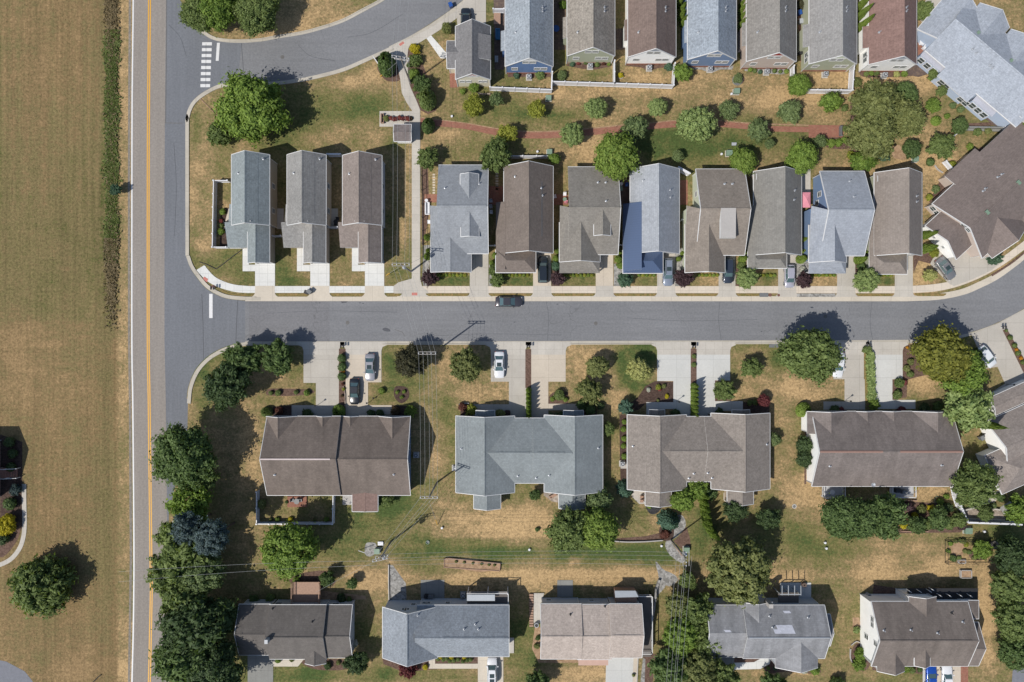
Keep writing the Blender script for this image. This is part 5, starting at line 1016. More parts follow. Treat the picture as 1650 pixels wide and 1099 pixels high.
for a, b in (((r[0], r[3]), (r[2], r[3])), ((r[2], r[1]), (r[2], r[3]))):
    L_ = math.dist(a, b); MB().obox((a[0]+b[0])/2, (a[1]+b[1])/2, 3.45, L_+.1, .1, 3.53, math.atan2(b[1]-a[1], b[0]-a[0])).obox((a[0]+b[0])/2, (a[1]+b[1])/2, 2.75, L_+.1, .05, 2.8, math.atan2(b[1]-a[1], b[0]-a[0])).build('railing', M['white'], pd)
for x in (r[0]+.1, (r[0]+r[2])/2, r[2]-.1): MB().box(x-.08, r[3]-.18, 0, x+.08, r[3]-.02, 3.5).build('deck_post', M['white'], pd)
mb = MB()
for k in range(9): q = h.L(806-k*2.2, 957+k*.9, 2.5-k*.28); mb.box(q[0]-.14, q[1]-1.0, 2.35-k*.27, q[0]+.14, q[1], 2.42-k*.27)
mb.build('deck_stair', M['white'], pd)
h = House('house', 'pinkish tan roofed house with side deck, third in the bottom row', 'house', 955, 1020, 0, 'B3', 'lightgrey', 'houses in the bottom row', he=4.0)
A = gable(h, (871, 973.5, 937, 1062), 'x', 4.0, pitch=.42, ends='a'); Bm = gable(h, (930, 974.3, 986, 1062.8), 'x', 3.9, pitch=.38, name='centre_roof', wname='centre_wall', ends='')
Cm = gable(h, (982, 973.5, 1034.5, 1060), 'x', 4.2, pitch=.42, name='garage_roof', wname='garage_wall', ends='b')
for blk, a_, b_ in ((A, .1, .75), (Bm, .1, .85), (Cm, .1, .9)): ridgevent(h, blk, a_, b_, h.roof)
for k, x in enumerate((885, 893, 900, 938.5, 946, 953.5, 999, 1007, 1014)): window(h, 'N', h.L(x, 0, 3.4)[0], (A if x < 934 else Bm if x < 984 else Cm)['y1'], 3.1, .7, .7, pane='glass')
for x in (884, 953): window(h, 'N', h.L(x, 0, 1)[0], (A if x < 934 else Bm)['y1'], 1.1, .8, .7, pane='glass')
r = h.rect(1028, 958, 1049.5, 1050, 1.6); pd = MB().box(r[0], r[1], 1.4, r[2], r[3], 1.6).build('side_deck', M['deckg'], h.o)
for a, b in (((r[0], r[3]), (r[2], r[3])), ((r[2], r[1]), (r[2], r[3])), ((r[0], r[1]), (r[2], r[1]))):
    L_ = math.dist(a, b); an = math.atan2(b[1]-a[1], b[0]-a[0]); mb = MB(); mb.obox((a[0]+b[0])/2, (a[1]+b[1])/2, 2.5, L_+.1, .12, 2.6, an).obox((a[0]+b[0])/2, (a[1]+b[1])/2, 1.75, L_+.1, .05, 1.8, an)
    for k in range(int(L_/2)+1): t_ = k/max(1, int(L_/2)); mb.box(a[0]+(b[0]-a[0])*t_-.06, a[1]+(b[1]-a[1])*t_-.06, 0, a[0]+(b[0]-a[0])*t_+.06, a[1]+(b[1]-a[1])*t_+.06, 2.55)
    mb.build('railing', M['white'], pd)
for k in range(4): q = h.rect(1035, 1050+k*2.2, 1049, 1052+k*2.2, 1.2-k*.3); MB().box(q[0], q[1], 0, q[2], q[3], 1.2-k*.3).build('step', M['deckg'], pd)
slab(h, [(990.5, 952, 3.0), (1024, 952, 3.0), (1029, 962, 3.3), (991.5, 963, 3.3)], 'lean_to_roof', roof=M['awning']); q = h.rect(992, 954, 1026, 968, 2.6); MB().box(q[0], q[1]-1.5, 0, q[2], q[3], 2.7).build('lean_to_wall', M['wood'], h.o)
q = h.rect(932, 1060, 980, 1073, 2.6); MB().box(q[0], q[1]+.1, 2.5, q[2], q[3]+.6, 2.62).build('porch_roof', plain('pink_tan_porch', C(206, 172, 156), .8, .05), h.o)
for x in (q[0]+.2, q[2]-.2): MB().box(x-.08, q[1]+.2, 0, x+.08, q[1]+.36, 2.5).build('porch_post', M['white'], h.o)
vents(h, [(919, 990), (974.5, 977)], 'dark')
mb = MB()
h2 = House('timber_stair', 'brown timber garden steps at the left of the pinkish tan roofed house', 'stairs', 856, 985, 0, 'B3', 'tan')
for k in range(13): q = h2.rect(853, 957+k*4.2, 859.5, 960+k*4.2, .25); MB().box(q[0], q[1], 0, q[2], q[3], .18+.05*(12-k)/3).build('step', M['wood'], h2.o)
h = House('house', 'weathered grey roofed house with pale replaced shingle patches, fourth in the bottom row', 'house', 1240, 1020, 0, 'B4', 'lightgrey', 'houses in the bottom row', he=4.4)
Bk = gable(h, (1139, 975.5, 1228, 1052), 'x', 4.4, pitch=.40, name='rear_roof', wname='rear_wall', ends='a', gut='b')
A = gable(h, (1197, 975.5, 1329, 1061), 'x', 4.45, pitch=.52, ends='b')
A2 = gable(h, (1318, 990, 1338, 1041), 'x', 3.6, pitch=.5, name='side_roof', wname='side_wall', ends='b')
G = gable(h, (1142, 1016, 1198, 1059), 'x', 3.0, pitch=.5, name='garage_roof', wname='garage_wall')
valley(h, A, 'N', 1223, 26, 1003.6, name='rear_gable', out=.6); valley(h, A, 'S', 1291, 34, 1035, out=1.6)
for (x0, x1, y0, y1) in ((1250, 1276, 1007, 1014), (1246, 1279, 1014, 1021), (1261, 1272, 984, 988), (1166, 1176, 1015, 1018.5)):
    pts = [(x0, y0), (x1, y0), (x1+3, y1), (x0+3, y1)]; P_ = [h.hit(*q) for q in pts]
    if all(P_):
        n = (P_[1]-P_[0]).cross(P_[3]-P_[0]).normalized(); n = n if n.z > 0 else -n
        MB().prism([(v.x, v.y) for v in P_], [v.z-.05 for v in P_], [v.z+.03 for v in P_]).build('shingle_patch', RF['pale'], h.o)
vents(h, [(1240, 993), (1245, 1011), (1302, 995)]); ridgevent(h, A, .02, .98, 'galv', w=.22)
for x, z in ((1203, 2.4), (1296, 3.6), (1301, 3.6), (1234, 2.4)): window(h, 'N', h.L(x, 0, z)[0], A['y1'], z, .8, 1, pane='glass')
MB().box(*h.L(1238, 979, 6), 4, h.L(1238, 979, 6)[0]+.7, h.L(1238, 979, 6)[1]+.7, 6.4).build('chimney', M['tarp'], h.o)
r = h.rect(1254, 955, 1287, 974, 2.4); pd = MB().box(r[0], r[1], 2.25, r[2], r[3], 2.4).build('rear_deck', M['deckg'], h.o)
for k in range(4): x = r[0]+.3+k*1.1; MB().box(x-.05, r[3]-.1, 3.3, x+.05, r[3]+1.6, 3.4).build('pergola_beam', M['awning'], pd)
mb = MB(); mb.box(r[0], r[3]-.06, 3.2, r[2], r[3]+.06, 3.3); 
for x in (r[0]+.1, (r[0]+r[2])/2, r[2]-.1): mb.box(x-.07, r[3]-.07, 0, x+.07, r[3]+.07, 3.25)
mb.build('railing', M['awning'], pd)
h = House('house', 'dark roofed house with wide white left wall, rightmost of the bottom row', 'house', 1485, 1020, 0, 'B5', 'white', 'houses in the bottom row', he=4.6)
A = gable(h, (1404, 969.5, 1560, 1073.5), 'x', 4.6, pitch=.50)
A2 = gable(h, (1545, 1003, 1577, 1073), 'x', 4.0, pitch=.5, name='side_roof', wname='side_wall', ends='b')
valley(h, A, 'N', 1493, 22, 994, name='rear_gable', out=.9); valley(h, A, 'S', 1443, 22, 1052.5, out=.9)
q = h.rect(1550, 968, 1577, 997, 4.4); hip(h, (q[0], q[1], q[2], q[3]), 4.4, pitch=.4, name='bay_roof', px=False)
q = h.rect(1476, 1058, 1501, 1075, 6.0); gable(h, (q[0], q[1], q[2], q[3]+1.5), 'y', 5.6, hr=6.5, px=False, name='dormer_roof', ends='a', wname='dormer_wall', wall=SID['tan'], z0=3.5, ov=.2)
ridgevent(h, A, .01, .93, h.roof); vents(h, [(1424, 1016), (1467.5, 1015), (1510.5, 1020), (1551, 1002)]); vents(h, [(1533, 988)], 'dark')
for u, z in ((2.4, 4.2), (1.4, 4.2), (-1.5, 2.2), (-1.4, 5.2)): window(h, 'W', A['vm']+u, A['x0']+.05, z, .7, .9 if z != 2.2 else 1.2)
door(h, 'S', h.L(1515, 0, 2)[0], A['y0'], 4.6, 2.2, name='garage_door')
r = h.rect(1463, 948, 1576, 972, 2.6); pd = MB().box(r[0], r[1], 2.4, r[2], r[3], 2.6).build('rear_deck', M['black'], h.o)
for k, (x, y) in enumerate([(1467, 953.5), (1483, 953.5), (1499, 953), (1503, 950.5), (1500, 960.5), (1516, 960.5), (1531, 960.5), (1549, 960.5), (1565, 961)]):
    q = h.L(x, y, 3.5); MB().obox(q[0], q[1], 2.6, .55, .09, 3.55, -.6).build('railing_panel', M['white'], pd)
q = h.L(1530, 966, 3.4); mb = MB(); mb.lathe(q[0], q[1], [(1.1, 4.6), (1.05, 4.65), (.04, 5.1)], 8); mb.tube((q[0], q[1], 2.6), (q[0], q[1], 5), .03); 
# ---- house at the left edge
h = House('brick_house', 'edge of a white trimmed brick house at the left border of the picture', 'house', -40, 740, 0, 'B3', 'white', he=4.4)
A = gable(h, (-140, 712, -27, 812), 'x', 4.6, pitch=.5, wall=M['brickw'])
e = empty('porch_stair', (*W(20, 761), 0)); tag(e, 'front stair with white railings by the brick house at the left edge', 'stairs')
MB().box(-2.0, -.9, 0, -.4, .9, .9).build('landing', M['brickw'], e)
for k in range(4): MB().box(-.4+k*.35, -.8, 0, -.05+k*.35, .8, .75-k*.18).build('step', M['brickw'], e)
for s_ in (-.85, .85):
    mb = MB(); mb.obox(-.9, s_, 1.75, 1.6, .09, 1.83, 0); mb.tube((-.1, s_, 1.75), (1.6, s_, 1.1), .055)
    for x in (-1.6, -.2, 1.5): mb.box(x-.06, s_-.06, .1, x+.06, s_+.06, 1.9 if x < 0 else 1.25)
    mb.build('railing', M['white'], e)
# ---- small shelter by the footpath
h = House('garden_shelter', 'small weathered shingle roofed shelter beside the footpath below the flower planter', 'shelter', 648, 214, 0, 'K', 'white', he=2.5)
A = gable(h, (634.5, 200.5, 663, 227.5), 'x', 2.6, pitch=.32, ov=.35, walls=False, gut='ab')
for x in (A['x0']+.1, A['x1']-.1):
    for y in (A['y0']+.1, A['y1']-.1): MB().box(x-.09, y-.09, 0, x+.09, y+.09, 2.7).build('post', M['white'], h.o)
MB().box(A['x0'], A['y0'], 0, A['x1'], A['y0']+.12, 2.4).build('wall', SID['white'], h.o)
# ------------------------------------------------------------------ vegetation
def quads(name, c, n, up, size, asp, rng):
    """leaf quads: centres c, normals n"""
    N = len(c); r = rng.normal(size=(N, 3)); t = np.cross(n, r); t /= np.linalg.norm(t, axis=1, keepdims=True)+1e-9
    b = np.cross(n, t); s = size*rng.uniform(.6, 1.35, (N, 1)); a = t*s*.5*asp; b = b*s*.5
    fold = n*s*.12
    v = np.stack([c-a, c-b*1.0+fold*0, c+a, c+b], 1)      # diamond
    return v
def mesh_quads(name, v, extra=None):
    N = len(v); V = v.reshape(-1, 3); F = np.arange(N*4, dtype=np.int32)
    if extra is not None:
        ev, ef = extra; base = len(V); V = np.concatenate([V, ev]); Ft = (ef+base).ravel().astype(np.int32)
        loops = np.concatenate([F, Ft]); st = np.concatenate([np.arange(0, N*4, 4), N*4+np.arange(0, len(Ft), 3)]).astype(np.int32); nf = N+len(ef)
    else: loops = F; st = np.arange(0, N*4, 4).astype(np.int32); nf = N
    me = bpy.data.meshes.new(name); me.vertices.add(len(V)); me.vertices.foreach_set("co", V.ravel().astype(np.float32))
    me.loops.add(len(loops)); me.loops.foreach_set("vertex_index", loops); me.polygons.add(nf); me.polygons.foreach_set("loop_start", st)
    me.update(calc_edges=True); me.materials.append(None); return me
def ico():
    import bmesh
    bm = bmesh.new(); bmesh.ops.create_icosphere(bm, subdivisions=1, radius=1)
    v = np.array([x.co[:] for x in bm.verts]); f = np.array([[q.index for q in p.verts] for p in bm.faces]); bm.free(); return v, f
ICO = ico()
def crown(name, seed, nl, nleaf, leaf, lr=(.26, .44), squash=.85, asp=1.3, jit=.55, spread=.66, core=.72, rough=0.12, var=.22, rag=.07):
    rng = np.random.default_rng(seed)
    L = []
    for i in range(nl):
        zz = 1-1.45*(i+.5)/nl; th = 2.39996*i; d = np.array([math.sqrt(max(0, 1-zz*zz))*math.cos(th), math.sqrt(max(0, 1-zz*zz))*math.sin(th), zz])+rng.normal(size=3)*.10; d /= np.linalg.norm(d)
        rr = rng.uniform(*lr); dist = spread*(1-var*rng.random()**1.5); p = d*dist; L.append((p*(1, 1, squash), rr))
    L.append((np.zeros(3), .6))
    P = np.array([l[0] for l in L]); R = np.array([l[1] for l in L])
    w = R**2; w /= w.sum(); k = rng.choice(len(L), nleaf*2, p=w)
    d = rng.normal(size=(nleaf*2, 3)); d /= np.linalg.norm(d, axis=1, keepdims=True)
    c = P[k]+d*R[k][:, None]*rng.uniform(.82, 1.10, (nleaf*2, 1))
    # drop points that sit deep inside another lobe
    keep = np.ones(len(c), bool)
    for p, r in L: keep &= ~(np.linalg.norm(c-p, axis=1) < r*.80)
    keep &= (c[:, 2] > -.62)
    c, d = c[keep][:nleaf], d[keep][:nleaf]
    # stray twigs past the outline
    m = rng.random(len(c)) < rough; c[m] *= rng.uniform(1.0, 1.22, (m.sum(), 1))
    th = np.arctan2(c[:, 1], c[:, 0]); ph = rng.uniform(0, 6.28, 5); mod = 1+rag*(.5*np.sin(2*th+ph[0])+.5*np.sin(3*th+ph[1])+.45*np.sin(5*th+ph[2])+.4*np.sin(8*th+ph[3])+.35*np.sin(13*th+ph[4])+.5*np.sin(23*th+ph[0]*3)*np.sin(9*th+ph[1])+.5*np.sin(37*th+ph[2]*3)); c[:, :2] *= mod[:, None]
    n = d+c*.35+rng.normal(size=c.shape)*jit; n[:, 2] += .15; n /= np.linalg.norm(n, axis=1, keepdims=True)
    v = quads(name, c, n, None, leaf, asp, rng)
    ex = None
    if core:
        EV, EF = [], []; b = 0
        for p, r in L:
            q = ICO[0]*r*core*(1+.15*rng.normal(size=(len(ICO[0]), 1)))*(1, 1, .95)+p; EV.append(q); EF.append(ICO[1]+b); b += len(q)
        ex = (np.concatenate(EV), np.concatenate(EF))
    return mesh_quads(name, v, ex)
def conifer(name, seed, nleaf, leaf, prof, whorls=0, asp=1.5, depth=.35, jit=.4, core=True):
    """profile radius as function of z in 0..1 (base at z=0); whorls: radial branches seen from above"""
    rng = np.random.default_rng(seed); z = rng.uniform(0, 1, nleaf*3); R = np.array([prof(q) for q in z]); keep = rng.random(len(z)) < (R/R.max()*.85+.15); z, R = z[keep][:nleaf], R[keep][:nleaf]
    a = rng.uniform(0, 2*math.pi, len(z))
    if whorls:
        ly = np.floor(z*9); off = ly*1.7; ph = (a+off)*whorls; a = a-.75*np.sin(ph)/whorls; mod = 1+.13*np.cos((a+off)*whorls)
        R = R*mod
    r = R*(1-depth*rng.random(len(z))**1.6)
    c = np.stack([r*np.cos(a), r*np.sin(a), z], 1)
    n = np.stack([np.cos(a)*.6, np.sin(a)*.6, np.full_like(a, .75)], 1)+rng.normal(size=c.shape)*jit; n /= np.linalg.norm(n, axis=1, keepdims=True)
    v = quads(name, c, n, None, leaf, asp, rng); ex = None
    if core:
        N = 14; K = 8; EV = []
        for k in range(K+1):
            zz = k/K*.96
            for i in range(N): t = 2*math.pi*i/N; q = prof(zz)*(.74)*(1+.1*math.sin(i*2.3+k)); EV.append((q*math.cos(t), q*math.sin(t), zz))
        EF = []
        for k in range(K):
            for i in range(N): a0, a1 = k*N+i, k*N+(i+1) % N; EF += [(a0, a1, a1+N), (a0, a1+N, a0+N)]
        ex = (np.array(EV), np.array(EF))
    return mesh_quads(name, v, ex)
CR = {
 'big': [crown('foliage_big', 10+i, 80, 15000, .055, (.13, .24), spread=.80, rough=.18, var=.34, asp=1.6) for i in range(3)],
 'round': [crown('foliage_round', 20+i, 90, 11000, .065, (.13, .20), spread=.83, rough=.12, jit=.45, var=.16, asp=1.6) for i in range(3)],
 'clump': [crown('foliage_clump', 30+i, 100, 9000, .065, (.11, .17), spread=.86, rough=.08, jit=.35, asp=1.3, var=.26) for i in range(3)],
 'airy': [crown('foliage_airy', 40+i, 34, 3400, .095, (.14, .28), spread=.78, rough=.4, jit=.9, asp=1.8, core=.45, var=.4) for i in range(3)],
 'small': [crown('foliage_small', 50+i, 34, 2800, .115, (.18, .28), spread=.78, rough=.25, asp=1.6, var=.4, core=.6, rag=.10) for i in range(3)],
 'bush': [crown('foliage_bush', 60+i, 16, 900, .2, (.24, .36), spread=.66, rough=.15, asp=1.6) for i in range(4)],
 'ball': [crown('foliage_ball', 70+i, 14, 900, .17, (.4, .5), spread=.45, rough=.02, jit=.3, rag=.02) for i in range(2)],
 'star': [crown('foliage_star', 75+i, 60, 6500, .085, (.10, .2), spread=.86, rough=.4, jit=.6, asp=2.4, var=.45, core=.5, rag=.11) for i in range(2)],
 'spruce': [conifer('foliage_spruce', 80+i, 5200, .12, lambda z: (1-z)**.8*(1+.06*math.sin(z*40)), 9, asp=2.4) for i in range(2)],
 'arb': [conifer('foliage_arb', 90+i, 1500, .22, lambda z: max(.04, (1-z)**.55*min(1, .6+z*2.2)), 0, asp=1.8, depth=.25) for i in range(3)],
 'yew': [conifer('foliage_yew', 95+i, 2400, .15, lambda z: max(.05, math.sqrt(max(0, 1-(z-.15)**2/.74))*min(1, .7+z)), 0, asp=1.5, depth=.2) for i in range(2)],
 'shag': [crown('foliage_shag', 97+i, 90, 12000, .065, (.10, .19), spread=.84, rough=.3, jit=.6, asp=2.2, var=.34, core=.6, rag=.09) for i in range(2)]}
LC = {k: leafmat('leaf_'+k, C(*a), C(*b_)) for k, (a, b_) in dict(
 bright=((80, 110, 40), (156, 182, 86)), mid=((80, 100, 50), (146, 164, 98)), dark=((66, 88, 50), (122, 146, 86)), deep=((56, 76, 48), (102, 124, 78)), olive=((90, 102, 54), (160, 166, 104)), lime=((94, 122, 46), (158, 180, 88)),
 yellow=((120, 130, 44), (186, 190, 84)), gold=((170, 158, 30), (226, 212, 60)), pale=((100, 126, 68), (178, 196, 126)), greygreen=((86, 108, 66), (150, 168, 112)), spruceb=((62, 80, 82), (112, 132, 134)), spruceg=((60, 92, 76), (124, 158, 136)),
 purple=((64, 46, 52), (112, 88, 92)), rust=((84, 52, 44), (136, 88, 74)), plum=((92, 44, 52), (150, 84, 84)), brownb=((78, 64, 46), (126, 106, 76)), creamy=((150, 160, 90), (214, 212, 140)), smoke=((56, 58, 42), (98, 96, 68)), red=((120, 62, 60), (172, 96, 90)), bluegreen=((60, 94, 74), (116, 146, 116)), goldgreen=((92, 100, 42), (160, 160, 72)), white=((190, 192, 182), (232, 232, 226)), orange=((190, 120, 30), (236, 176, 60))).items()}
rnd = random.Random(5); SEQ = {}
def plant(cx, cy, r, kind, col, label, cat=None, h=None, group=None, name=None, rx=None, ry=None, tree=None, rz=None):
    """cx,cy: centre of the crown in the photo, r: its radius in px; real height chosen, so position is solved on the ground"""
    R = r*S*.985; istree = tree if tree is not None else (r >= 8.5 and kind not in ('bush', 'ball', 'yew'))
    cone = kind in ('spruce', 'arb', 'yew')
    if h is None: h = R*2.0 if istree and not cone else R*1.5
    if cone:
        hh = h; zc = h*.35; x, y = W(cx, cy, zc); loc = (x, y, 0.02); sc = (R, R, hh)
    else:
        rzv = R*.9 if istree else min(R*.95, h*.6); zc = max(h-rzv*.95, rzv*.55); x, y = W(cx, cy, zc); loc = (x, y, zc); sc = (R, R, rzv)
    k = SEQ.get(kind, 0); SEQ[kind] = k+1; me = CR[kind][k % len(CR[kind])]
    q_ = 1+rnd.uniform(-.07, .07) if not (rx or ry or kind in ('ball', 'arb')) else 1; sc = (sc[0]*(rx or 1)*q_, sc[1]*(ry or 1)/q_, sc[2])
    cat = cat or ('tree' if istree else 'shrub')
    nm = name or {'spruce': 'spruce_tree', 'arb': 'arborvitae', 'yew': 'conifer_shrub'}.get(kind, 'tree' if istree else 'shrub')
    f = bpy.data.objects.new('crown' if istree else nm, me); COL.objects.link(f); f.material_slots[0].link = 'OBJECT'; f.material_slots[0].material = LC[col]
    rot = rnd.uniform(0, 6.28) if rz is None else rz
    if istree:
        e = empty(nm, (x, y, 0), 0); tag(e, label, cat, group); f.parent = e; f.location = (0, 0, loc[2]); f.scale = sc
        f.rotation_euler = (0, 0, rot if not (rx or ry) else rnd.choice((0, 3.1416)))
        mb = MB(); tr = max(.07, R*.055); top = zc+(.2*R if not cone else h*.5)
        mb.tube((0, 0, -.1), (0, 0, top*.55), tr*1.3, tr, 8); mb.tube((0, 0, top*.55), (0, 0, top), tr, tr*.4, 8)
        if not cone and r > 10:
            for q in range(6):
                a = q*1.05+k; z0 = top*(.4+.08*(q % 3)); rr = R*.62; mb.tube((0, 0, z0), (rr*math.cos(a), rr*math.sin(a), z0+R*.55), tr*.5, tr*.15, 6)
        mb.build('trunk', M['bark'], e)
        return e
    f.location = loc; f.scale = sc; f.rotation_euler = (0, 0, rot); tag(f, label, cat, group); return f
# name table: cx cy r kind colour label
P_ = plant
P_(405, 176, 55, 'big', 'bright', 'big bright green tree on the corner lawn above the leftmost narrow house', h=10, ry=1.0)
P_(353, 217, 20, 'small', 'mid', 'small darker tree tucked against the lower left of the big corner tree', h=4)
P_(322, 22, 30, 'big', 'mid', 'loose green tree overhanging the kerb beside the crosswalk', h=7)
P_(352, 8, 34, 'big', 'bright', 'green tree at the top edge right of the crosswalk, behind the loose one', h=8)
P_(415, 22, 35, 'big', 'mid', 'round green tree on the dry lawn at the top edge, rightmost of three', h=8)
P_(371, -8, 22, 'small', 'dark', 'dark tree touching the top edge between its two neighbours', h=6)
P_(623, 104, 14, 'yew', 'dark', 'dense dark conifer in the mulch bed beside the upper street', h=4.2, ry=1.35, tree=True)
P_(669, 79, 9, 'small', 'gold', 'yellow green shrub at the street end of the footpath hedge row', tree=False)
P_(669, 97, 11, 'small', 'mid', 'mid green bush second in the row along the footpath', tree=False)
P_(668, 120, 10, 'small', 'lime', 'yellowish green bush in the middle of the footpath row', tree=False)
P_(681, 136, 14, 'star', 'dark', 'dark feathery shrub fourth in the row along the footpath', h=3, tree=False)
P_(689, 161, 14, 'yew', 'mid', 'tall dense conifer at the lower end of the footpath row', h=4.0, ry=1.2, tree=True)
for i, (x, y) in enumerate(((659, 105), (661, 117), (664, 130), (669, 143), (674, 155))): P_(x, y, 4.5, 'bush', 'mid', 'low hedge plant edging the footpath beside the conifer row', h=.9, group='low hedge along the footpath')
P_(690, 203, 10.5, 'yew', 'dark', 'dark egg shaped shrub where the brick path meets the footpath', h=3, ry=1.2)
P_(689, 255, 17, 'star', 'mid', 'spiky green tree beside the footpath above the dormered roof', h=4)
P_(764, 171, 17, 'airy', 'yellow', 'thin yellow green tree on the lawn below the small red gable house', h=4)
P_(799, 160, 11, 'star', 'greygreen', 'grey green shrubby tree just outside the white fence, left end', h=3)
P_(764, 140, 9, 'small', 'bright', 'bright shrub against the rear wall of the red gable house')
P_(746, 147, 5.5, 'bush', 'lime', 'small lime bush beside the rear corner of the red gable house')
P_(720, 46, 9, 'airy', 'olive', 'small olive shrub on the front lawn of the red gable house', h=2)
for x, y, r, k, c, l in [(865, 176, 15, 'airy', 'yellow', 'thin yellowish tree above the brick path, left of the clumpy ones'), (960, 174, 18.5, 'clump', 'pale', 'clumpy pale green tree above the brick path, left of the smaller one'), (1059.5, 173, 16, 'clump', 'pale', 'small clumpy tree nearest the white fence corner'),
      (1173, 177, 16, 'airy', 'greygreen', 'soft grey green tree touching the largest path side tree'), (922, 216.5, 20, 'clump', 'pale', 'clumpy tree just below the brick path, left part of the row'), (1022.5, 208, 21, 'small', 'greygreen', 'soft grey green tree on the brick path between two clumpy ones'),
      (1121, 201, 31, 'clump', 'pale', 'largest clumpy pale green tree on the brick path'), (1222, 210, 17, 'star', 'greygreen', 'loose grey green tree below the path near its right part'), (817, 216, 16, 'airy', 'yellow', 'thin yellow green tree standing on the left part of the brick path'),
      (993, 252, 36, 'round', 'lime', 'bright yellow green tree above the brown-grey roofed third house'), (1197, 260, 22, 'round', 'lime', 'bright yellow green tree above the roof with the pale patch'), (797, 251, 25, 'star', 'mid', 'dark airy tree at the rear corner of the dark brown roofed house'),
      (893, 256, 9.5, 'small', 'bright', 'small bright tree right of the low white rear fence'), (1100, 117, 14, 'star', 'bright', 'spreading bright shrub at the corner of the white fence'), (1092, 252, 10, 'airy', 'greygreen', 'wispy small tree behind the pale blue-grey roof'),
      (1287, 137, 18, 'round', 'bright', 'round tree over the left corner of the square white fence'), (1338, 165, 17, 'small', 'bright', 'round bright tree just below the square white fence'), (1271, 180, 18, 'star', 'greygreen', 'loose grey green tree left of the bright one below the square fence'),
      (1291, 255, 26, 'round', 'bright', 'round bright green tree behind the grey roofs beside the pink umbrella'), (1320, 228, 11, 'airy', 'greygreen', 'wispy shrub right behind the round bright tree'), (1240, 232, 8, 'airy', 'greygreen', 'wispy shrub on the lawn above the grey-brown roof'),
      (1408, 170, 37, 'shag', 'olive', 'large shaggy olive tree, upper left of the big clump right of the brick path'), (1404, 218, 37, 'shag', 'olive', 'large shaggy olive tree, lower left of the big clump'), (1459, 192, 30, 'shag', 'olive', 'large shaggy olive tree, right one of the big clump'),
      (1460, 150, 19, 'clump', 'dark', 'dark tree with white blossoms at the top of the big clump'), (1416, 230, 20, 'airy', 'yellow', 'yellow green crown growing through the lower part of the big clump'), (1469, 240, 16, 'clump', 'dark', 'dark tree with white blossoms below the big clump'),
      (1390, 260, 19, 'star', 'bright', 'bright green tree at the foot of the big clump, next to the grey roof'), (1503, 171, 11.5, 'star', 'bright', 'small star shaped shrub behind the blue bay windows'), (1546, 203, 14, 'clump', 'dark', 'dark flowering tree at the end of the grey retaining path'),
      (1517, 236, 20, 'star', 'mid', 'green tree left of the large diagonal brown roof'), (1517, 147, 9, 'small', 'mid', 'small tree against the blue wall, lower of two'), (1503, 119, 8.5, 'small', 'mid', 'small tree against the blue wall, upper of two'), (1487, 18, 15, 'star', 'mid', 'loose green tree between the reddish roof and the top right duplex')]:
    P_(x, y, r, k, c, l, h=max(2.6, min(9, r*S*2.1)), tree=True)
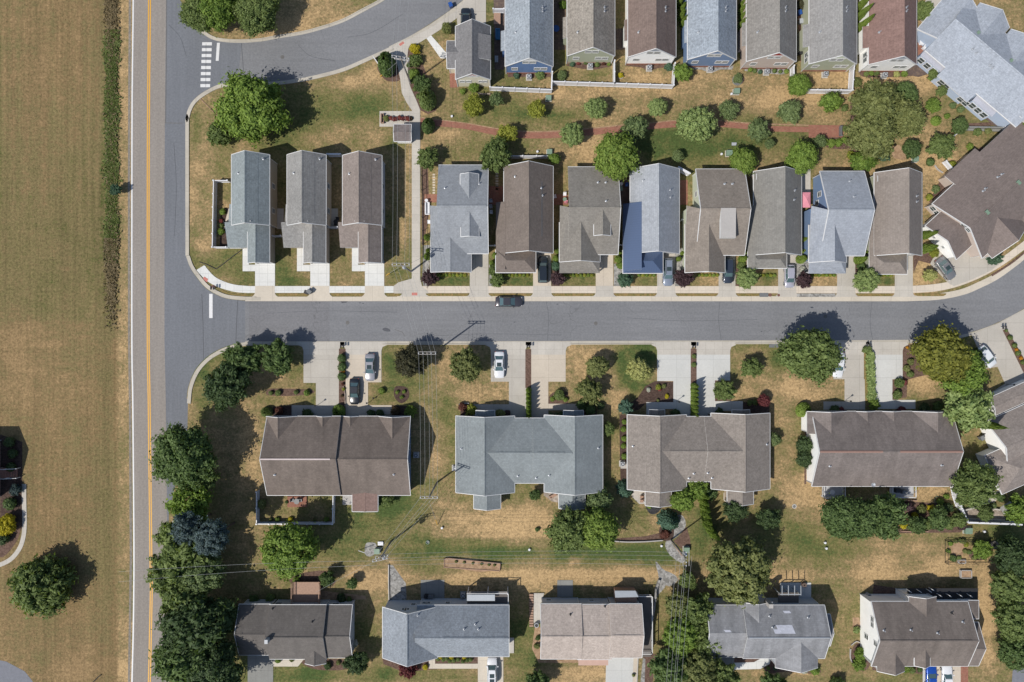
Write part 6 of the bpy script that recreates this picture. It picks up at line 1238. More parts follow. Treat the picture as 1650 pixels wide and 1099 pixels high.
for x, y, r, k, c, l in [(1508, 195, 8, 'yew', 'bright', 'oval shrub on the dry lawn, left of its smaller partner'), (1526, 187, 5, 'bush', 'bright', 'small round shrub right of the oval shrub on the dry lawn'), (1499, 261, 8, 'ball', 'dark', 'dark round shrub left of the white garden gate'), (1371, 250, 7, 'bush', 'yellow', 'yellow shrub left of the bright tree at the clump foot'),
      (1189, 126, 8, 'airy', 'greygreen', 'grey shrub in the ring bed behind the top row'), (906, 122, 8, 'airy', 'greygreen', 'pale shrub on the fenced lawn behind the sage green house'), (1000, 121, 5, 'bush', 'gold', 'yellow flowered shrub in a stone ring on the fenced lawn'), (832, 122, 5.5, 'bush', 'bluegreen', 'blue green shrub left of the air conditioner behind the blue house'),
      (870, 121, 7.5, 'small', 'pale', 'pale shrub right of the air conditioner behind the blue house'), (922, 103, 5, 'bush', 'bluegreen', 'blue green shrub at the left of the sage house bed'), (944, 101, 4, 'bush', 'mid', 'round shrub left of the sage house air conditioner'), (962, 104, 5, 'ball', 'mid', 'round green shrub right of the sage house air conditioner'), (973, 102, 4, 'bush', 'rust', 'brownish shrub in the sage house bed'),
      (981, 103, 3.6, 'bush', 'lime', 'lime shrub at the right end of the sage house bed'), (932, 102, 3.4, 'bush', 'red', 'red leaved plant in the sage house bed'), (1077, 108, 7, 'small', 'bluegreen', 'shrub at the right corner of the white brown roofed house'), (1209, 112, 5, 'ball', 'lime', 'lime round shrub behind the beige house'), (1216, 114, 4, 'bush', 'mid', 'small green shrub behind the beige house'), (1225, 116, 4, 'bush', 'bluegreen', 'blue green shrub behind the beige house'),
      (1248, 114, 4.4, 'ball', 'mid', 'green shrub right of the beige house air conditioner'), (1257, 115.5, 3.5, 'bush', 'mid', 'tiny shrub right of the beige house air conditioner'), (1267, 115, 4.6, 'ball', 'lime', 'lime shrub at the right corner of the beige house'), (1396, 119, 4.5, 'bush', 'mid', 'first shrub of the bed behind the white reddish roofed house'), (1404, 118, 4.5, 'bush', 'bright', 'second shrub of the bed behind the white reddish roofed house'),
      (1413, 118, 4.5, 'bush', 'mid', 'third shrub of the bed behind the white reddish roofed house'), (1445, 120, 5.5, 'bush', 'creamy', 'cream shrub right of the air conditioner behind the reddish roofed house'), (1457, 119, 5.5, 'bush', 'lime', 'lime shrub at the right end of the bed behind the reddish roofed house'), (1380, 133, 9, 'airy', 'olive', 'olive weedy shrub beside the square fence right corner'), (1361, 174, 6, 'bush', 'mid', 'shrub in the mulch left of the big clump'),
      (1330, 229, 6.5, 'bush', 'lime', 'left of the low bright conifers at the brick path end'), (1340, 231, 7.5, 'bush', 'lime', 'second low bright conifer at the brick path end'), (1351, 230, 7, 'bush', 'bright', 'third low bright conifer at the brick path end'), (1361, 226, 6, 'bush', 'bright', 'right of the low bright conifers at the brick path end'), (1361, 207, 5, 'arb', 'mid', 'narrow shrub behind the bench at the brick path end'),
      (1425, 252, 9, 'bush', 'bluegreen', 'blue green ground shrub at the foot of the big clump'), (1535, 170, 6, 'bush', 'greygreen', 'grey shrub under the middle bay windows'), (1548, 176, 6, 'bush', 'greygreen', 'pale grey shrub right of the middle bay windows'), (1534, 265, 7, 'bush', 'yellow', 'pale shrub along the rear wall of the diagonal brown roof'), (1563, 236, 6, 'bush', 'lime', 'lime shrub behind the diagonal brown roof'),
      (1500, 125, 5, 'bush', 'lime', 'lime shrub under the small tree by the blue wall'), (1575, 213, 7, 'bush', 'mid', 'low shrub along the grey retaining path, left'), (1592, 211, 6, 'bush', 'olive', 'low shrub along the grey retaining path, right'), (1508, 305, 7, 'bush', 'greygreen', 'pale shrub beside the last grey roof of the upper side'), (1497, 318, 6, 'bush', 'yellow', 'yellowish plant beside the last grey roof'),
      (1291, 8, 9, 'small', 'smoke', 'dark bush between two grey roofs at the top edge'), (907, 8, 7, 'small', 'bright', 'bright bush between the first two top row houses'), (1647, 226, 5, 'bush', 'bright', 'bush at the right edge by the white gate')]:
    P_(x, y, r, k, c, l, tree=False, h=min(3, max(.7, r*S*1.5)))
def arbs(pts, r, h, col, label, group, cat='arborvitae'):
    for x, y in pts: P_(x, y, r, 'arb', col, label, cat, h=h, group=group, tree=False)
arbs([(1095, 4), (1099, 15), (1098, 26), (1101, 36)], 5.2, 3.6, 'lime', 'narrow conifer in the gap left of the blue-grey T-shaped gap roof'.replace('T-shaped gap ', ''), 'narrow conifers beside the blue gabled house')
arbs([(1197, 6), (1195, 17), (1197, 27), (1194, 40)], 5.2, 3.4, 'lime', 'narrow conifer in the gap left of the beige red gabled house', 'narrow conifers beside the beige house')
arbs([(1387, 8), (1387, 24), (1389, 41)], 6.5, 5.5, 'lime', 'tall lime conifer against the white wall of the reddish roofed house', 'tall conifers by the white wall')
arbs([(1635, 190), (1648, 186), (1640, 204), (1650, 212)], 8, 4.5, 'bright', 'bright conifer at the right edge by the grey retaining path', 'conifers by the retaining path')
P_(1297, 386, 5, 'arb', 'lime', 'narrow lime conifer beside the steel blue roof, uppermost of three', 'arborvitae', h=2.6, tree=False); P_(1300, 404, 6, 'arb', 'lime', 'narrow lime conifer beside the steel blue roof, middle of three', 'arborvitae', h=2.8, tree=False); P_(1292, 417, 8, 'arb', 'lime', 'widest lime conifer beside the steel blue roof, lowest of three', 'arborvitae', h=2.6, tree=False)
P_(1494, 378, 7, 'arb', 'lime', 'lime conifer right of the last grey-brown roof, upper of two', 'arborvitae', h=4.2, tree=False); P_(1494, 400, 8, 'arb', 'lime', 'lime conifer right of the last grey-brown roof, lower of two', 'arborvitae', h=4.2, tree=False)
for x, y, r, k, c, l in [(692.5, 447, 13, 'star', 'purple', 'purple leaved tree at the footpath corner of the main street'), (796, 436, 10, 'star', 'mid', 'feathery green tree left of the dark brown roof front, upper half'), (801, 452, 11, 'star', 'mid', 'feathery green tree left of the dark brown roof front, lower half'), (899, 449.5, 11.5, 'star', 'purple', 'purple leaved tree right of the dark parked SUV'),
      (1007, 451, 12, 'star', 'bluegreen', 'blue green tree left of the blue metal roofed porch front'), (1102.5, 448, 15, 'star', 'purple', 'purple leaved tree right of the silver parked SUV'), (1204, 448, 18, 'clump', 'pale', 'pale clumpy street tree right of the dark parked sedan'), (1295.5, 452, 12.5, 'star', 'purple', 'purple leaved tree right of the parked hatchback'), (1396, 452, 21, 'clump', 'pale', 'pale clumpy street tree between the last two drives'),
      (1498, 444, 11, 'small', 'creamy', 'small cream green tree on the dry lawn near the diagonal house drive'), (1602, 416, 12, 'star', 'bluegreen', 'blue green shrub tree in front of the diagonal brown house'),
      (392, 579, 28, 'star', 'dark', 'dark green tree at the street corner, left of a pair'), (449, 576, 26, 'star', 'dark', 'dark green tree beside the first lower driveway, right of a pair'), (365, 622, 36, 'shag', 'deep', 'big dark reddish green tree on the inner corner lawn'), (662, 583, 26, 'shag', 'smoke', 'dark brownish tree under the power lines by the street'),
      (751, 589, 28, 'clump', 'olive', 'round clumpy olive tree left of the white sedan'), (962.5, 591, 19, 'clump', 'olive', 'olive clumpy tree, upper of two on the middle front lawn'), (950, 630, 20, 'star', 'olive', 'olive tree with bare branches, lower of two on the middle front lawn'), (1029, 596, 20, 'clump', 'creamy', 'cream yellow tree on the greenest front lawn'), (1008, 657, 12, 'star', 'spruceg', 'blue green conifer at the front corner of the textured roof duplex'),
      (1211, 593, 16, 'star', 'mid', 'small green tree in the middle of the lawn left of the giant round tree'), (1167.5, 630, 17, 'star', 'mid', 'green tree in the mulch corner by the bright double drive'), (1305, 572, 45, 'round', 'mid', 'giant round green tree leaning over the main street'), (1231, 645.5, 11, 'clump', 'plum', 'pink purple small tree at the duplex corner'), (1517, 571, 43, 'round', 'goldgreen', 'large golden green tree at the bend of the lower side'),
      (1549, 604, 36, 'shag', 'bright', 'bright green tree under the golden one near the bend'), (1560, 655, 36, 'star', 'pale', 'silvery green tree above the copper ridge roof corner'), (1571, 573, 11, 'star', 'dark', 'dark small tree overhanging the white car at the bend'), (1570, 782, 35, 'shag', 'mid', 'green tree between the white fence and the right edge house'), (1588, 827, 13, 'clump', 'mid', 'round green tree on the tan stone terrace'),
      (1642, 822, 22, 'star', 'bright', 'bright green tree at the right edge of the terrace'), (1248, 707, 11, 'small', 'greygreen', 'small tree against the right wall of the textured roof duplex'), (980, 691, 11, 'small', 'mid', 'small tree at the right wall of the blue-grey duplex'), (1296, 716, 14, 'small', 'deep', 'dark tree in front of the white gable wall, upper of two'), (1296, 739, 14, 'small', 'deep', 'dark tree in front of the white gable wall, lower of two'),
      (298, 736, 50, 'big', 'dark', 'large dark green tree overhanging the highway, topmost of the roadside line'), (327, 770, 24, 'star', 'mid', 'green tree right of the roadside light green one'), (306, 812, 34, 'airy', 'bright', 'light green thin tree in the roadside line above the blue spruces'), (300, 872, 42, 'star', 'mid', 'loose green tree below the blue spruces over the highway'), (283, 915, 38, 'star', 'mid', 'green tree overhanging the yellow lines of the highway'), (326, 920, 36, 'clump', 'greygreen', 'grey green tree below the blue spruces, away from the road'),
      (296, 958, 36, 'star', 'mid', 'green tree in the lower roadside line below the overhanging one'), (318, 1008, 50, 'shag', 'deep', 'very dark tree left of the shaded dark roof, upper'), (300, 1060, 46, 'shag', 'dark', 'very dark tree at the bottom left beside the highway'), (345, 1080, 46, 'big', 'deep', 'dark tree below the shaded roof at the bottom edge'), (352, 1000, 30, 'big', 'deep', 'dark tree touching the left end of the shaded roof'),
      (69, 941, 47, 'shag', 'mid', 'lone green tree on the dry field left of the highway'), (466, 885, 43, 'round', 'bright', 'round bright green tree below the fenced back lawn'), (528, 932, 13, 'small', 'dark', 'small dark tree right of the wooden deck'), (567, 940, 9.5, 'small', 'dark', 'little dark tree on the dry grass right of the wooden deck'), (574, 1066, 19, 'star', 'deep', 'dark tree with white flowers between the first two bottom houses'),
      (623, 806, 12, 'small', 'mid', 'green bush tree right of the brown sun room'), (965, 808, 20, 'small', 'greygreen', 'grey green tree at the rear corner of the blue-grey duplex'), (916, 856, 34, 'shag', 'mid', 'dull green tree, left of a pair behind the blue-grey duplex'), (962.5, 853, 34, 'round', 'lime', 'bright green tree, right of a pair behind the blue-grey duplex'), (862, 797, 9.5, 'airy', 'dark', 'small dark tree in the rear notch of the blue-grey duplex'),
      (1008, 789, 13, 'spruce', 'spruceg', 'blue green little conifer at the left sun room of the textured duplex'), (1100, 806, 21, 'clump', 'bright', 'bright green tree in the rear notch of the textured duplex, left'), (1124, 788, 17, 'star', 'bright', 'bright green tree in the rear notch of the textured duplex, right'), (1143, 794, 13, 'small', 'dark', 'dark tree at the top of the curved conifer row'), (1184, 822, 18, 'star', 'deep', 'dark tree below the right sun room of the textured duplex'), (1238, 836, 18, 'star', 'deep', 'dark tree half in shade right of the giant olive tree shadow'),
      (1190, 920, 53, 'clump', 'olive', 'giant clumpy olive tree touching the patched grey roof'), (1357, 834, 34, 'round', 'dark', 'rounded dense tree below the white gable wall, left'), (1392, 836, 32, 'round', 'dark', 'dense tree in the middle of the backyard thicket'), (1424, 832, 33, 'star', 'dark', 'feathery dark tree at the right of the dense thicket pair'), (1582, 886, 15, 'star', 'bright', 'bright green tree inside the fenced vegetable plot'),
      (1108, 934, 14, 'star', 'mid', 'green tree at the top of the strip under the power lines'), (1092, 975, 22, 'clump', 'olive', 'olive tree in the strip under the power lines, left'), (1122, 985, 27, 'star', 'mid', 'feathery tree in the strip under the power lines, right'), (1098, 1022, 30, 'clump', 'bright', 'yellow green tree in the middle of the power line strip'), (1138, 1030, 25, 'star', 'mid', 'green tree against the lower left of the patched roof'), (1080, 1078, 32, 'star', 'dark', 'dark green tree at the bottom of the power line strip, left'),
      (1124, 1082, 34, 'clump', 'olive', 'olive tree at the bottom edge in the power line strip'), (1162, 1090, 26, 'star', 'mid', 'green tree covering the drive of the patched roof house'), (866, 1102, 20, 'star', 'dark', 'dark tree cut by the bottom edge below the pinkish roof'), (1247, 1104, 20, 'star', 'dark', 'dark tree cut by the bottom edge below the patched roof'),
      (1634, 896, 30, 'shag', 'deep', 'dark tree at the right edge beside the fire ring'), (1626, 945, 30, 'clump', 'mid', 'green tree at the right edge, second of the line'), (1634, 1000, 33, 'clump', 'mid', 'green tree at the right edge, third of the line'), (1637, 1052, 28, 'clump', 'dark', 'green tree at the right edge above the grey drive'), (1512, 836, 18, 'small', 'dark', 'dark tree in the mixed shrub border below the copper ridge roof'), (1545, 838, 12, 'star', 'mid', 'green tree by the curved white fence in the shrub border'), (1478, 846, 15, 'small', 'dark', 'dark tree at the left of the mixed shrub border'),
      (187, 306, 9, 'star', 'bluegreen', 'little tree in the roadside ditch beside the field')]:
    P_(x, y, r, k, c, l, h=5.2 if l.startswith('lone green') else max(2.4, min(11, r*S*2.1)), tree=True)
P_(341, 866, 28, 'clump', 'spruceb', 'blue spruce in the roadside row, right one', name='spruce_tree', h=12, tree=True); P_(302, 850, 24, 'star', 'spruceb', 'blue spruce in the roadside row, left one', name='spruce_tree', h=11, tree=True)
P_(1078.5, 840, 16, 'spruce', 'spruceg', 'silver blue spruce beside the curved stone bed', h=3.4)
P_(1588, 684, 7, 'arb', 'lime', 'lime conifer pointing right beside the right edge house', 'arborvitae', h=7, tree=False, rx=1.3)
for i, (x, y) in enumerate(((1134, 797), (1134, 808), (1136, 818), (1137, 828), (1139, 838), (1141, 847), (1146, 856), (1151, 862))): P_(x, y, 6.8, 'arb', 'lime', 'lime conifer in the curved row left of the giant olive tree', 'arborvitae', h=4.2, group='curved row of lime conifers', tree=False)
for i in range(7): P_(852, 629+i*7.0, 5, 'arb', 'bright', 'conifer in the hedge between the drives of the blue-grey duplex', 'arborvitae', h=2.9, group='conifer hedge of the blue-grey duplex', tree=False)
for i in range(8): P_(1119.5, 622+i*6.6, 5.5, 'arb', 'lime', 'conifer in the hedge between the bright double drives', 'arborvitae', h=3.2, group='conifer hedge between the bright drives', tree=False)
SHR = [(551, 577, 8.5, 'ball', 'dark', 'dark round shrub in the mulch strip between first drives, uppermost'), (551, 591, 8.5, 'ball', 'dark', 'dark round shrub in the mulch strip between first drives, middle'), (551, 607, 8.5, 'ball', 'dark', 'dark round shrub in the mulch strip between first drives, lowest'), (553, 599, 3, 'bush', 'orange', 'orange flowers between two dark round shrubs'), (553.5, 627, 3, 'bush', 'yellow', 'yellow plant in the mulch strip below the round shrubs'),
 (552, 619, 2.6, 'bush', 'rust', 'rust coloured plant in the first mulch strip'), (551, 638, 2.6, 'bush', 'brownb', 'brown plant in the first mulch strip, lower'), (615, 630, 6.5, 'ball', 'lime', 'lime ball shrub on the lawn right of the black car'), (436.5, 633, 4.5, 'ball', 'mid', 'round shrub at the left end of the lawn bed'), (448, 633, 6, 'ball', 'mid', 'round shrub second in the lawn bed'), (477, 632, 4.8, 'ball', 'mid', 'round shrub fourth in the lawn bed'), (494.5, 633, 6.2, 'ball', 'bright', 'bright round shrub at the right end of the lawn bed'),
 (546, 663, 11, 'yew', 'bright', 'bright conifer before the seam of the dark brown duplex'), (430, 664, 9, 'yew', 'mid', 'conifer shrub at the left front corner of the dark brown duplex'), (661, 663, 10, 'star', 'lime', 'yellow green conifer at the right front corner of the dark brown duplex'), (450, 661, 7, 'bush', 'rust', 'rust flower shrub at the dark brown duplex front'), (495, 667, 9, 'bush', 'deep', 'dark foundation shrub of the left half of the dark brown duplex'), (598, 666, 7, 'bush', 'deep', 'dark foundation shrub, left of two by the right half door'), (612, 666, 7, 'bush', 'deep', 'dark foundation shrub, right of two by the right half door'), (637, 662, 8, 'bush', 'brownb', 'brown shrub at the right half front of the dark brown duplex'),
 (640, 632, 3.4, 'bush', 'lime', 'lime plant at the left of the round mulch island'), (651, 631, 3.4, 'bush', 'lime', 'lime plant at the right of the round mulch island'), (647, 640, 3.4, 'bush', 'lime', 'lime plant at the bottom of the round mulch island'), (901, 637, 11, 'ball', 'mid', 'round clipped shrub in the small mulch bed'), (890, 643, 5, 'ball', 'lime', 'small lime ball left of the round clipped shrub'), (911, 644, 5, 'ball', 'lime', 'small lime ball right of the round clipped shrub'),
 (746, 656, 8, 'bush', 'rust', 'reddish brown shrub at the left front of the blue-grey duplex'), (759, 661, 10, 'bush', 'yellow', 'yellow topped shrub at the left front of the blue-grey duplex'), (806, 667, 9, 'bush', 'olive', 'olive shrub at the blue-grey duplex front'), (817, 666, 6, 'bush', 'purple', 'dark purple shrub at the blue-grey duplex front'), (937, 653, 9, 'bush', 'dark', 'dark shrub at the right front of the blue-grey duplex'), (951, 660, 10, 'bush', 'dark', 'larger dark shrub at the right front of the blue-grey duplex'), (888, 668, 4, 'ball', 'dark', 'first of the small balls by the right porch'), (897, 668, 4, 'ball', 'dark', 'middle of the small balls by the right porch'), (905, 667, 5, 'ball', 'dark', 'last of the small balls by the right porch'),
 (968, 654, 7, 'bush', 'deep', 'dark bush in the shade right of the blue-grey duplex front'), (937, 646, 4, 'bush', 'creamy', 'cream shrub near the blue-grey duplex front corner'), (1006, 680, 5.2, 'ball', 'bright', 'ball shrub left of the textured duplex, first from the top'), (1004.5, 691.5, 5.6, 'ball', 'bright', 'ball shrub left of the textured duplex, second from the top'), (1006, 707, 5.8, 'ball', 'bright', 'ball shrub left of the textured duplex, third from the top'), (1004.5, 718.5, 5.2, 'ball', 'bright', 'ball shrub left of the textured duplex, fourth from the top'), (1006, 735, 6, 'ball', 'bright', 'ball shrub left of the textured duplex, lowest'),
 (1045, 628, 4, 'bush', 'white', 'white flowers in the mulch bed by the bright drive'), (1061, 624, 5, 'bush', 'yellow', 'yellow flowers in the mulch bed by the bright drive, upper'), (1063, 628, 3, 'bush', 'red', 'red flowers in the mulch bed by the bright drive'), (1070, 622, 4, 'bush', 'olive', 'olive plant in the mulch bed by the bright drive'), (1074.5, 638.5, 4, 'bush', 'gold', 'gold bush in the mulch bed by the bright drive, lower'), (1060, 645, 2.6, 'bush', 'olive', 'low plant at the bottom of the mulch bed'),
 (1118, 574, 4.2, 'bush', 'mid', 'green plant at the top of the strip between bright drives'), (1118, 588, 4.6, 'bush', 'mid', 'second green plant of the strip between bright drives'), (1208, 649, 5, 'bush', 'mid', 'green shrub left of the pink purple tree'), (1217, 648, 5.4, 'bush', 'mid', 'second green shrub left of the pink purple tree'), (1160, 664, 7, 'bush', 'deep', 'dark shrub left of the porch of the textured duplex'), (1088, 666, 8, 'bush', 'deep', 'dark shrub in the court of the textured duplex'),
 (1294, 660, 12, 'yew', 'lime', 'lime conifer shrub at the front corner of the white gable wall'), (1408, 652, 9, 'star', 'lime', 'lime shrub between the two doors of the copper ridge duplex'), (1449, 617, 9.5, 'ball', 'mid', 'round shrub beside the last lower drive'), (1446, 636, 8, 'bush', 'mid', 'shrub below the round one beside the last lower drive'), (1458, 616, 5, 'bush', 'plum', 'dark plant right of the round shrub'), (1467, 583, 6, 'bush', 'olive', 'olive plant under the golden tree, upper'), (1461, 594, 6, 'bush', 'olive', 'olive plant under the golden tree, middle'), (1467, 603, 6, 'bush', 'mid', 'green plant under the golden tree, lower'), (1462, 560, 2.6, 'bush', 'orange', 'orange flowers at the corner of the last lower drive'),
 (1397, 563, 8, 'bush', 'mid', 'green shrub at the street end of the ornamental grass strip'), (1511, 655, 9, 'bush', 'dark', 'dark green shrub at the front right of the copper ridge duplex'), (1490, 658, 9, 'bush', 'deep', 'dark shrub in shade at the front of the copper ridge duplex'), (1345, 660, 8, 'bush', 'deep', 'dark low shrub at the front left of the copper ridge duplex'), (1355, 661, 6, 'bush', 'plum', 'plum shrub at the front left of the copper ridge duplex'), (1453, 661, 7, 'bush', 'plum', 'plum low shrub right of the double doors'), (1520, 657, 5, 'bush', 'yellow', 'yellow shrub at the right front corner of the copper ridge duplex'),
 (1621.5, 532.5, 3, 'ball', 'mid', 'tiny ball shrub at the street end of the diagonal strip'), (1627.5, 544, 5, 'ball', 'mid', 'ball shrub second in the diagonal strip'), (1634.5, 556.5, 5, 'ball', 'mid', 'ball shrub third in the diagonal strip'), (1638, 563.5, 3, 'bush', 'orange', 'orange flowers in the diagonal strip, upper'), (1640.5, 569, 5.4, 'ball', 'mid', 'ball shrub fourth in the diagonal strip'), (1645, 577, 3.2, 'bush', 'orange', 'orange flowers in the diagonal strip, lower'), (1648, 584, 4.6, 'ball', 'mid', 'ball shrub lowest in the diagonal strip'),
 (1610, 639, 5.5, 'ball', 'mid', 'left shrub of three by the right edge house front'), (1620, 635, 6.5, 'bush', 'rust', 'reddish middle shrub by the right edge house front'), (1628, 630, 5, 'bush', 'olive', 'right shrub of three by the right edge house front'), (799, 411, 6.5, 'arb', 'lime', 'lime conifer left of the dark brown roof'), (794, 424, 6, 'arb', 'lime', 'lime conifer right of the blue-grey dormered roof, lower'), (688, 382, 6, 'arb', 'lime', 'lime conifer left of the dormered blue-grey roof, upper'), (690, 404, 4.6, 'arb', 'lime', 'small lime conifer left of the dormered blue-grey roof'), (688.5, 413, 6.5, 'arb', 'lime', 'lime conifer left of the dormered blue-grey roof, lowest'),
 (899, 404, 5, 'arb', 'lime', 'lime conifer right of the dark brown roof, upper'), (896.5, 416, 6, 'arb', 'lime', 'lime conifer right of the dark brown roof, lower'), (896, 429, 8.5, 'bush', 'bluegreen', 'blue green shrub right of the dark SUV'), (1000, 407, 5, 'arb', 'lime', 'lime conifer left of the blue metal roof, upper'), (997, 417, 6.5, 'arb', 'lime', 'lime conifer left of the blue metal roof, middle'), (999, 428, 6.5, 'bush', 'lime', 'lime bush left of the blue metal roof, lower'), (1101, 408, 4.5, 'arb', 'lime', 'lime conifer right of the pale blue-grey roof, upper'), (1094, 417, 4.5, 'arb', 'lime', 'lime conifer right of the pale blue-grey roof, lower'),
 (1198, 384, 4, 'arb', 'lime', 'small lime conifer left of the grey-brown porch roof'), (1199, 407, 5.5, 'arb', 'lime', 'lime conifer left of the grey-brown porch roof, middle'), (1197, 417, 7, 'arb', 'lime', 'lime conifer left of the grey-brown porch roof, lowest'), (1195, 428, 8, 'bush', 'mid', 'green shrub above the pale clumpy street tree'), (1293.5, 434, 5.5, 'bush', 'white', 'white flowering shrub right of the parked hatchback'), (1395, 407, 4.5, 'arb', 'lime', 'lime conifer left of the last grey-brown roof'), (1386, 418, 8, 'arb', 'lime', 'lime conifer right of the steel blue porch roof'), (1389, 430, 8, 'bush', 'dark', 'dark shrub above the last pale street tree'), (1397, 386, 4, 'arb', 'lime', 'tiny lime conifer beside the steel blue roof'),
 (1505, 408, 8, 'airy', 'yellow', 'yellowish loose shrub left of the diagonal house drive'), (420, 0, 1, 'bush', 'mid', ''), (359, 341, 5.5, 'bush', 'bright', 'bright bush in the corner house side bed, upper'), (356, 356, 4, 'bush', 'red', 'pink flowered bush in the corner house side bed'), (356, 373, 6, 'bush', 'bright', 'bright bush in the corner house side bed, lower'), (357, 363, 4, 'bush', 'mid', 'green bush in the middle of the corner house side bed'),
 (622, 191, 5.5, 'bush', 'olive', 'olive bush at the left of the concrete planter'), (661.5, 191, 4, 'bush', 'brownb', 'brownish bush at the right of the concrete planter'), (15, 713, 10, 'ball', 'deep', 'dark ball shrub by the brick house, uppermost'), (20, 731, 9, 'ball', 'deep', 'dark ball shrub by the brick house, second'), (18, 753, 9, 'ball', 'deep', 'dark ball shrub just above the porch stair'), (25, 789, 9, 'star', 'spruceb', 'grey blue shrub just below the porch stair'), (16, 812, 12, 'ball', 'dark', 'dark green shrub by the brick house, below the grey blue one'), (10, 845, 17, 'clump', 'gold', 'golden yellow bush at the left edge'), (3, 868, 13, 'ball', 'deep', 'dark shrub at the left edge below the golden bush'),
 (422, 812, 8, 'bush', 'olive', 'bush in the upper left corner of the white fenced back lawn'), (447, 837, 4.5, 'bush', 'lime', 'lime bush inside the bottom fence, left'), (468, 837, 4.5, 'bush', 'gold', 'yellow bush inside the bottom fence, middle'), (526, 837, 4.5, 'bush', 'lime', 'lime bush inside the bottom fence, right'), (507, 838, 3, 'bush', 'olive', 'small plant inside the bottom fence'), (436, 837, 3.2, 'bush', 'olive', 'olive plant in the fence corner bed'), (462, 809, 3, 'bush', 'dark', 'tiny plant beside the brick patio'),
 (477, 935, 6.5, 'bush', 'lime', 'bright bush at the upper left of the wooden deck'), (435, 964, 8, 'bush', 'mid', 'bush behind the shaded roof, right of two'), (409, 966, 8, 'bush', 'dark', 'bush behind the shaded roof, left of two'), (563, 966, 5, 'bush', 'mid', 'bush at the rear right corner of the shaded roof'), (550, 964, 8, 'bush', 'deep', 'dark bush right of the wooden deck in shade'), (657, 1078.5, 14, 'star', 'plum', 'dark red leaved shrub before the blue-grey bottom house'), (528, 1073, 6.5, 'bush', 'deep', 'dark bush right of the small front gable'), (519, 1067, 5, 'bush', 'gold', 'yellow flowers under the small front gable'), (545, 1068, 4, 'bush', 'olive', 'olive plants by the shaded house front'), (448, 1064, 5, 'bush', 'bright', 'bright plants beside the cream path'), (470, 1063, 4, 'bush', 'olive', 'olive plants beside the cream path'), (572, 1037, 6, 'bush', 'white', 'white flowering top of the dark tree between the first bottom houses'),
 (1071, 861, 8.5, 'bush', 'rust', 'rust brown bush below the silver blue spruce'), (1058, 791, 5, 'bush', 'bright', ''), (1046, 816, 4, 'bush', 'lime', 'lime bush by the left sun room of the textured duplex'), (913, 799, 6, 'bush', 'dark', ''), (866, 853, 4, 'bush', 'dark', 'tiny conifer on the dry lawn behind the blue-grey duplex'), (1313, 1080, 8.5, 'bush', 'bright', 'bright bush at the front right of the patched roof'), (1296, 1081, 5.5, 'bush', 'white', 'white flowering bush at the front of the patched roof'), (1274, 1077.5, 5.5, 'bush', 'plum', 'dark red bush at the front of the patched roof'), (1238, 1077, 3.4, 'bush', 'mid', 'small ball in the bed before the patched roof, left'), (1249, 1077, 3.6, 'bush', 'bluegreen', 'small ball in the bed before the patched roof, middle'), (1259, 1071, 3, 'bush', 'mid', 'small ball in the bed before the patched roof, right'),
 (1386, 1053, 10, 'star', 'bright', 'bright bush in the stone ringed bed, upper'), (1384, 1071, 10, 'star', 'bright', 'bright bush in the stone ringed bed, lower'), (1380, 1015, 6, 'bush', 'pale', 'pale plant beside the white wall of the rightmost bottom house'), (1460, 1078, 7, 'bush', 'bright', 'bright shrub left of the blue car, left'), (1470, 1080, 6, 'bush', 'mid', 'green shrub left of the blue car, right'), (1482, 1079, 4.6, 'bush', 'dark', 'dark shrub nearest the blue car'), (1349, 1104, 14, 'bush', 'dark', 'dark bush at the bottom edge left of the rightmost house'),
 (1447, 821, 8, 'bush', 'rust', 'brown bush in the mixed border, upper left'), (1485, 821, 8, 'bush', 'olive', 'olive ball in the mixed border'), (1500, 820, 7, 'bush', 'gold', 'yellow bush in the mixed border, right'), (1474, 831, 6, 'bush', 'gold', 'yellow bush in the mixed border, middle'), (1456, 846, 6.5, 'bush', 'gold', 'yellow bush in the mixed border, lower left'), (1464, 816, 9, 'bush', 'purple', 'purple bush in the mixed border'), (1463, 835, 7, 'bush', 'brownb', 'brown bush below the purple one'), (1527, 818, 9, 'bush', 'deep', 'dark bush in the mixed border near the fence'), (1535, 829, 8, 'bush', 'brownb', 'brown bush in the mixed border near the fence'), (1530, 846, 8, 'bush', 'mid', 'green bush at the lower right of the mixed border'), (1550, 848, 7.5, 'bush', 'purple', 'purple bush outside the corner of the curved fence'), (1515, 808, 6, 'bush', 'bright', 'bright plants above the mixed border, left'), (1525, 800, 5, 'bush', 'bright', 'bright plants above the mixed border, right'), (1540, 824, 6, 'bush', 'olive', 'olive bush inside the fence corner'), (1495, 845, 10, 'bush', 'mid', 'spreading green bush at the lower middle of the border'), (1475, 786, 4, 'bush', 'gold', 'gold flowers right of the right deck'),
 (1612, 801, 8, 'bush', 'dark', 'dark bush above the stone terrace'), (1600, 815, 6, 'bush', 'greygreen', 'grey bush above the stone terrace'), (1536, 900, 6, 'bush', 'dark', 'dark plant in the lower left of the vegetable plot'), (1552, 872, 5, 'bush', 'olive', 'plant in the upper part of the vegetable plot'), (865, 1041, 5, 'bush', 'olive', 'olive bush left of the pinkish roof'), (867, 1028, 4.5, 'bush', 'dark', 'dark bush left of the pinkish roof'), (1021, 1088, 3, 'bush', 'olive', 'small ball beside the concrete drive of the pinkish house')]
for x, y, r, k, c, l in SHR:
    if l: P_(x, y, r, k, c, l, 'arborvitae' if k == 'arb' else None, tree=False, h=max(.6, r*S*(3.6 if k == 'arb' else 1.5)))
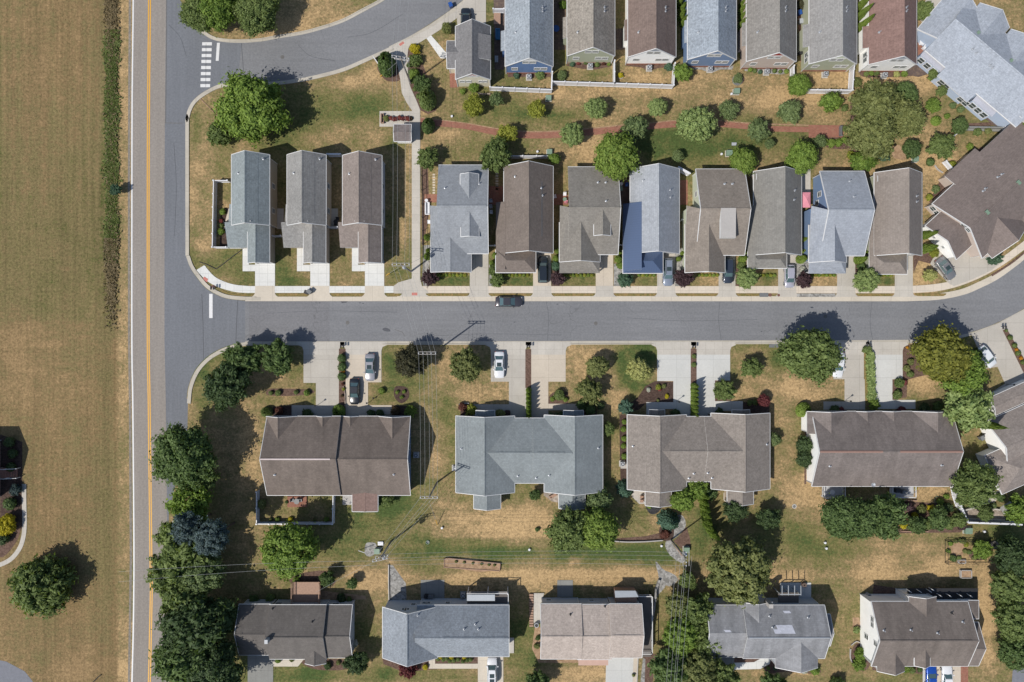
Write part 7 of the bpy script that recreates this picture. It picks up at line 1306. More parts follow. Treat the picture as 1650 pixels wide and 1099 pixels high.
for i, (x, y, c) in enumerate([(706, 1062, 'mid'), (709.5, 1058.5, 'gold'), (714.5, 1063, 'mid'), (719.5, 1061, 'mid'), (724.5, 1065, 'mid'), (727.5, 1058.5, 'gold'), (731, 1064.5, 'mid'), (738, 1062.5, 'mid'), (746, 1065.5, 'mid'), (748, 1058.5, 'gold'), (753, 1064, 'mid'), (758.5, 1062.5, 'mid')]):
    P_(x, y, 4.2, 'ball' if c == 'mid' else 'bush', c, 'clipped green ball in the front bed of the blue-grey bottom house' if c == 'mid' else 'yellow shrub in the front bed of the blue-grey bottom house', tree=False, h=.8, group='clipped balls before the blue-grey bottom house' if c == 'mid' else 'yellow shrubs before the blue-grey bottom house')
P_(685.5, 1075, 5.5, 'ball', 'gold', 'lone yellow ball shrub left of the walk of the blue-grey bottom house', tree=False)
for x in (628, 632.5, 637.5, 642, 647, 652, 656): P_(x+2, 190.5+(x % 3)-1, 4, 'bush', 'plum' if int(x) % 2 else 'red', 'red flowering shrub in the long concrete planter', tree=False, h=1, group='red shrubs in the concrete planter')
for a, b_ in ((707, 752), (808, 856), (912, 956), (1030, 1058), (1126, 1158), (1224, 1252), (1308, 1345), (1406, 1440)):
    k = 0; x = a
    while x < b_: P_(x, 443.5, 3.2, 'bush', 'yellow' if k % 2 else 'lime', 'yellow green plant in the low row along a house front on the main street', tree=False, h=.55, group='low yellow green plants along the street fronts'); x += 6; k += 1
# roadside ditch weeds, ornamental grass: uncountable
def weeds(name, n, fx, size, mat, seed, label, zz=.5):
    rng = np.random.default_rng(seed); t = rng.random(n); px, py = fx(t, rng); x = (px-825)*S; y = (549.5-py)*S
    c = np.stack([x, y, rng.uniform(.05, zz, n)], 1); nn = rng.normal(size=(n, 3))*.45+np.array([0, 0, 1.1]); nn /= np.linalg.norm(nn, axis=1, keepdims=True)
    me = mesh_quads(name, quads(name, c, nn, None, size, 2.2, rng)); me.materials.clear(); me.materials.append(mat)
    o = bpy.data.objects.new(name, me); COL.objects.link(o); tag(o, label, 'weeds', kind='stuff')
weeds('weeds', 17000, lambda t, r: (180+(9.5+2.5*np.sin(t*23)+1.5*np.sin(t*61+1))*np.clip(r.normal(size=len(t))*.42, -1.3, 1.3)+np.sin(t*40)*1.5, 50+365*np.clip(t+r.normal(size=len(t))*.03, 0, 1.02)), .26, leafmat('leaf_weed', C(80, 98, 46), C(136, 148, 82)), 1, 'dense green weeds filling the roadside ditch', .22)
weeds('dry_weeds', 6000, lambda t, r: (180+9*np.clip(r.normal(size=len(t))*.55, -1.4, 1.4), np.where(t < .35, -20+t/.35*120*r.random(len(t))**.7, np.where(t < .8, 385+(t-.35)/.45*150*r.random(len(t)), 60+(t-.8)*5*340))), .24, leafmat('leaf_dry', C(112, 100, 72), C(160, 142, 106)), 2, 'brown dry weeds at both ends of the ditch', .3)
weeds('ornamental_grass', 2200, lambda t, r: (1400+t*3+5.5*np.clip(r.normal(size=len(t))*.45, -1.2, 1.2), 568+t*76), .26, LC['pale'], 3, 'pale ornamental grass strip between the two drives of the copper ridge duplex', .9)

for i, (x, y, c) in enumerate([(1532, 876, 'bright'), (1540, 872, 'olive'), (1548, 871, 'mid'), (1557, 878, 'yellow'), (1562, 890, 'mid'), (1570, 899, 'olive'), (1545, 899, 'mid'), (1528, 888, 'bright'), (1575, 874, 'bright'), (1555, 888, 'olive')]): P_(x, y, 4.2, 'bush', c, 'leafy vegetable plant inside the wire fenced plot', tree=False, h=.5, group='vegetable plants in the fenced plot')
for x in (735, 748, 762, 776, 788, 797): P_(x, 905+(x-735)*.09, 2.6, 'bush', 'olive', 'small plant in the long timber edged bed', tree=False, h=.7, group='plants in the long timber bed')
# ------------------------------------------------------------------ vehicles
def vehicle(px, py, ang, label, col, kind='sedan', length=4.8, width=1.84, metal=.3, sun=False, rack=False, shade=None, cat='car', name='parked_car'):
    """front points along local +x; ang in degrees, world"""
    Lh, Wh = length/2, width/2; hgt = {'sedan': 1.45, 'suv': 1.72, 'hatch': 1.55, 'sport': 1.3, 'van': 1.78}[kind]; belt = {'sedan': .92, 'suv': 1.08, 'hatch': .98, 'sport': .86, 'van': 1.08}[kind]
    r = empty(name, (*W(px, py, belt), .06), math.radians(ang)); tag(r, label, cat, 'parked cars')
    pm = paint('paint_'+str(len(bpy.data.materials)), col, metal)
    # body loft: stations from rear to front: (x, half width at belt, belt height, hood crown)
    st = [(-1, .62, .72, .30), (-.985, .80, .86, .2), (-.93, .94, .95, .18), (-.7, 1, 1.0, .18), (-.2, 1, 1.0, .18), (.3, 1, .98, .18), (.55, .99, .93, .18), (.8, .96, .86, .2), (.93, .86, .76, .24), (.985, .72, .66, .28), (1, .55, .58, .32)]
    if kind in ('suv', 'van', 'hatch'): st[0] = (-1, .74, .92, .3); st[1] = (-.99, .9, .98, .2); st[2] = (-.95, .97, 1.0, .18)
    vs = []; K = 11
    for x, w, b, lo in st:
        w *= Wh; z = belt*b; xx = x*Lh
        for y, zz in ((-w*.9, lo), (-w, lo+.18), (-w, z*.78), (-w*.96, z*.96), (-w*.8, z+.02), (0, z+.06), (w*.8, z+.02), (w*.96, z*.96), (w, z*.78), (w, lo+.18), (w*.9, lo)): vs.append((xx, y, zz))
    fs = []
    for i in range(len(st)-1):
        for k in range(K): a = i*K+k; b = i*K+(k+1) % K; fs.append((a, a+K, b+K, b))
    fs.append(tuple(range(K))[::1]); fs.append(tuple((len(st)-1)*K+k for k in range(K))[::-1])
    body = MB().add(vs, fs).build('body', pm, r, smooth=True)
    # greenhouse: glass frustum and painted roof
    g = {'sedan': (-.72, .46, -.40, .12), 'suv': (-.97, .50, -.84, .22), 'hatch': (-.92, .56, -.70, .2), 'sport': (-.62, .36, -.26, .02), 'van': (-.97, .66, -.86, .34)}[kind]
    def loop(x0, x1, w, z, n=20, e=.22, tw=0):
        q = []
        for i in range(n):
            t = 2*math.pi*i/n; c, s_ = math.cos(t), math.sin(t); cx = math.copysign(abs(c)**e, c); sy = math.copysign(abs(s_)**e, s_); q.append(((x0+x1)/2+(x1-x0)/2*cx, w*sy*(1-.06*max(0, cx)), z))
        return q
    b0 = loop(g[0]*Lh, g[1]*Lh, Wh*.90, belt*.97); b1 = loop(g[2]*Lh, g[3]*Lh, Wh*.70, hgt-.05); n = 20
    gm = MB(); gm.add(b0+b1, [(i, (i+1) % n, n+(i+1) % n, n+i) for i in range(n)]+[tuple(range(n, 2*n))]); gm.build('windows', M['cglass'], r, smooth=False)
    rm = MB(); b2 = loop(g[2]*Lh-.04, g[3]*Lh+.04, Wh*.735, hgt-.07); b3 = loop(g[2]*Lh+.05, g[3]*Lh-.06, Wh*.66, hgt)
    rm.add(b2+b3, [(i, (i+1) % n, n+(i+1) % n, n+i) for i in range(n)]+[tuple(range(n, 2*n))]); rf = rm.build('roof', pm, r, smooth=False)
    pl = MB()
    for s_ in (-1, 1):
        for xa, xb in ((g[0]*Lh+.03, g[2]*Lh), (g[1]*Lh-.03, g[3]*Lh)): pl.tube((xa, s_*Wh*.86, belt*.97), (xb, s_*Wh*.70, hgt-.05), .055, n=6)
        xm = (g[2]+g[3])/2*Lh; pl.tube((xm, s_*Wh*.905, belt*.97), (xm, s_*Wh*.71, hgt-.05), .045, n=5)
    pl.build('pillars', pm, r)
    if sun: MB().box((g[2]+g[3])/2*Lh-.1, -.42, hgt-.02, (g[2]+g[3])/2*Lh+.62, .42, hgt+.012).build('sunroof', M['glass'], rf)
    if sun == 2: MB().box((g[2]+g[3])/2*Lh-1.3, -.42, hgt-.02, (g[2]+g[3])/2*Lh-.3, .42, hgt+.012).build('sunroof', M['glass'], rf)
    if rack:
        for s_ in (-1, 1): MB().tube((g[2]*Lh+.1, s_*Wh*.6, hgt+.05), (g[3]*Lh-.1, s_*Wh*.6, hgt+.05), .03, n=6).build('roof_rail', M['black'], rf)
    for s_ in (-1, 1):
        for x in (-.60, .62):
            w = MB(); w.tube((x*Lh, s_*(Wh-.22), .33), (x*Lh, s_*(Wh-.01), .33), .34, n=16); wo = w.build('wheel', M['dark'], r)
            w = MB(); w.tube((x*Lh, s_*(Wh-.03), .33), (x*Lh, s_*(Wh+.005), .33), .2, n=12); w.build('rim', M['galv'], wo)
        MB().obox(.90*Lh, s_*Wh*.68, belt*.56, .22, .34, belt*.74, -s_*.45).build('headlight', M['vinyl'], r)
        MB().obox(-.965*Lh, s_*Wh*.68, belt*.64, .14, .30, belt*.88, s_*.25).build('taillight', M['red'], r)
        MB().box(g[1]*Lh-.36, s_*Wh-(.0 if s_ > 0 else .2), belt*.98, g[1]*Lh-.16, s_*Wh+(.2 if s_ > 0 else 0), belt*1.12).build('side_mirror', pm, r)
    return r
def CP(r, g, b): return C(r, g, b)
vehicle(875, 434, 90, 'black SUV parked in the drive of the dark brown roofed house', C(42, 50, 58), 'suv', 4.8)
vehicle(820, 486, 0, 'dark grey sedan parked along the kerb of the main street', C(74, 72, 78), 'sedan', 4.85)
vehicle(1077, 438.5, -90, 'silver blue SUV with sunroof in the drive right of the blue metal roof', C(150, 160, 176), 'suv', 4.9, sun=True, rack=True)
vehicle(1174, 436, -90, 'dark blue-grey car in the drive of the house with the pale roof patch', C(62, 70, 84), 'suv', 4.5)
vehicle(1273, 445, -90, 'pale silver hatchback in the drive left of the white flowering shrub', C(196, 196, 208), 'hatch', 4.1, 1.74)
vehicle(1525, 432.5, -54, 'silver grey sedan parked diagonally on the drive at the bend', C(140, 140, 142), 'sedan', 4.5, sun=True)
vehicle(596, 592, -90, 'light silver sedan with sunroof in the first lower right drive', C(168, 168, 174), 'sedan', 4.9, sun=True)
vehicle(571, 631, -90, 'black sedan parked close to the dark brown duplex', C(38, 42, 48), 'sedan', 4.7)
vehicle(804.5, 588, -90, 'white sedan with sunroof beside the round olive tree', C(232, 234, 238), 'sedan', 4.8, sun=True, metal=0)
vehicle(1352, 588, -95, 'white sedan half hidden under the giant round tree', C(232, 234, 236), 'sedan', 4.6, metal=0)
vehicle(1591, 575, -52, 'white hatchback at the bend beside the golden green tree', C(232, 236, 240), 'hatch', 4.2, metal=0)
vehicle(793, 1082, 90, 'white SUV with roof windows on the drive of the blue-grey bottom house', C(232, 234, 238), 'suv', 4.8, sun=2, metal=0)
vehicle(1501.5, 1092, 90, 'bright blue sports car on the drive of the rightmost bottom house', C(34, 86, 186), 'sport', 4.6)
vehicle(1527, 1093, 90, 'white coupe beside the bright blue car', C(234, 236, 240), 'sport', 4.7, metal=0)
vehicle(750.5, 31, 90, 'dark car nose against the small red gable house at the top', C(44, 50, 58), 'suv', 4.4)
# ------------------------------------------------------------------ fences
def fence(pts, label, mat='vinyl', h=1.5, t=.10, group=None, name='fence', step=2.3, pmat=None, post=.16, wire=False):
    P = PX(pts); e = empty(name, (P[0][0], P[0][1], 0)); tag(e, label, 'fence', group); ox, oy = P[0]
    pts_ = []
    for a, b in zip(P[:-1], P[1:]):
        L = math.dist(a, b); n = max(1, round(L/step)); an = math.atan2(b[1]-a[1], b[0]-a[0])
        for k in range(n):
            f0, f1 = k/n, (k+1)/n; cx, cy = a[0]+(b[0]-a[0])*(f0+f1)/2-ox, a[1]+(b[1]-a[1])*(f0+f1)/2-oy
            mb = MB(); (None if wire else mb.obox(cx, cy, .08, L/n-post, t*.4, h-.1, an)); mb.obox(cx, cy, h-.14, L/n-post, t, h-.04, an); mb.obox(cx, cy, .12, L/n-post, t, .24, an); mb.build('panel', M[mat], e)
            pts_.append((a[0]+(b[0]-a[0])*f0-ox, a[1]+(b[1]-a[1])*f0-oy, an))
    pts_.append((P[-1][0]-ox, P[-1][1]-oy, 0))
    for x, y, an in pts_:
        mb = MB(); mb.obox(x, y, 0, post, post, h+.06, an); mb.obox(x, y, h+.06, post*1.5, post*1.5, h+.12, an); mb.build('post', M[pmat or mat], e)
    return e
fence([(790, 146), (888, 150), (889, 122)], 'white fence behind the blue house with the white gable', h=1.8, t=.16)
fence([(889, 137), (988, 140), (988, 104)], 'white fence around the lawn of the sage green house', h=1.8, t=.16)
fence([(988, 140), (1082, 143), (1084, 108)], 'white fence around the lawn of the white brown roofed house', h=1.8, t=.16)
fence([(1273, 112), (1273, 150), (1366, 151), (1368, 118), (1370, 108)], 'square white fence behind the pale green house', h=1.8, t=.2)
fence([(372, 294), (350, 294), (348, 400), (392, 400)], 'white fence enclosing the side yard of the corner house', h=1.6, t=.14)
fence([(444, 382), (457, 382)], 'short white gate between the two left narrow houses', h=1.6)
fence([(531, 252), (552, 252)], 'white gate at the rear between the two right narrow houses', h=1.6, t=.3)
fence([(531, 368), (547, 368)], 'white gate at the front between the two right narrow houses', h=1.6)
fence([(418, 790), (418, 841), (539, 841), (540, 792)], 'white fence around the back lawn of the dark brown duplex', h=1.5, t=.14)
fence([(820, 255), (886, 255)], 'white fence behind the dark brown roofed house', h=1.6, t=.14)
fence([(998, 280), (1014, 280)], 'white fence left of the pale blue-grey roof', h=1.6)
fence([(1090, 273), (1108, 283)], 'white slatted gate right of the pale blue-grey roof', h=1.6, t=.4)
fence([(679, 262), (681, 330), (682, 415)], 'black metal fence along the footpath', 'black', h=1.4, t=.06, post=.08, wire=True)
fence([(787, 397), (798, 397)], 'white gate between the dormered roof and the brown roof', h=1.4)
fence([(994, 396), (1003, 396)], 'white gate left of the blue metal roof', h=1.4)
fence([(1096, 356), (1104, 356)], 'white gate left of the house with the pale patch', h=1.4)
fence([(1532, 752), (1530, 775), (1534, 798), (1541, 818), (1550, 838), (1634, 841)], 'curved white fence right of the copper ridge duplex', h=1.8, t=.3, step=1.8)
fence([(1518, 262), (1530, 276)], 'white picket gate behind the diagonal brown roof, lower', h=1.2, t=.3)
fence([(1611, 208), (1634, 226)], 'white gate at the top corner of the diagonal brown roof', h=1.4, t=.3)
fence([(1532, 221), (1545, 214)], 'short white rail beside the green tree', h=1.0, t=.12)
fence([(1522, 870), (1522, 906), (1592, 906), (1594, 870), (1522, 870)], 'green wire fence around the vegetable plot', 'black', h=1.1, t=.035, post=.07, wire=True)
fence([(1597, 693), (1605, 700)], 'short white garden screen by the right edge house', h=1.2, t=.2)
fence([(795, 21), (812, 21)], 'white gate between the first two top row houses', h=1.6, t=.2)
# ------------------------------------------------------------------ power poles and wires
WIRES = []
def pole(tx, ty, hh, label, arms=((0, .2, 2.9),), ang=0, trans=0, tilt=None):
    x, y = W(tx, ty, hh); e = empty('utility_pole', (x, y, 0), math.radians(ang)); tag(e, label, 'utility pole', 'utility poles')
    MB().tube((0, 0, -.2), (0, 0, hh), .17, .11, 10).build('pole', M['pole'], e)
    for z, off, L in arms:
        mb = MB()
        for s_ in ((-1, 1) if off else (0,)): mb.box(-L/2, s_*off-.045, hh-.35-z, L/2, s_*off+.045, hh-.22-z)
        a = mb.build('crossarm', M['arm'], e)
        for q in (-.46, -.22, .22, .46):
            m2 = MB(); m2.lathe(q*L, 0, [(.04, hh-.22-z), (.09, hh-.18-z), (.05, hh-.1-z), (.09, hh-.05-z), (.03, hh-z)], 8); m2.build('insulator', M['vinyl'], a)
    for k in range(trans):
        m2 = MB(); a = k*2.2-.9; m2.lathe(.42*math.cos(a), .42*math.sin(a), [(.24, hh-2.6), (.27, hh-2.5), (.27, hh-1.6), (.2, hh-1.5), (.05, hh-1.4)], 12); m2.build('transformer', M['ac'], e)
    return (x, y, hh)
pA = pole(645, 92, 11.5, 'utility pole with crossarms at the upper end of the footpath', ((0, .18, 3.0), (.9, 0, 2.4)), ang=-10)
pB = pole(645.5, 426, 11.5, 'utility pole with double crossarm at the footpath corner of the main street', ((0, .22, 3.0),), trans=1)
pC = pole(688, 569, 12, 'utility pole with plain crossarm beside the dark brownish tree', ((0, .2, 3.0),))
pD = pole(691, 802, 12, 'utility pole with crossarm between the brown and blue-grey duplexes', ((0, .16, 3.0),))
pE = pole(612, 902, 10.5, 'utility pole with many fittings beside the small stone bed', ((0, .2, 2.6), (.8, 0, 2.0), (1.5, .2, 2.2)), ang=12, trans=1)
pF = pole(1106, 901, 11, 'utility pole with long twin crossarm near the green utility box', ((0, .5, 2.4),), ang=90, trans=1)
def wire(a, b, label, sag=.5, n=14, r=.016):
    a = Vector(a); b = Vector(b); ps = []
    for i in range(n+1): t = i/n; p = a.lerp(b, t); p.z -= 4*sag*t*(1-t); ps.append(p)
    o = MB().path(ps, r).build('overhead_wire', M['wire']); tag(o, label, 'wire', 'overhead power lines')
def span(a, b, offa, offb, what, sag=.8):
    for (ax, ay), (bx, by) in zip(offa, offb):
        wire((a[0]+ax, a[1]+ay, a[2]-.02), (b[0]+bx, b[1]+by, b[2]-.02), 'thin overhead wire '+what, sag)
h4 = [(-1.38, 0), (-.66, 0), (.66, 0), (1.38, 0)]
span(pA, (pA[0]+4, pA[1]+60, 11.5), h4[:3], h4[:3], 'running off the top from the uppermost pole')
span(pA, pB, h4, h4, 'between the uppermost pole and the street corner pole', 1.0)
span(pB, pC, h4, h4, 'crossing the main street between two poles')
span(pC, pD, h4+[(.1, -.1)], h4+[(.1, -.1)], 'passing right of the dark brown duplex', 1.0)
span(pD, pE, [(-1.38, 0), (0, 0), (.66, 0), (1.38, 0)], [(-.9, .3), (0, .4), (.3, .4), (.9, .2)], 'running diagonally to the pole with many fittings', .6)
span(pE, pF, [(.9, .9), (.9, .2), (.9, -.2), (1, -.9)], [(0, 1.1), (0, .5), (0, -.3), (0, -1.1)], 'crossing the backyards between the two lower poles', 1.2)
span(pF, (pF[0]-3.0, pF[1]-45, 11), [(-1.6, .5), (-.9, .5), (-.3, 0), (.9, .5), (0, -.5)], [(-1.6, 0), (-.9, 0), (-.3, 0), (.9, 0), (0, 0)], 'running off the bottom over the tree strip', 1.2)
span(pE, (pE[0]-44, pE[1]-3.0, 9), [(-.5, -.2), (-.5, -.9)], [(0, .5), (0, -1.2)], 'running left towards the highway trees', 1.2)
wire((pE[0], pE[1], 10), (*W(508, 955, 4), 4), 'service wire to the shaded roof house', .6)
# service drops and pole guards
# ------------------------------------------------------------------ boxes, bins, small things
def ubox(px, py, w, d, h, label, mat='green_box', pad=True, a=0, name='utility_box', cat='utility box'):
    x, y = W(px, py, h); e = empty(name, (x, y, 0), a); tag(e, label, cat)
    if pad: MB().box(-w/2-.12, -d/2-.12, -.02, w/2+.12, d/2+.12, .1).build('pad', M['conc'], e)
    mb = MB(); mb.box(-w/2, -d/2, .1, w/2, d/2, h*.86); mb.build('cabinet', M[mat], e)
    MB().prism([(-w/2-.04, -d/2-.04), (w/2+.04, -d/2-.04), (w/2+.04, d/2+.04), (-w/2-.04, d/2+.04)], h*.86, [h*.88, h*.88, h, h]).build('lid', M[mat], e)
    MB().box(-.04, -d/2-.05, h*.4, .04, -d/2, h*.55).build('latch', M['black'], e)
ubox(884, 157, .9, .8, .8, 'green utility box under the white fence, upper left'); ubox(1188, 146, .95, .85, .85, 'green utility box below the ring bed shrub'); ubox(885.5, 244, .85, .8, .8, 'green utility box above the dark brown roof')
ubox(1176, 246, 1.0, .9, .8, 'green utility box left of the bright tree above the pale patch roof'); ubox(1477, 256, .8, .8, .8, 'green utility box below the dark flowering tree'); ubox(1562, 856, 1.2, 1.0, .8, 'pale green utility box below the curved white fence'); ubox(607, 889, .9, .9, .9, 'green utility box on the small stone bed'); ubox(1107, 887, .9, .9, .9, 'green utility box beside the twin crossarm pole')
ubox(1183, 232, .8, .45, .25, 'flat grey ground box on the green lawn', 'ac', False); ubox(613, 876, .9, .6, .3, 'flat white ground box beside the small stone bed', 'vinyl', False); ubox(751, 30, 0.1, .1, .1, '', 'ac', False) if False else None
for x, y, l in ((866, 244, 'small white pipe stub on the lawn left of the green box'), (1163, 248, 'small white pipe stub left of the green box on the green lawn'), (1179, 151, 'small white pipe stub beside the box below the ring bed'), (853, 886, 'small white pipe stub in the backyards under the wires'), (1330, 875, 'white marker stub in the right backyard, upper'), (1332, 884, 'white marker stub in the right backyard, lower'), (1587, 857, 'white pipe stub right of the pale green box'), (712, 851, 'white pipe stub right of the yellow guard wire'), (1066, 880, 'white pipe stub left of the grey stone bed'), (728, 187, 'small green lid on the lawn by the brick path')):
    X, Y = W(x, y, .4); mb = MB(); mb.lathe(X, Y, [(.17, -.02), (.17, .32), (.22, .34), (.2, .42), (.04, .44)], 10); tag(mb.build('pipe_stub', M['vinyl']), l, 'pipe')
def guy(px0, py0, px1, py1, h0, label, mats=('yellow', 'vinyl')):
    a = Vector((*W(px0, py0, 0), 0)); b = Vector((*W(px1, py1, h0), h0)); e = empty('guy_wire', a); tag(e, label, 'guy wire'); d_ = b-a; u = d_.normalized()
    MB().tube((0, 0, 0), d_, .02, n=5).build('wire', M['wire'], e); MB().tube(u*.2, u*2.6, .06, n=6).build('guard', M[mats[0]], e)
guy(705, 846, 691, 806, 9, 'guy wire with yellow guard below the pole between duplexes'); guy(612, 124, 640, 100, 6, 'guy wire with yellow guard in the mulch bed by the dark conifer'); guy(622, 444, 643, 430, 8, 'guy wire with yellow guard left of the street corner pole'); guy(577, 887, 606, 897, 5, 'guy wire left of the pole with many fittings', ('vinyl', 'vinyl')); guy(661, 133, 648, 100, 9, 'guy wire with pale guard beside the footpath row', ('galv', 'galv'))
# bins
def bin_(px, py, label, mat='black', a=0):
    x, y = W(px, py, .9); e = empty('wheeled_bin', (x, y, 0), a); tag(e, label, 'bin'); mb = MB(); vs = [(-.25, -.28, .06), (.25, -.28, .06), (.25, .28, .06), (-.25, .28, .06), (-.32, -.36, .98), (.32, -.36, .98), (.32, .36, .98), (-.32, .36, .98)]
    mb.add(vs, [(3, 2, 1, 0), (4, 5, 6, 7), (0, 1, 5, 4), (1, 2, 6, 5), (2, 3, 7, 6), (3, 0, 4, 7)]); mb.build('bin_body', M[mat], e)
    MB().prism([(-.34, -.4), (.34, -.4), (.34, .4), (-.34, .4)], .98, [1.02, 1.02, 1.08, 1.08]).build('lid', M[mat], e); MB().tube((-.28, .42, 1.0), (.28, .42, 1.0), .025).build('handle', M[mat], e)
    for s_ in (-1, 1): MB().tube((s_*.24, .3, .12), (s_*.3, .3, .12), .12, n=12).build('wheel', M['dark'], e)
bin_(726, 7.5, 'blue wheeled bin on the kerb of the upper street', 'bluep', .4); bin_(494, 471, 'dark wheeled bin on the new sidewalk before the narrow houses', 'black', 1.2); bin_(498, 470, 'grey wheeled bin beside the dark one before the narrow houses', 'grate', .9)
bin_(766, 1000, 'x', 'black') if False else None
bin_(694, 955.5, 'x') if False else None
# mailboxes
for x, y, l in ((551, 558, 'mailbox at the mulch strip of the dark brown duplex'), (851.5, 558, 'mailbox at the mulch strip of the blue-grey duplex'), (1118.5, 558.5, 'mailbox at the strip between the bright drives'), (1400, 556, 'mailbox by the ornamental grass strip'), (1619, 527.5, 'mailbox at the diagonal strip by the bend'), (342, 464, 'hydrant marker at the corner of the new sidewalk')):
    X, Y = W(x, y, 1.1); e = empty('mailbox', (X, Y, 0)); tag(e, l, 'mailbox', 'roadside mailboxes'); MB().box(-.06, -.06, 0, .06, .06, 1.0).build('post', M['vinyl'], e)
    for s_ in (-.24, .24): mb = MB(); mb.box(s_-.11, -.3, 1.0, s_+.11, .28, 1.16); mb.tube((s_, -.3, 1.16), (s_, .28, 1.16), .11, n=10); mb.build('letter_box', M['black'], e)
# lamp posts beside drives
for x, y, l in ((513, 652, 'slim lamp post at the left drive of the dark brown duplex'), (595, 648, 'slim lamp post at the right drive of the dark brown duplex'), (1090, 646, 'slim lamp post at the left bright drive'), (1362, 645, 'slim lamp post at the left drive of the copper ridge duplex'), (1621, 619, 'slim lamp post at the drive by the bend'), (605, 640, 'short garden lamp on the lawn right of the black car')):
    X, Y = W(x, y, 0); e = empty('lamp_post', (X, Y, 0)); tag(e, l, 'lamp post', 'lamp posts by the drives'); MB().tube((0, 0, 0), (0, 0, 1.8), .04, n=8).build('post', M['black'], e); mb = MB(); mb.lathe(0, 0, [(.06, 1.8), (.13, 1.85), (.15, 2.1), (.17, 2.12), (.03, 2.25)], 8); mb.build('lantern', M['black'], e)
# air conditioners on the ground
acunit(670, 734, 'grey air conditioner at the right wall of the dark brown duplex', a=0); acunit(732.5, 755, 'grey air conditioner at the left wall of the blue-grey duplex'); acunit(1003.5, 748, 'air conditioner on a white pad left of the textured duplex'); acunit(746, 960, 'dark shaded air conditioner behind the blue-grey bottom house', 'drived')
for lab, px, py in (('round grey air conditioner left of the pinkish roof', 864.5, 1008), ('round shaded air conditioner at the rear corner of the rightmost bottom house', 1401, 961)):
    X, Y = W(px, py, .9); e = empty('air_conditioner', (X, Y, 0)); tag(e, lab, 'air conditioner'); MB().lathe(0, 0, [(.42, 0), (.42, .85), (.4, .9)], 20).build('casing', M['ac'], e); MB().lathe(0, 0, [(.3, .9), (.28, .93)], 16).build('fan_guard', M['black'], e)
# umbrella
X, Y = W(1299.5, 322, 2.4); e = empty('parasol', (X, Y, 0)); tag(e, 'square pink parasol between two houses on the upper side', 'parasol'); MB().tube((0, 0, 0), (0, 0, 2.7), .03).build('pole', M['wood'], e)
mb = MB(); mb.add([(-.75, -1.35, 2.3), (.75, -1.35, 2.3), (.75, 1.35, 2.3), (-.75, 1.35, 2.3), (0, 0, 2.65)], [(0, 1, 4), (1, 2, 4), (2, 3, 4), (3, 0, 4), (3, 2, 1, 0)]); mb.build('canopy', M['pink'], e)
# garden furniture
def chair(px, py, a, mat, label):
    X, Y = W(px, py, .4); e = empty('garden_chair', (X, Y, .03), a); tag(e, label, 'chair', 'garden chairs'); MB().box(-.28, -.28, .4, .28, .28, .45).build('seat', M[mat], e); MB().box(-.28, .24, .45, .28, .3, .95).build('backrest', M[mat], e)
    for sx in (-.24, .24):
        for sy in (-.24, .24): MB().box(sx-.025, sy-.025, 0, sx+.025, sy+.025, .4).build('leg', M[mat], e)
def table(px, py, r, mat, label, rect=None):
    X, Y = W(px, py, .7); e = empty('garden_table', (X, Y, .03)); tag(e, label, 'table', 'garden tables')
    if rect: MB().box(-rect[0]/2, -rect[1]/2, .7, rect[0]/2, rect[1]/2, .74).build('tabletop', M[mat], e)
    else: MB().lathe(0, 0, [(r, .7), (r, .74)], 20).build('tabletop', M[mat], e)
    MB().tube((0, 0, 0), (0, 0, .7), .05).build('leg', M[mat], e); MB().lathe(0, 0, [(.25, 0), (.25, .03)], 12).build('base', M[mat], e)
def sofa(px, py, w, d_, a, mat, label):
    X, Y = W(px, py, .5); e = empty('garden_sofa', (X, Y, .03), a); tag(e, label, 'sofa', 'garden sofas'); MB().box(-w/2, -d_/2, .08, w/2, d_/2, .42).build('seat', M[mat], e); MB().box(-w/2, d_/2-.18, .42, w/2, d_/2, .85).build('backrest', M[mat], e)
    for s_ in (-1, 1): MB().box(s_*w/2-.08, -d_/2, .42, s_*w/2+.08, d_/2, .62).build('armrest', M[mat], e)
sofa(688.5, 336, 2.1, .8, 1.5708, 'vinyl', 'white garden sofa left of the dormered roof'); table(687, 323, .3, 'vinyl', 'small round white table above the white sofa'); chair(691.5, 358, 0, 'vinyl', 'white chair below the white garden sofa')
for i, (x, y) in enumerate(((791, 324), (791, 333))): chair(x, y, .2, 'ac', 'grey chair in the side court, '+('upper' if i == 0 else 'lower')+' one left of the brown roof')
chair(791.5, 342, 0, 'vinyl', 'white chair in the side court left of the brown roof'); chair(894, 317, .3, 'vinyl', 'white slatted chair right of the dark brown roof'); table(910, 321, .35, 'green_box', 'round green table left of the third roof'); chair(910, 313, 0, 'vinyl', 'white chair above the round green table'); chair(912, 325, 3, 'pink', 'pink cushioned chair below the round green table')
table(1001, 296, .3, 'vinyl', 'round white table left of the pale blue-grey roof'); chair(1010, 298, 0, 'bluep', 'blue grey chair left of the pale blue-grey roof'); table(541, 357, .4, 'black', 'black table in the gap between narrow houses'); chair(544, 353, 0, 'black', 'black chair above the black table between narrow houses'); chair(541, 361, 3.1, 'black', 'black chair below the black table between narrow houses'); chair(364.5, 359, 1.5, 'black', 'black chair on the cream patio of the corner house')
chair(474+10, 806, 0, 'grate', 'grey chair on the brick patio, right'); table(478, 808, .5, 'grate', 'grey round table on the brick patio'); chair(471, 806, 1.5, 'grate', 'grey chair on the brick patio, left'); sofa(891, 799, 1.2, .6, .5, 'wood', 'wooden bench on the flagstone patio')
chair(1052-18, 801, 0, 'wood', 'brown chair by the left sun room of the textured duplex, upper'); chair(1034, 807, 0, 'wood', 'brown chair by the left sun room of the textured duplex, lower'); sofa(1484, 52, 1, 1, 0, 'teal', '') if False else None
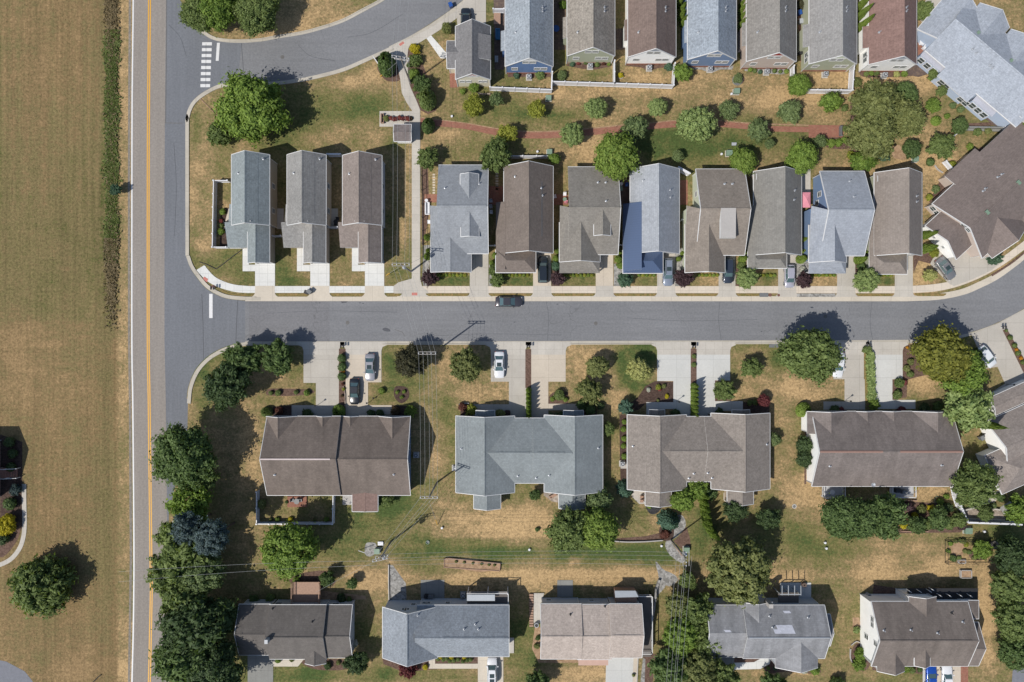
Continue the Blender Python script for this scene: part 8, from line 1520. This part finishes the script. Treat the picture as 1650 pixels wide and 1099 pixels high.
table(1486, 68, .5, 'vinyl', 'white table on the court left of the large diagonal duplex'); chair(1483, 57, 0, 'teal', 'blue chair on the court left of the large diagonal duplex'); sofa(1492, 74, 1.3, .7, .9, 'vinyl', 'white sofa on the court left of the large diagonal duplex')
sofa(1355.5, 211, 1.7, .5, 1.5708, 'grate', 'grey bench at the right end of the brick path'); sofa(616, 191, 1.6, .55, 1.5708, 'wood', 'brown bench at the left end of the long planter'); table(823-22, 30, .5, 'wood', 'wooden table between the first two top row houses', (1.2, 2.0)); sofa(802, 55, 1.8, .8, 1.57, 'teal', 'blue sofa between the first two top row houses'); sofa(800, 95, .9, .6, 1.57, 'ac', 'grey storage bench between the first two top row houses')
table(896, 46, .6, 'bluep', 'dark blue table between the second and first top row roofs'); table(1449, 790, .5, 'black', '') if False else None
for x, y, m_, l in ((1448, 791, 'black', 'black grill box on the right rear deck'), (1459, 793, 'grate', 'grey chair on the right rear deck')):
    X, Y = W(x, y, 1.4); e = empty('grill' if 'grill' in l else 'garden_chair', (X, Y, .6)); tag(e, l, 'grill' if 'grill' in l else 'chair'); MB().box(-.5, -.35, .1, .5, .35, .8).build('cabinet' if 'grill' in l else 'seat', M[m_], e); MB().box(-.45, .2, .8, .45, .32, 1.05).build('lid' if 'grill' in l else 'backrest', M[m_], e)
table(502, 951, .45, 'wood', 'round table on the wooden deck'); chair(497, 946, .3, 'wood', 'x') if False else None
# fire ring, manholes, sign, raised beds
def ring(px, py, r, w, h, mat, label, cat, name):
    X, Y = W(px, py, h); mb = MB(); n = 22; vs = []
    for rr, z in ((r, 0), (r, h), (r-w, h), (r-w, .02)):
        for i in range(n): a = 2*math.pi*i/n; vs.append((X+rr*math.cos(a), Y+rr*math.sin(a), z))
    mb.add(vs, [(k*n+i, k*n+(i+1) % n, (k+1)*n+(i+1) % n, (k+1)*n+i) for k in range(3) for i in range(n)]); mb.add([(X+(r-w)*math.cos(2*math.pi*i/n), Y+(r-w)*math.sin(2*math.pi*i/n), .03) for i in range(n)], [tuple(range(n))], 1)
    tag(mb.build(name, [M[mat], M['grate']]), label, cat)
ring(1603, 878.5, .72, .35, .35, 'gravel', 'round stone fire ring right of the vegetable plot', 'fire pit', 'fire_ring'); ring(1280, 816, .42, .16, .08, 'conc', 'round concrete manhole collar on the right lawn', 'manhole cover', 'manhole'); ring(689, 874, .34, .08, .2, 'green_box', 'green ringed lid on the backyard lawn', 'lid', 'valve_box')
ring(1188.5, 129, .95, .12, .15, 'drived', 'stone ring bed edge behind the top row', 'edging', 'bed_edging'); ring(1000, 122, .55, .1, .15, 'tarp', 'white stone ring around the yellow shrub', 'edging', 'bed_edging'); ring(1296.5, 943, .42, .3, .6, 'paver', 'round purple grey fire pit on the pale patio', 'fire pit', 'fire_pit')
def raised(pts, label, z=.35, mat='wood'):
    P = PX(pts); P.append(P[0]); e = empty('raised_bed', (*P[0], 0)); tag(e, label, 'raised bed')
    for a, b in zip(P[:-1], P[1:]): L = math.dist(a, b); MB().obox((a[0]+b[0])/2-P[0][0], (a[1]+b[1])/2-P[0][1], 0, L+.1, .12, z, math.atan2(b[1]-a[1], b[0]-a[0])).build('board', M[mat], e)
    MB().prism([(p[0]-P[0][0], p[1]-P[0][1]) for p in P[:-1]], 0, z-.12).build('soil', M['dirt'], e)
raised([(716, 900), (722, 898.5), (806, 907), (805, 919), (716, 913)], 'long timber edged garden bed with pale soil in the backyards', .45); raised([(1546, 918), (1563, 918), (1563, 930), (1546, 930)], 'small white edged garden box below the vegetable plot', .5, 'tarp'); raised([(1543, 901.5), (1554, 901.5), (1554, 906.5), (1543, 906.5)], 'tiny white planter box in the vegetable plot', .4, 'tarp')
# low walls and edging
def wall(pts, w, z, mat, label, cat='low wall', name='garden_wall', smooth=3):
    o = strip(name, pts, w, mat, z, smooth=smooth); del o['kind']; tag(o, label, cat); return o
wall([(986, 872), (1010, 873.5), (1040, 873), (1068, 871)], 1.6, .4, 'tarp', 'white block edging of the long mulch bed'); wall([(626, 910), (626, 940), (626.5, 968)], 1.6, .3, 'conc', 'concrete curb of the kite shaped stone bed'); wall([(1431, 806), (1455, 806.5), (1478, 807)], 1.6, .5, 'wood', 'timber wall above the mixed shrub border'); wall([(1453, 856), (1480, 857), (1496, 856.5)], 1.2, .3, 'wood', 'timber edging below the mixed shrub border')
wall([(1550, 824), (1565, 820), (1580, 818), (1600, 820), (1612, 822)], 2.2, .6, 'conc', 'curved stone wall above the tan terrace'); wall([(1557, 836), (1590, 837), (1620, 838.5)], 2.4, .5, 'conc', 'lower stone wall of the tan terrace'); wall([(1063, 935), (1058, 950), (1055, 975), (1052, 998)], 3.2, .6, 'rock', 'rough stone wall right of the side deck'); wall([(1372, 1040), (1380, 1034), (1386, 1036)], 1.2, .3, 'tarp', 'pale stone edging of the ringed bed, upper'); wall([(1371, 1046), (1371, 1062), (1378, 1074)], 1.2, .3, 'tarp', 'pale stone edging of the ringed bed, lower')
wall([(1088, 880), (1092, 886), (1097, 893), (1101, 898)], 1.2, .4, 'wood', 'dark timber edging along the lower grey stones'); wall([(1084, 850), (1090, 842), (1097, 834)], 1.4, .35, 'rock', 'stone edging beside the silver blue spruce'); wall([(553, 623), (555.5, 632), (556, 645), (556, 655)], 1.2, .3, 'rockt', 'pale stone edging in the first mulch strip'); wall([(770, 150), (778, 151), (790, 151)], 2, .4, 'rockt', 'pale stone edging at the corner of the red gable house'); wall([(739.5, 653), (742, 650), (755, 650)], 1.6, .3, 'tarp', 'white stone edging at the left front of the blue-grey duplex')
wall([(1557, 204.5), (1600, 205), (1650, 206)], 2, .9, 'drived', 'long grey retaining wall at the right edge'); wall([(1507, 266), (1512, 273), (1520, 278)], 1.3, .3, 'tarp', 'cream stone edging by the white picket gate')
# sign at the dark conifer, hose, tarp and lawn tubes
X, Y = W(608, 101, .8); e = empty('sign_board', (X, Y, 0), -.95); tag(e, 'white sign board beside the dark conifer on the upper street', 'sign'); MB().box(-1.1, -.05, .2, 1.1, .05, 1.3).build('panel', M['vinyl'], e)
for s_ in (-1.15, 1.15): MB().box(s_-.06, -.06, 0, s_+.06, .06, 1.4).build('post', M['vinyl'], e)
o = MB().path([(*W(a, b, .08), .08) for a, b in ((321, 422), (333, 426), (348, 433.5), (360, 425), (375, 413), (390, 402))], .07, 6).build('lawn_tube', M['black']); tag(o, 'thin black tube bent across the corner lawn', 'pipe')  # thin black tube following a bent dark line on the lawn
o = MB().path([(*W(a, b, .06), .06) for a, b in ((322, 158), (330, 166), (340, 176), (352, 189))], .06, 6).build('lawn_tube', M['wood']); tag(o, 'thin brown pipe on the lawn left of the big corner tree', 'pipe')
o = MB().path([(*W(a, b, .1), .1) for a, b in ((150, 1099), (157, 1092), (163, 1087))], .08, 6).build('culvert_pipe', M['dark']); tag(o, 'dark pipe piece in the grass at the bottom left', 'pipe')
X, Y = W(1510, 805, .15); o = MB().path([(X+.6*math.cos(t*.5)*(.6+.1*math.sin(t)), Y+.6*math.sin(t*.5), .1) for t in range(30)], .05, 5).build('garden_hose', M['green_box']); tag(o, 'green garden hose coiled above the mixed border', 'hose')

bin_(1289, 20, 'blue wheeled bin in the gap left of the pale green top row house', 'bluep', .3); bin_(1291, 34, 'pale bin in the gap left of the pale green top row house', 'ac', .1); bin_(1290, 84, 'black bin beside the left wall of the pale green top row house', 'black', 0); bin_(1000, 304, 'green bin in the gap left of the pale blue-grey roof', 'green_box', .2)
bin_(1583, 706, 'grey bin beside the white wall of the right edge house', 'grate', .5); chair(1586, 700, .8, 'black', 'black chair on the white terrace of the right edge house'); table(1341, 793, .45, 'vinyl', 'white table on the left rear deck'); table(1050, 975, .1, 'black', '') if False else None
ubox(1046, 968, .7, .7, .8, 'dark round topped planter on the side deck of the pinkish house', 'black', False, name='planter', cat='planter'); ubox(694, 962, .8, .5, .9, 'grey storage box behind the blue-grey bottom house', 'grate', False, name='storage_box', cat='storage box'); ubox(686, 962, .6, .6, .9, 'dark barrel shaped box behind the blue-grey bottom house', 'black', False, name='storage_box', cat='storage box')
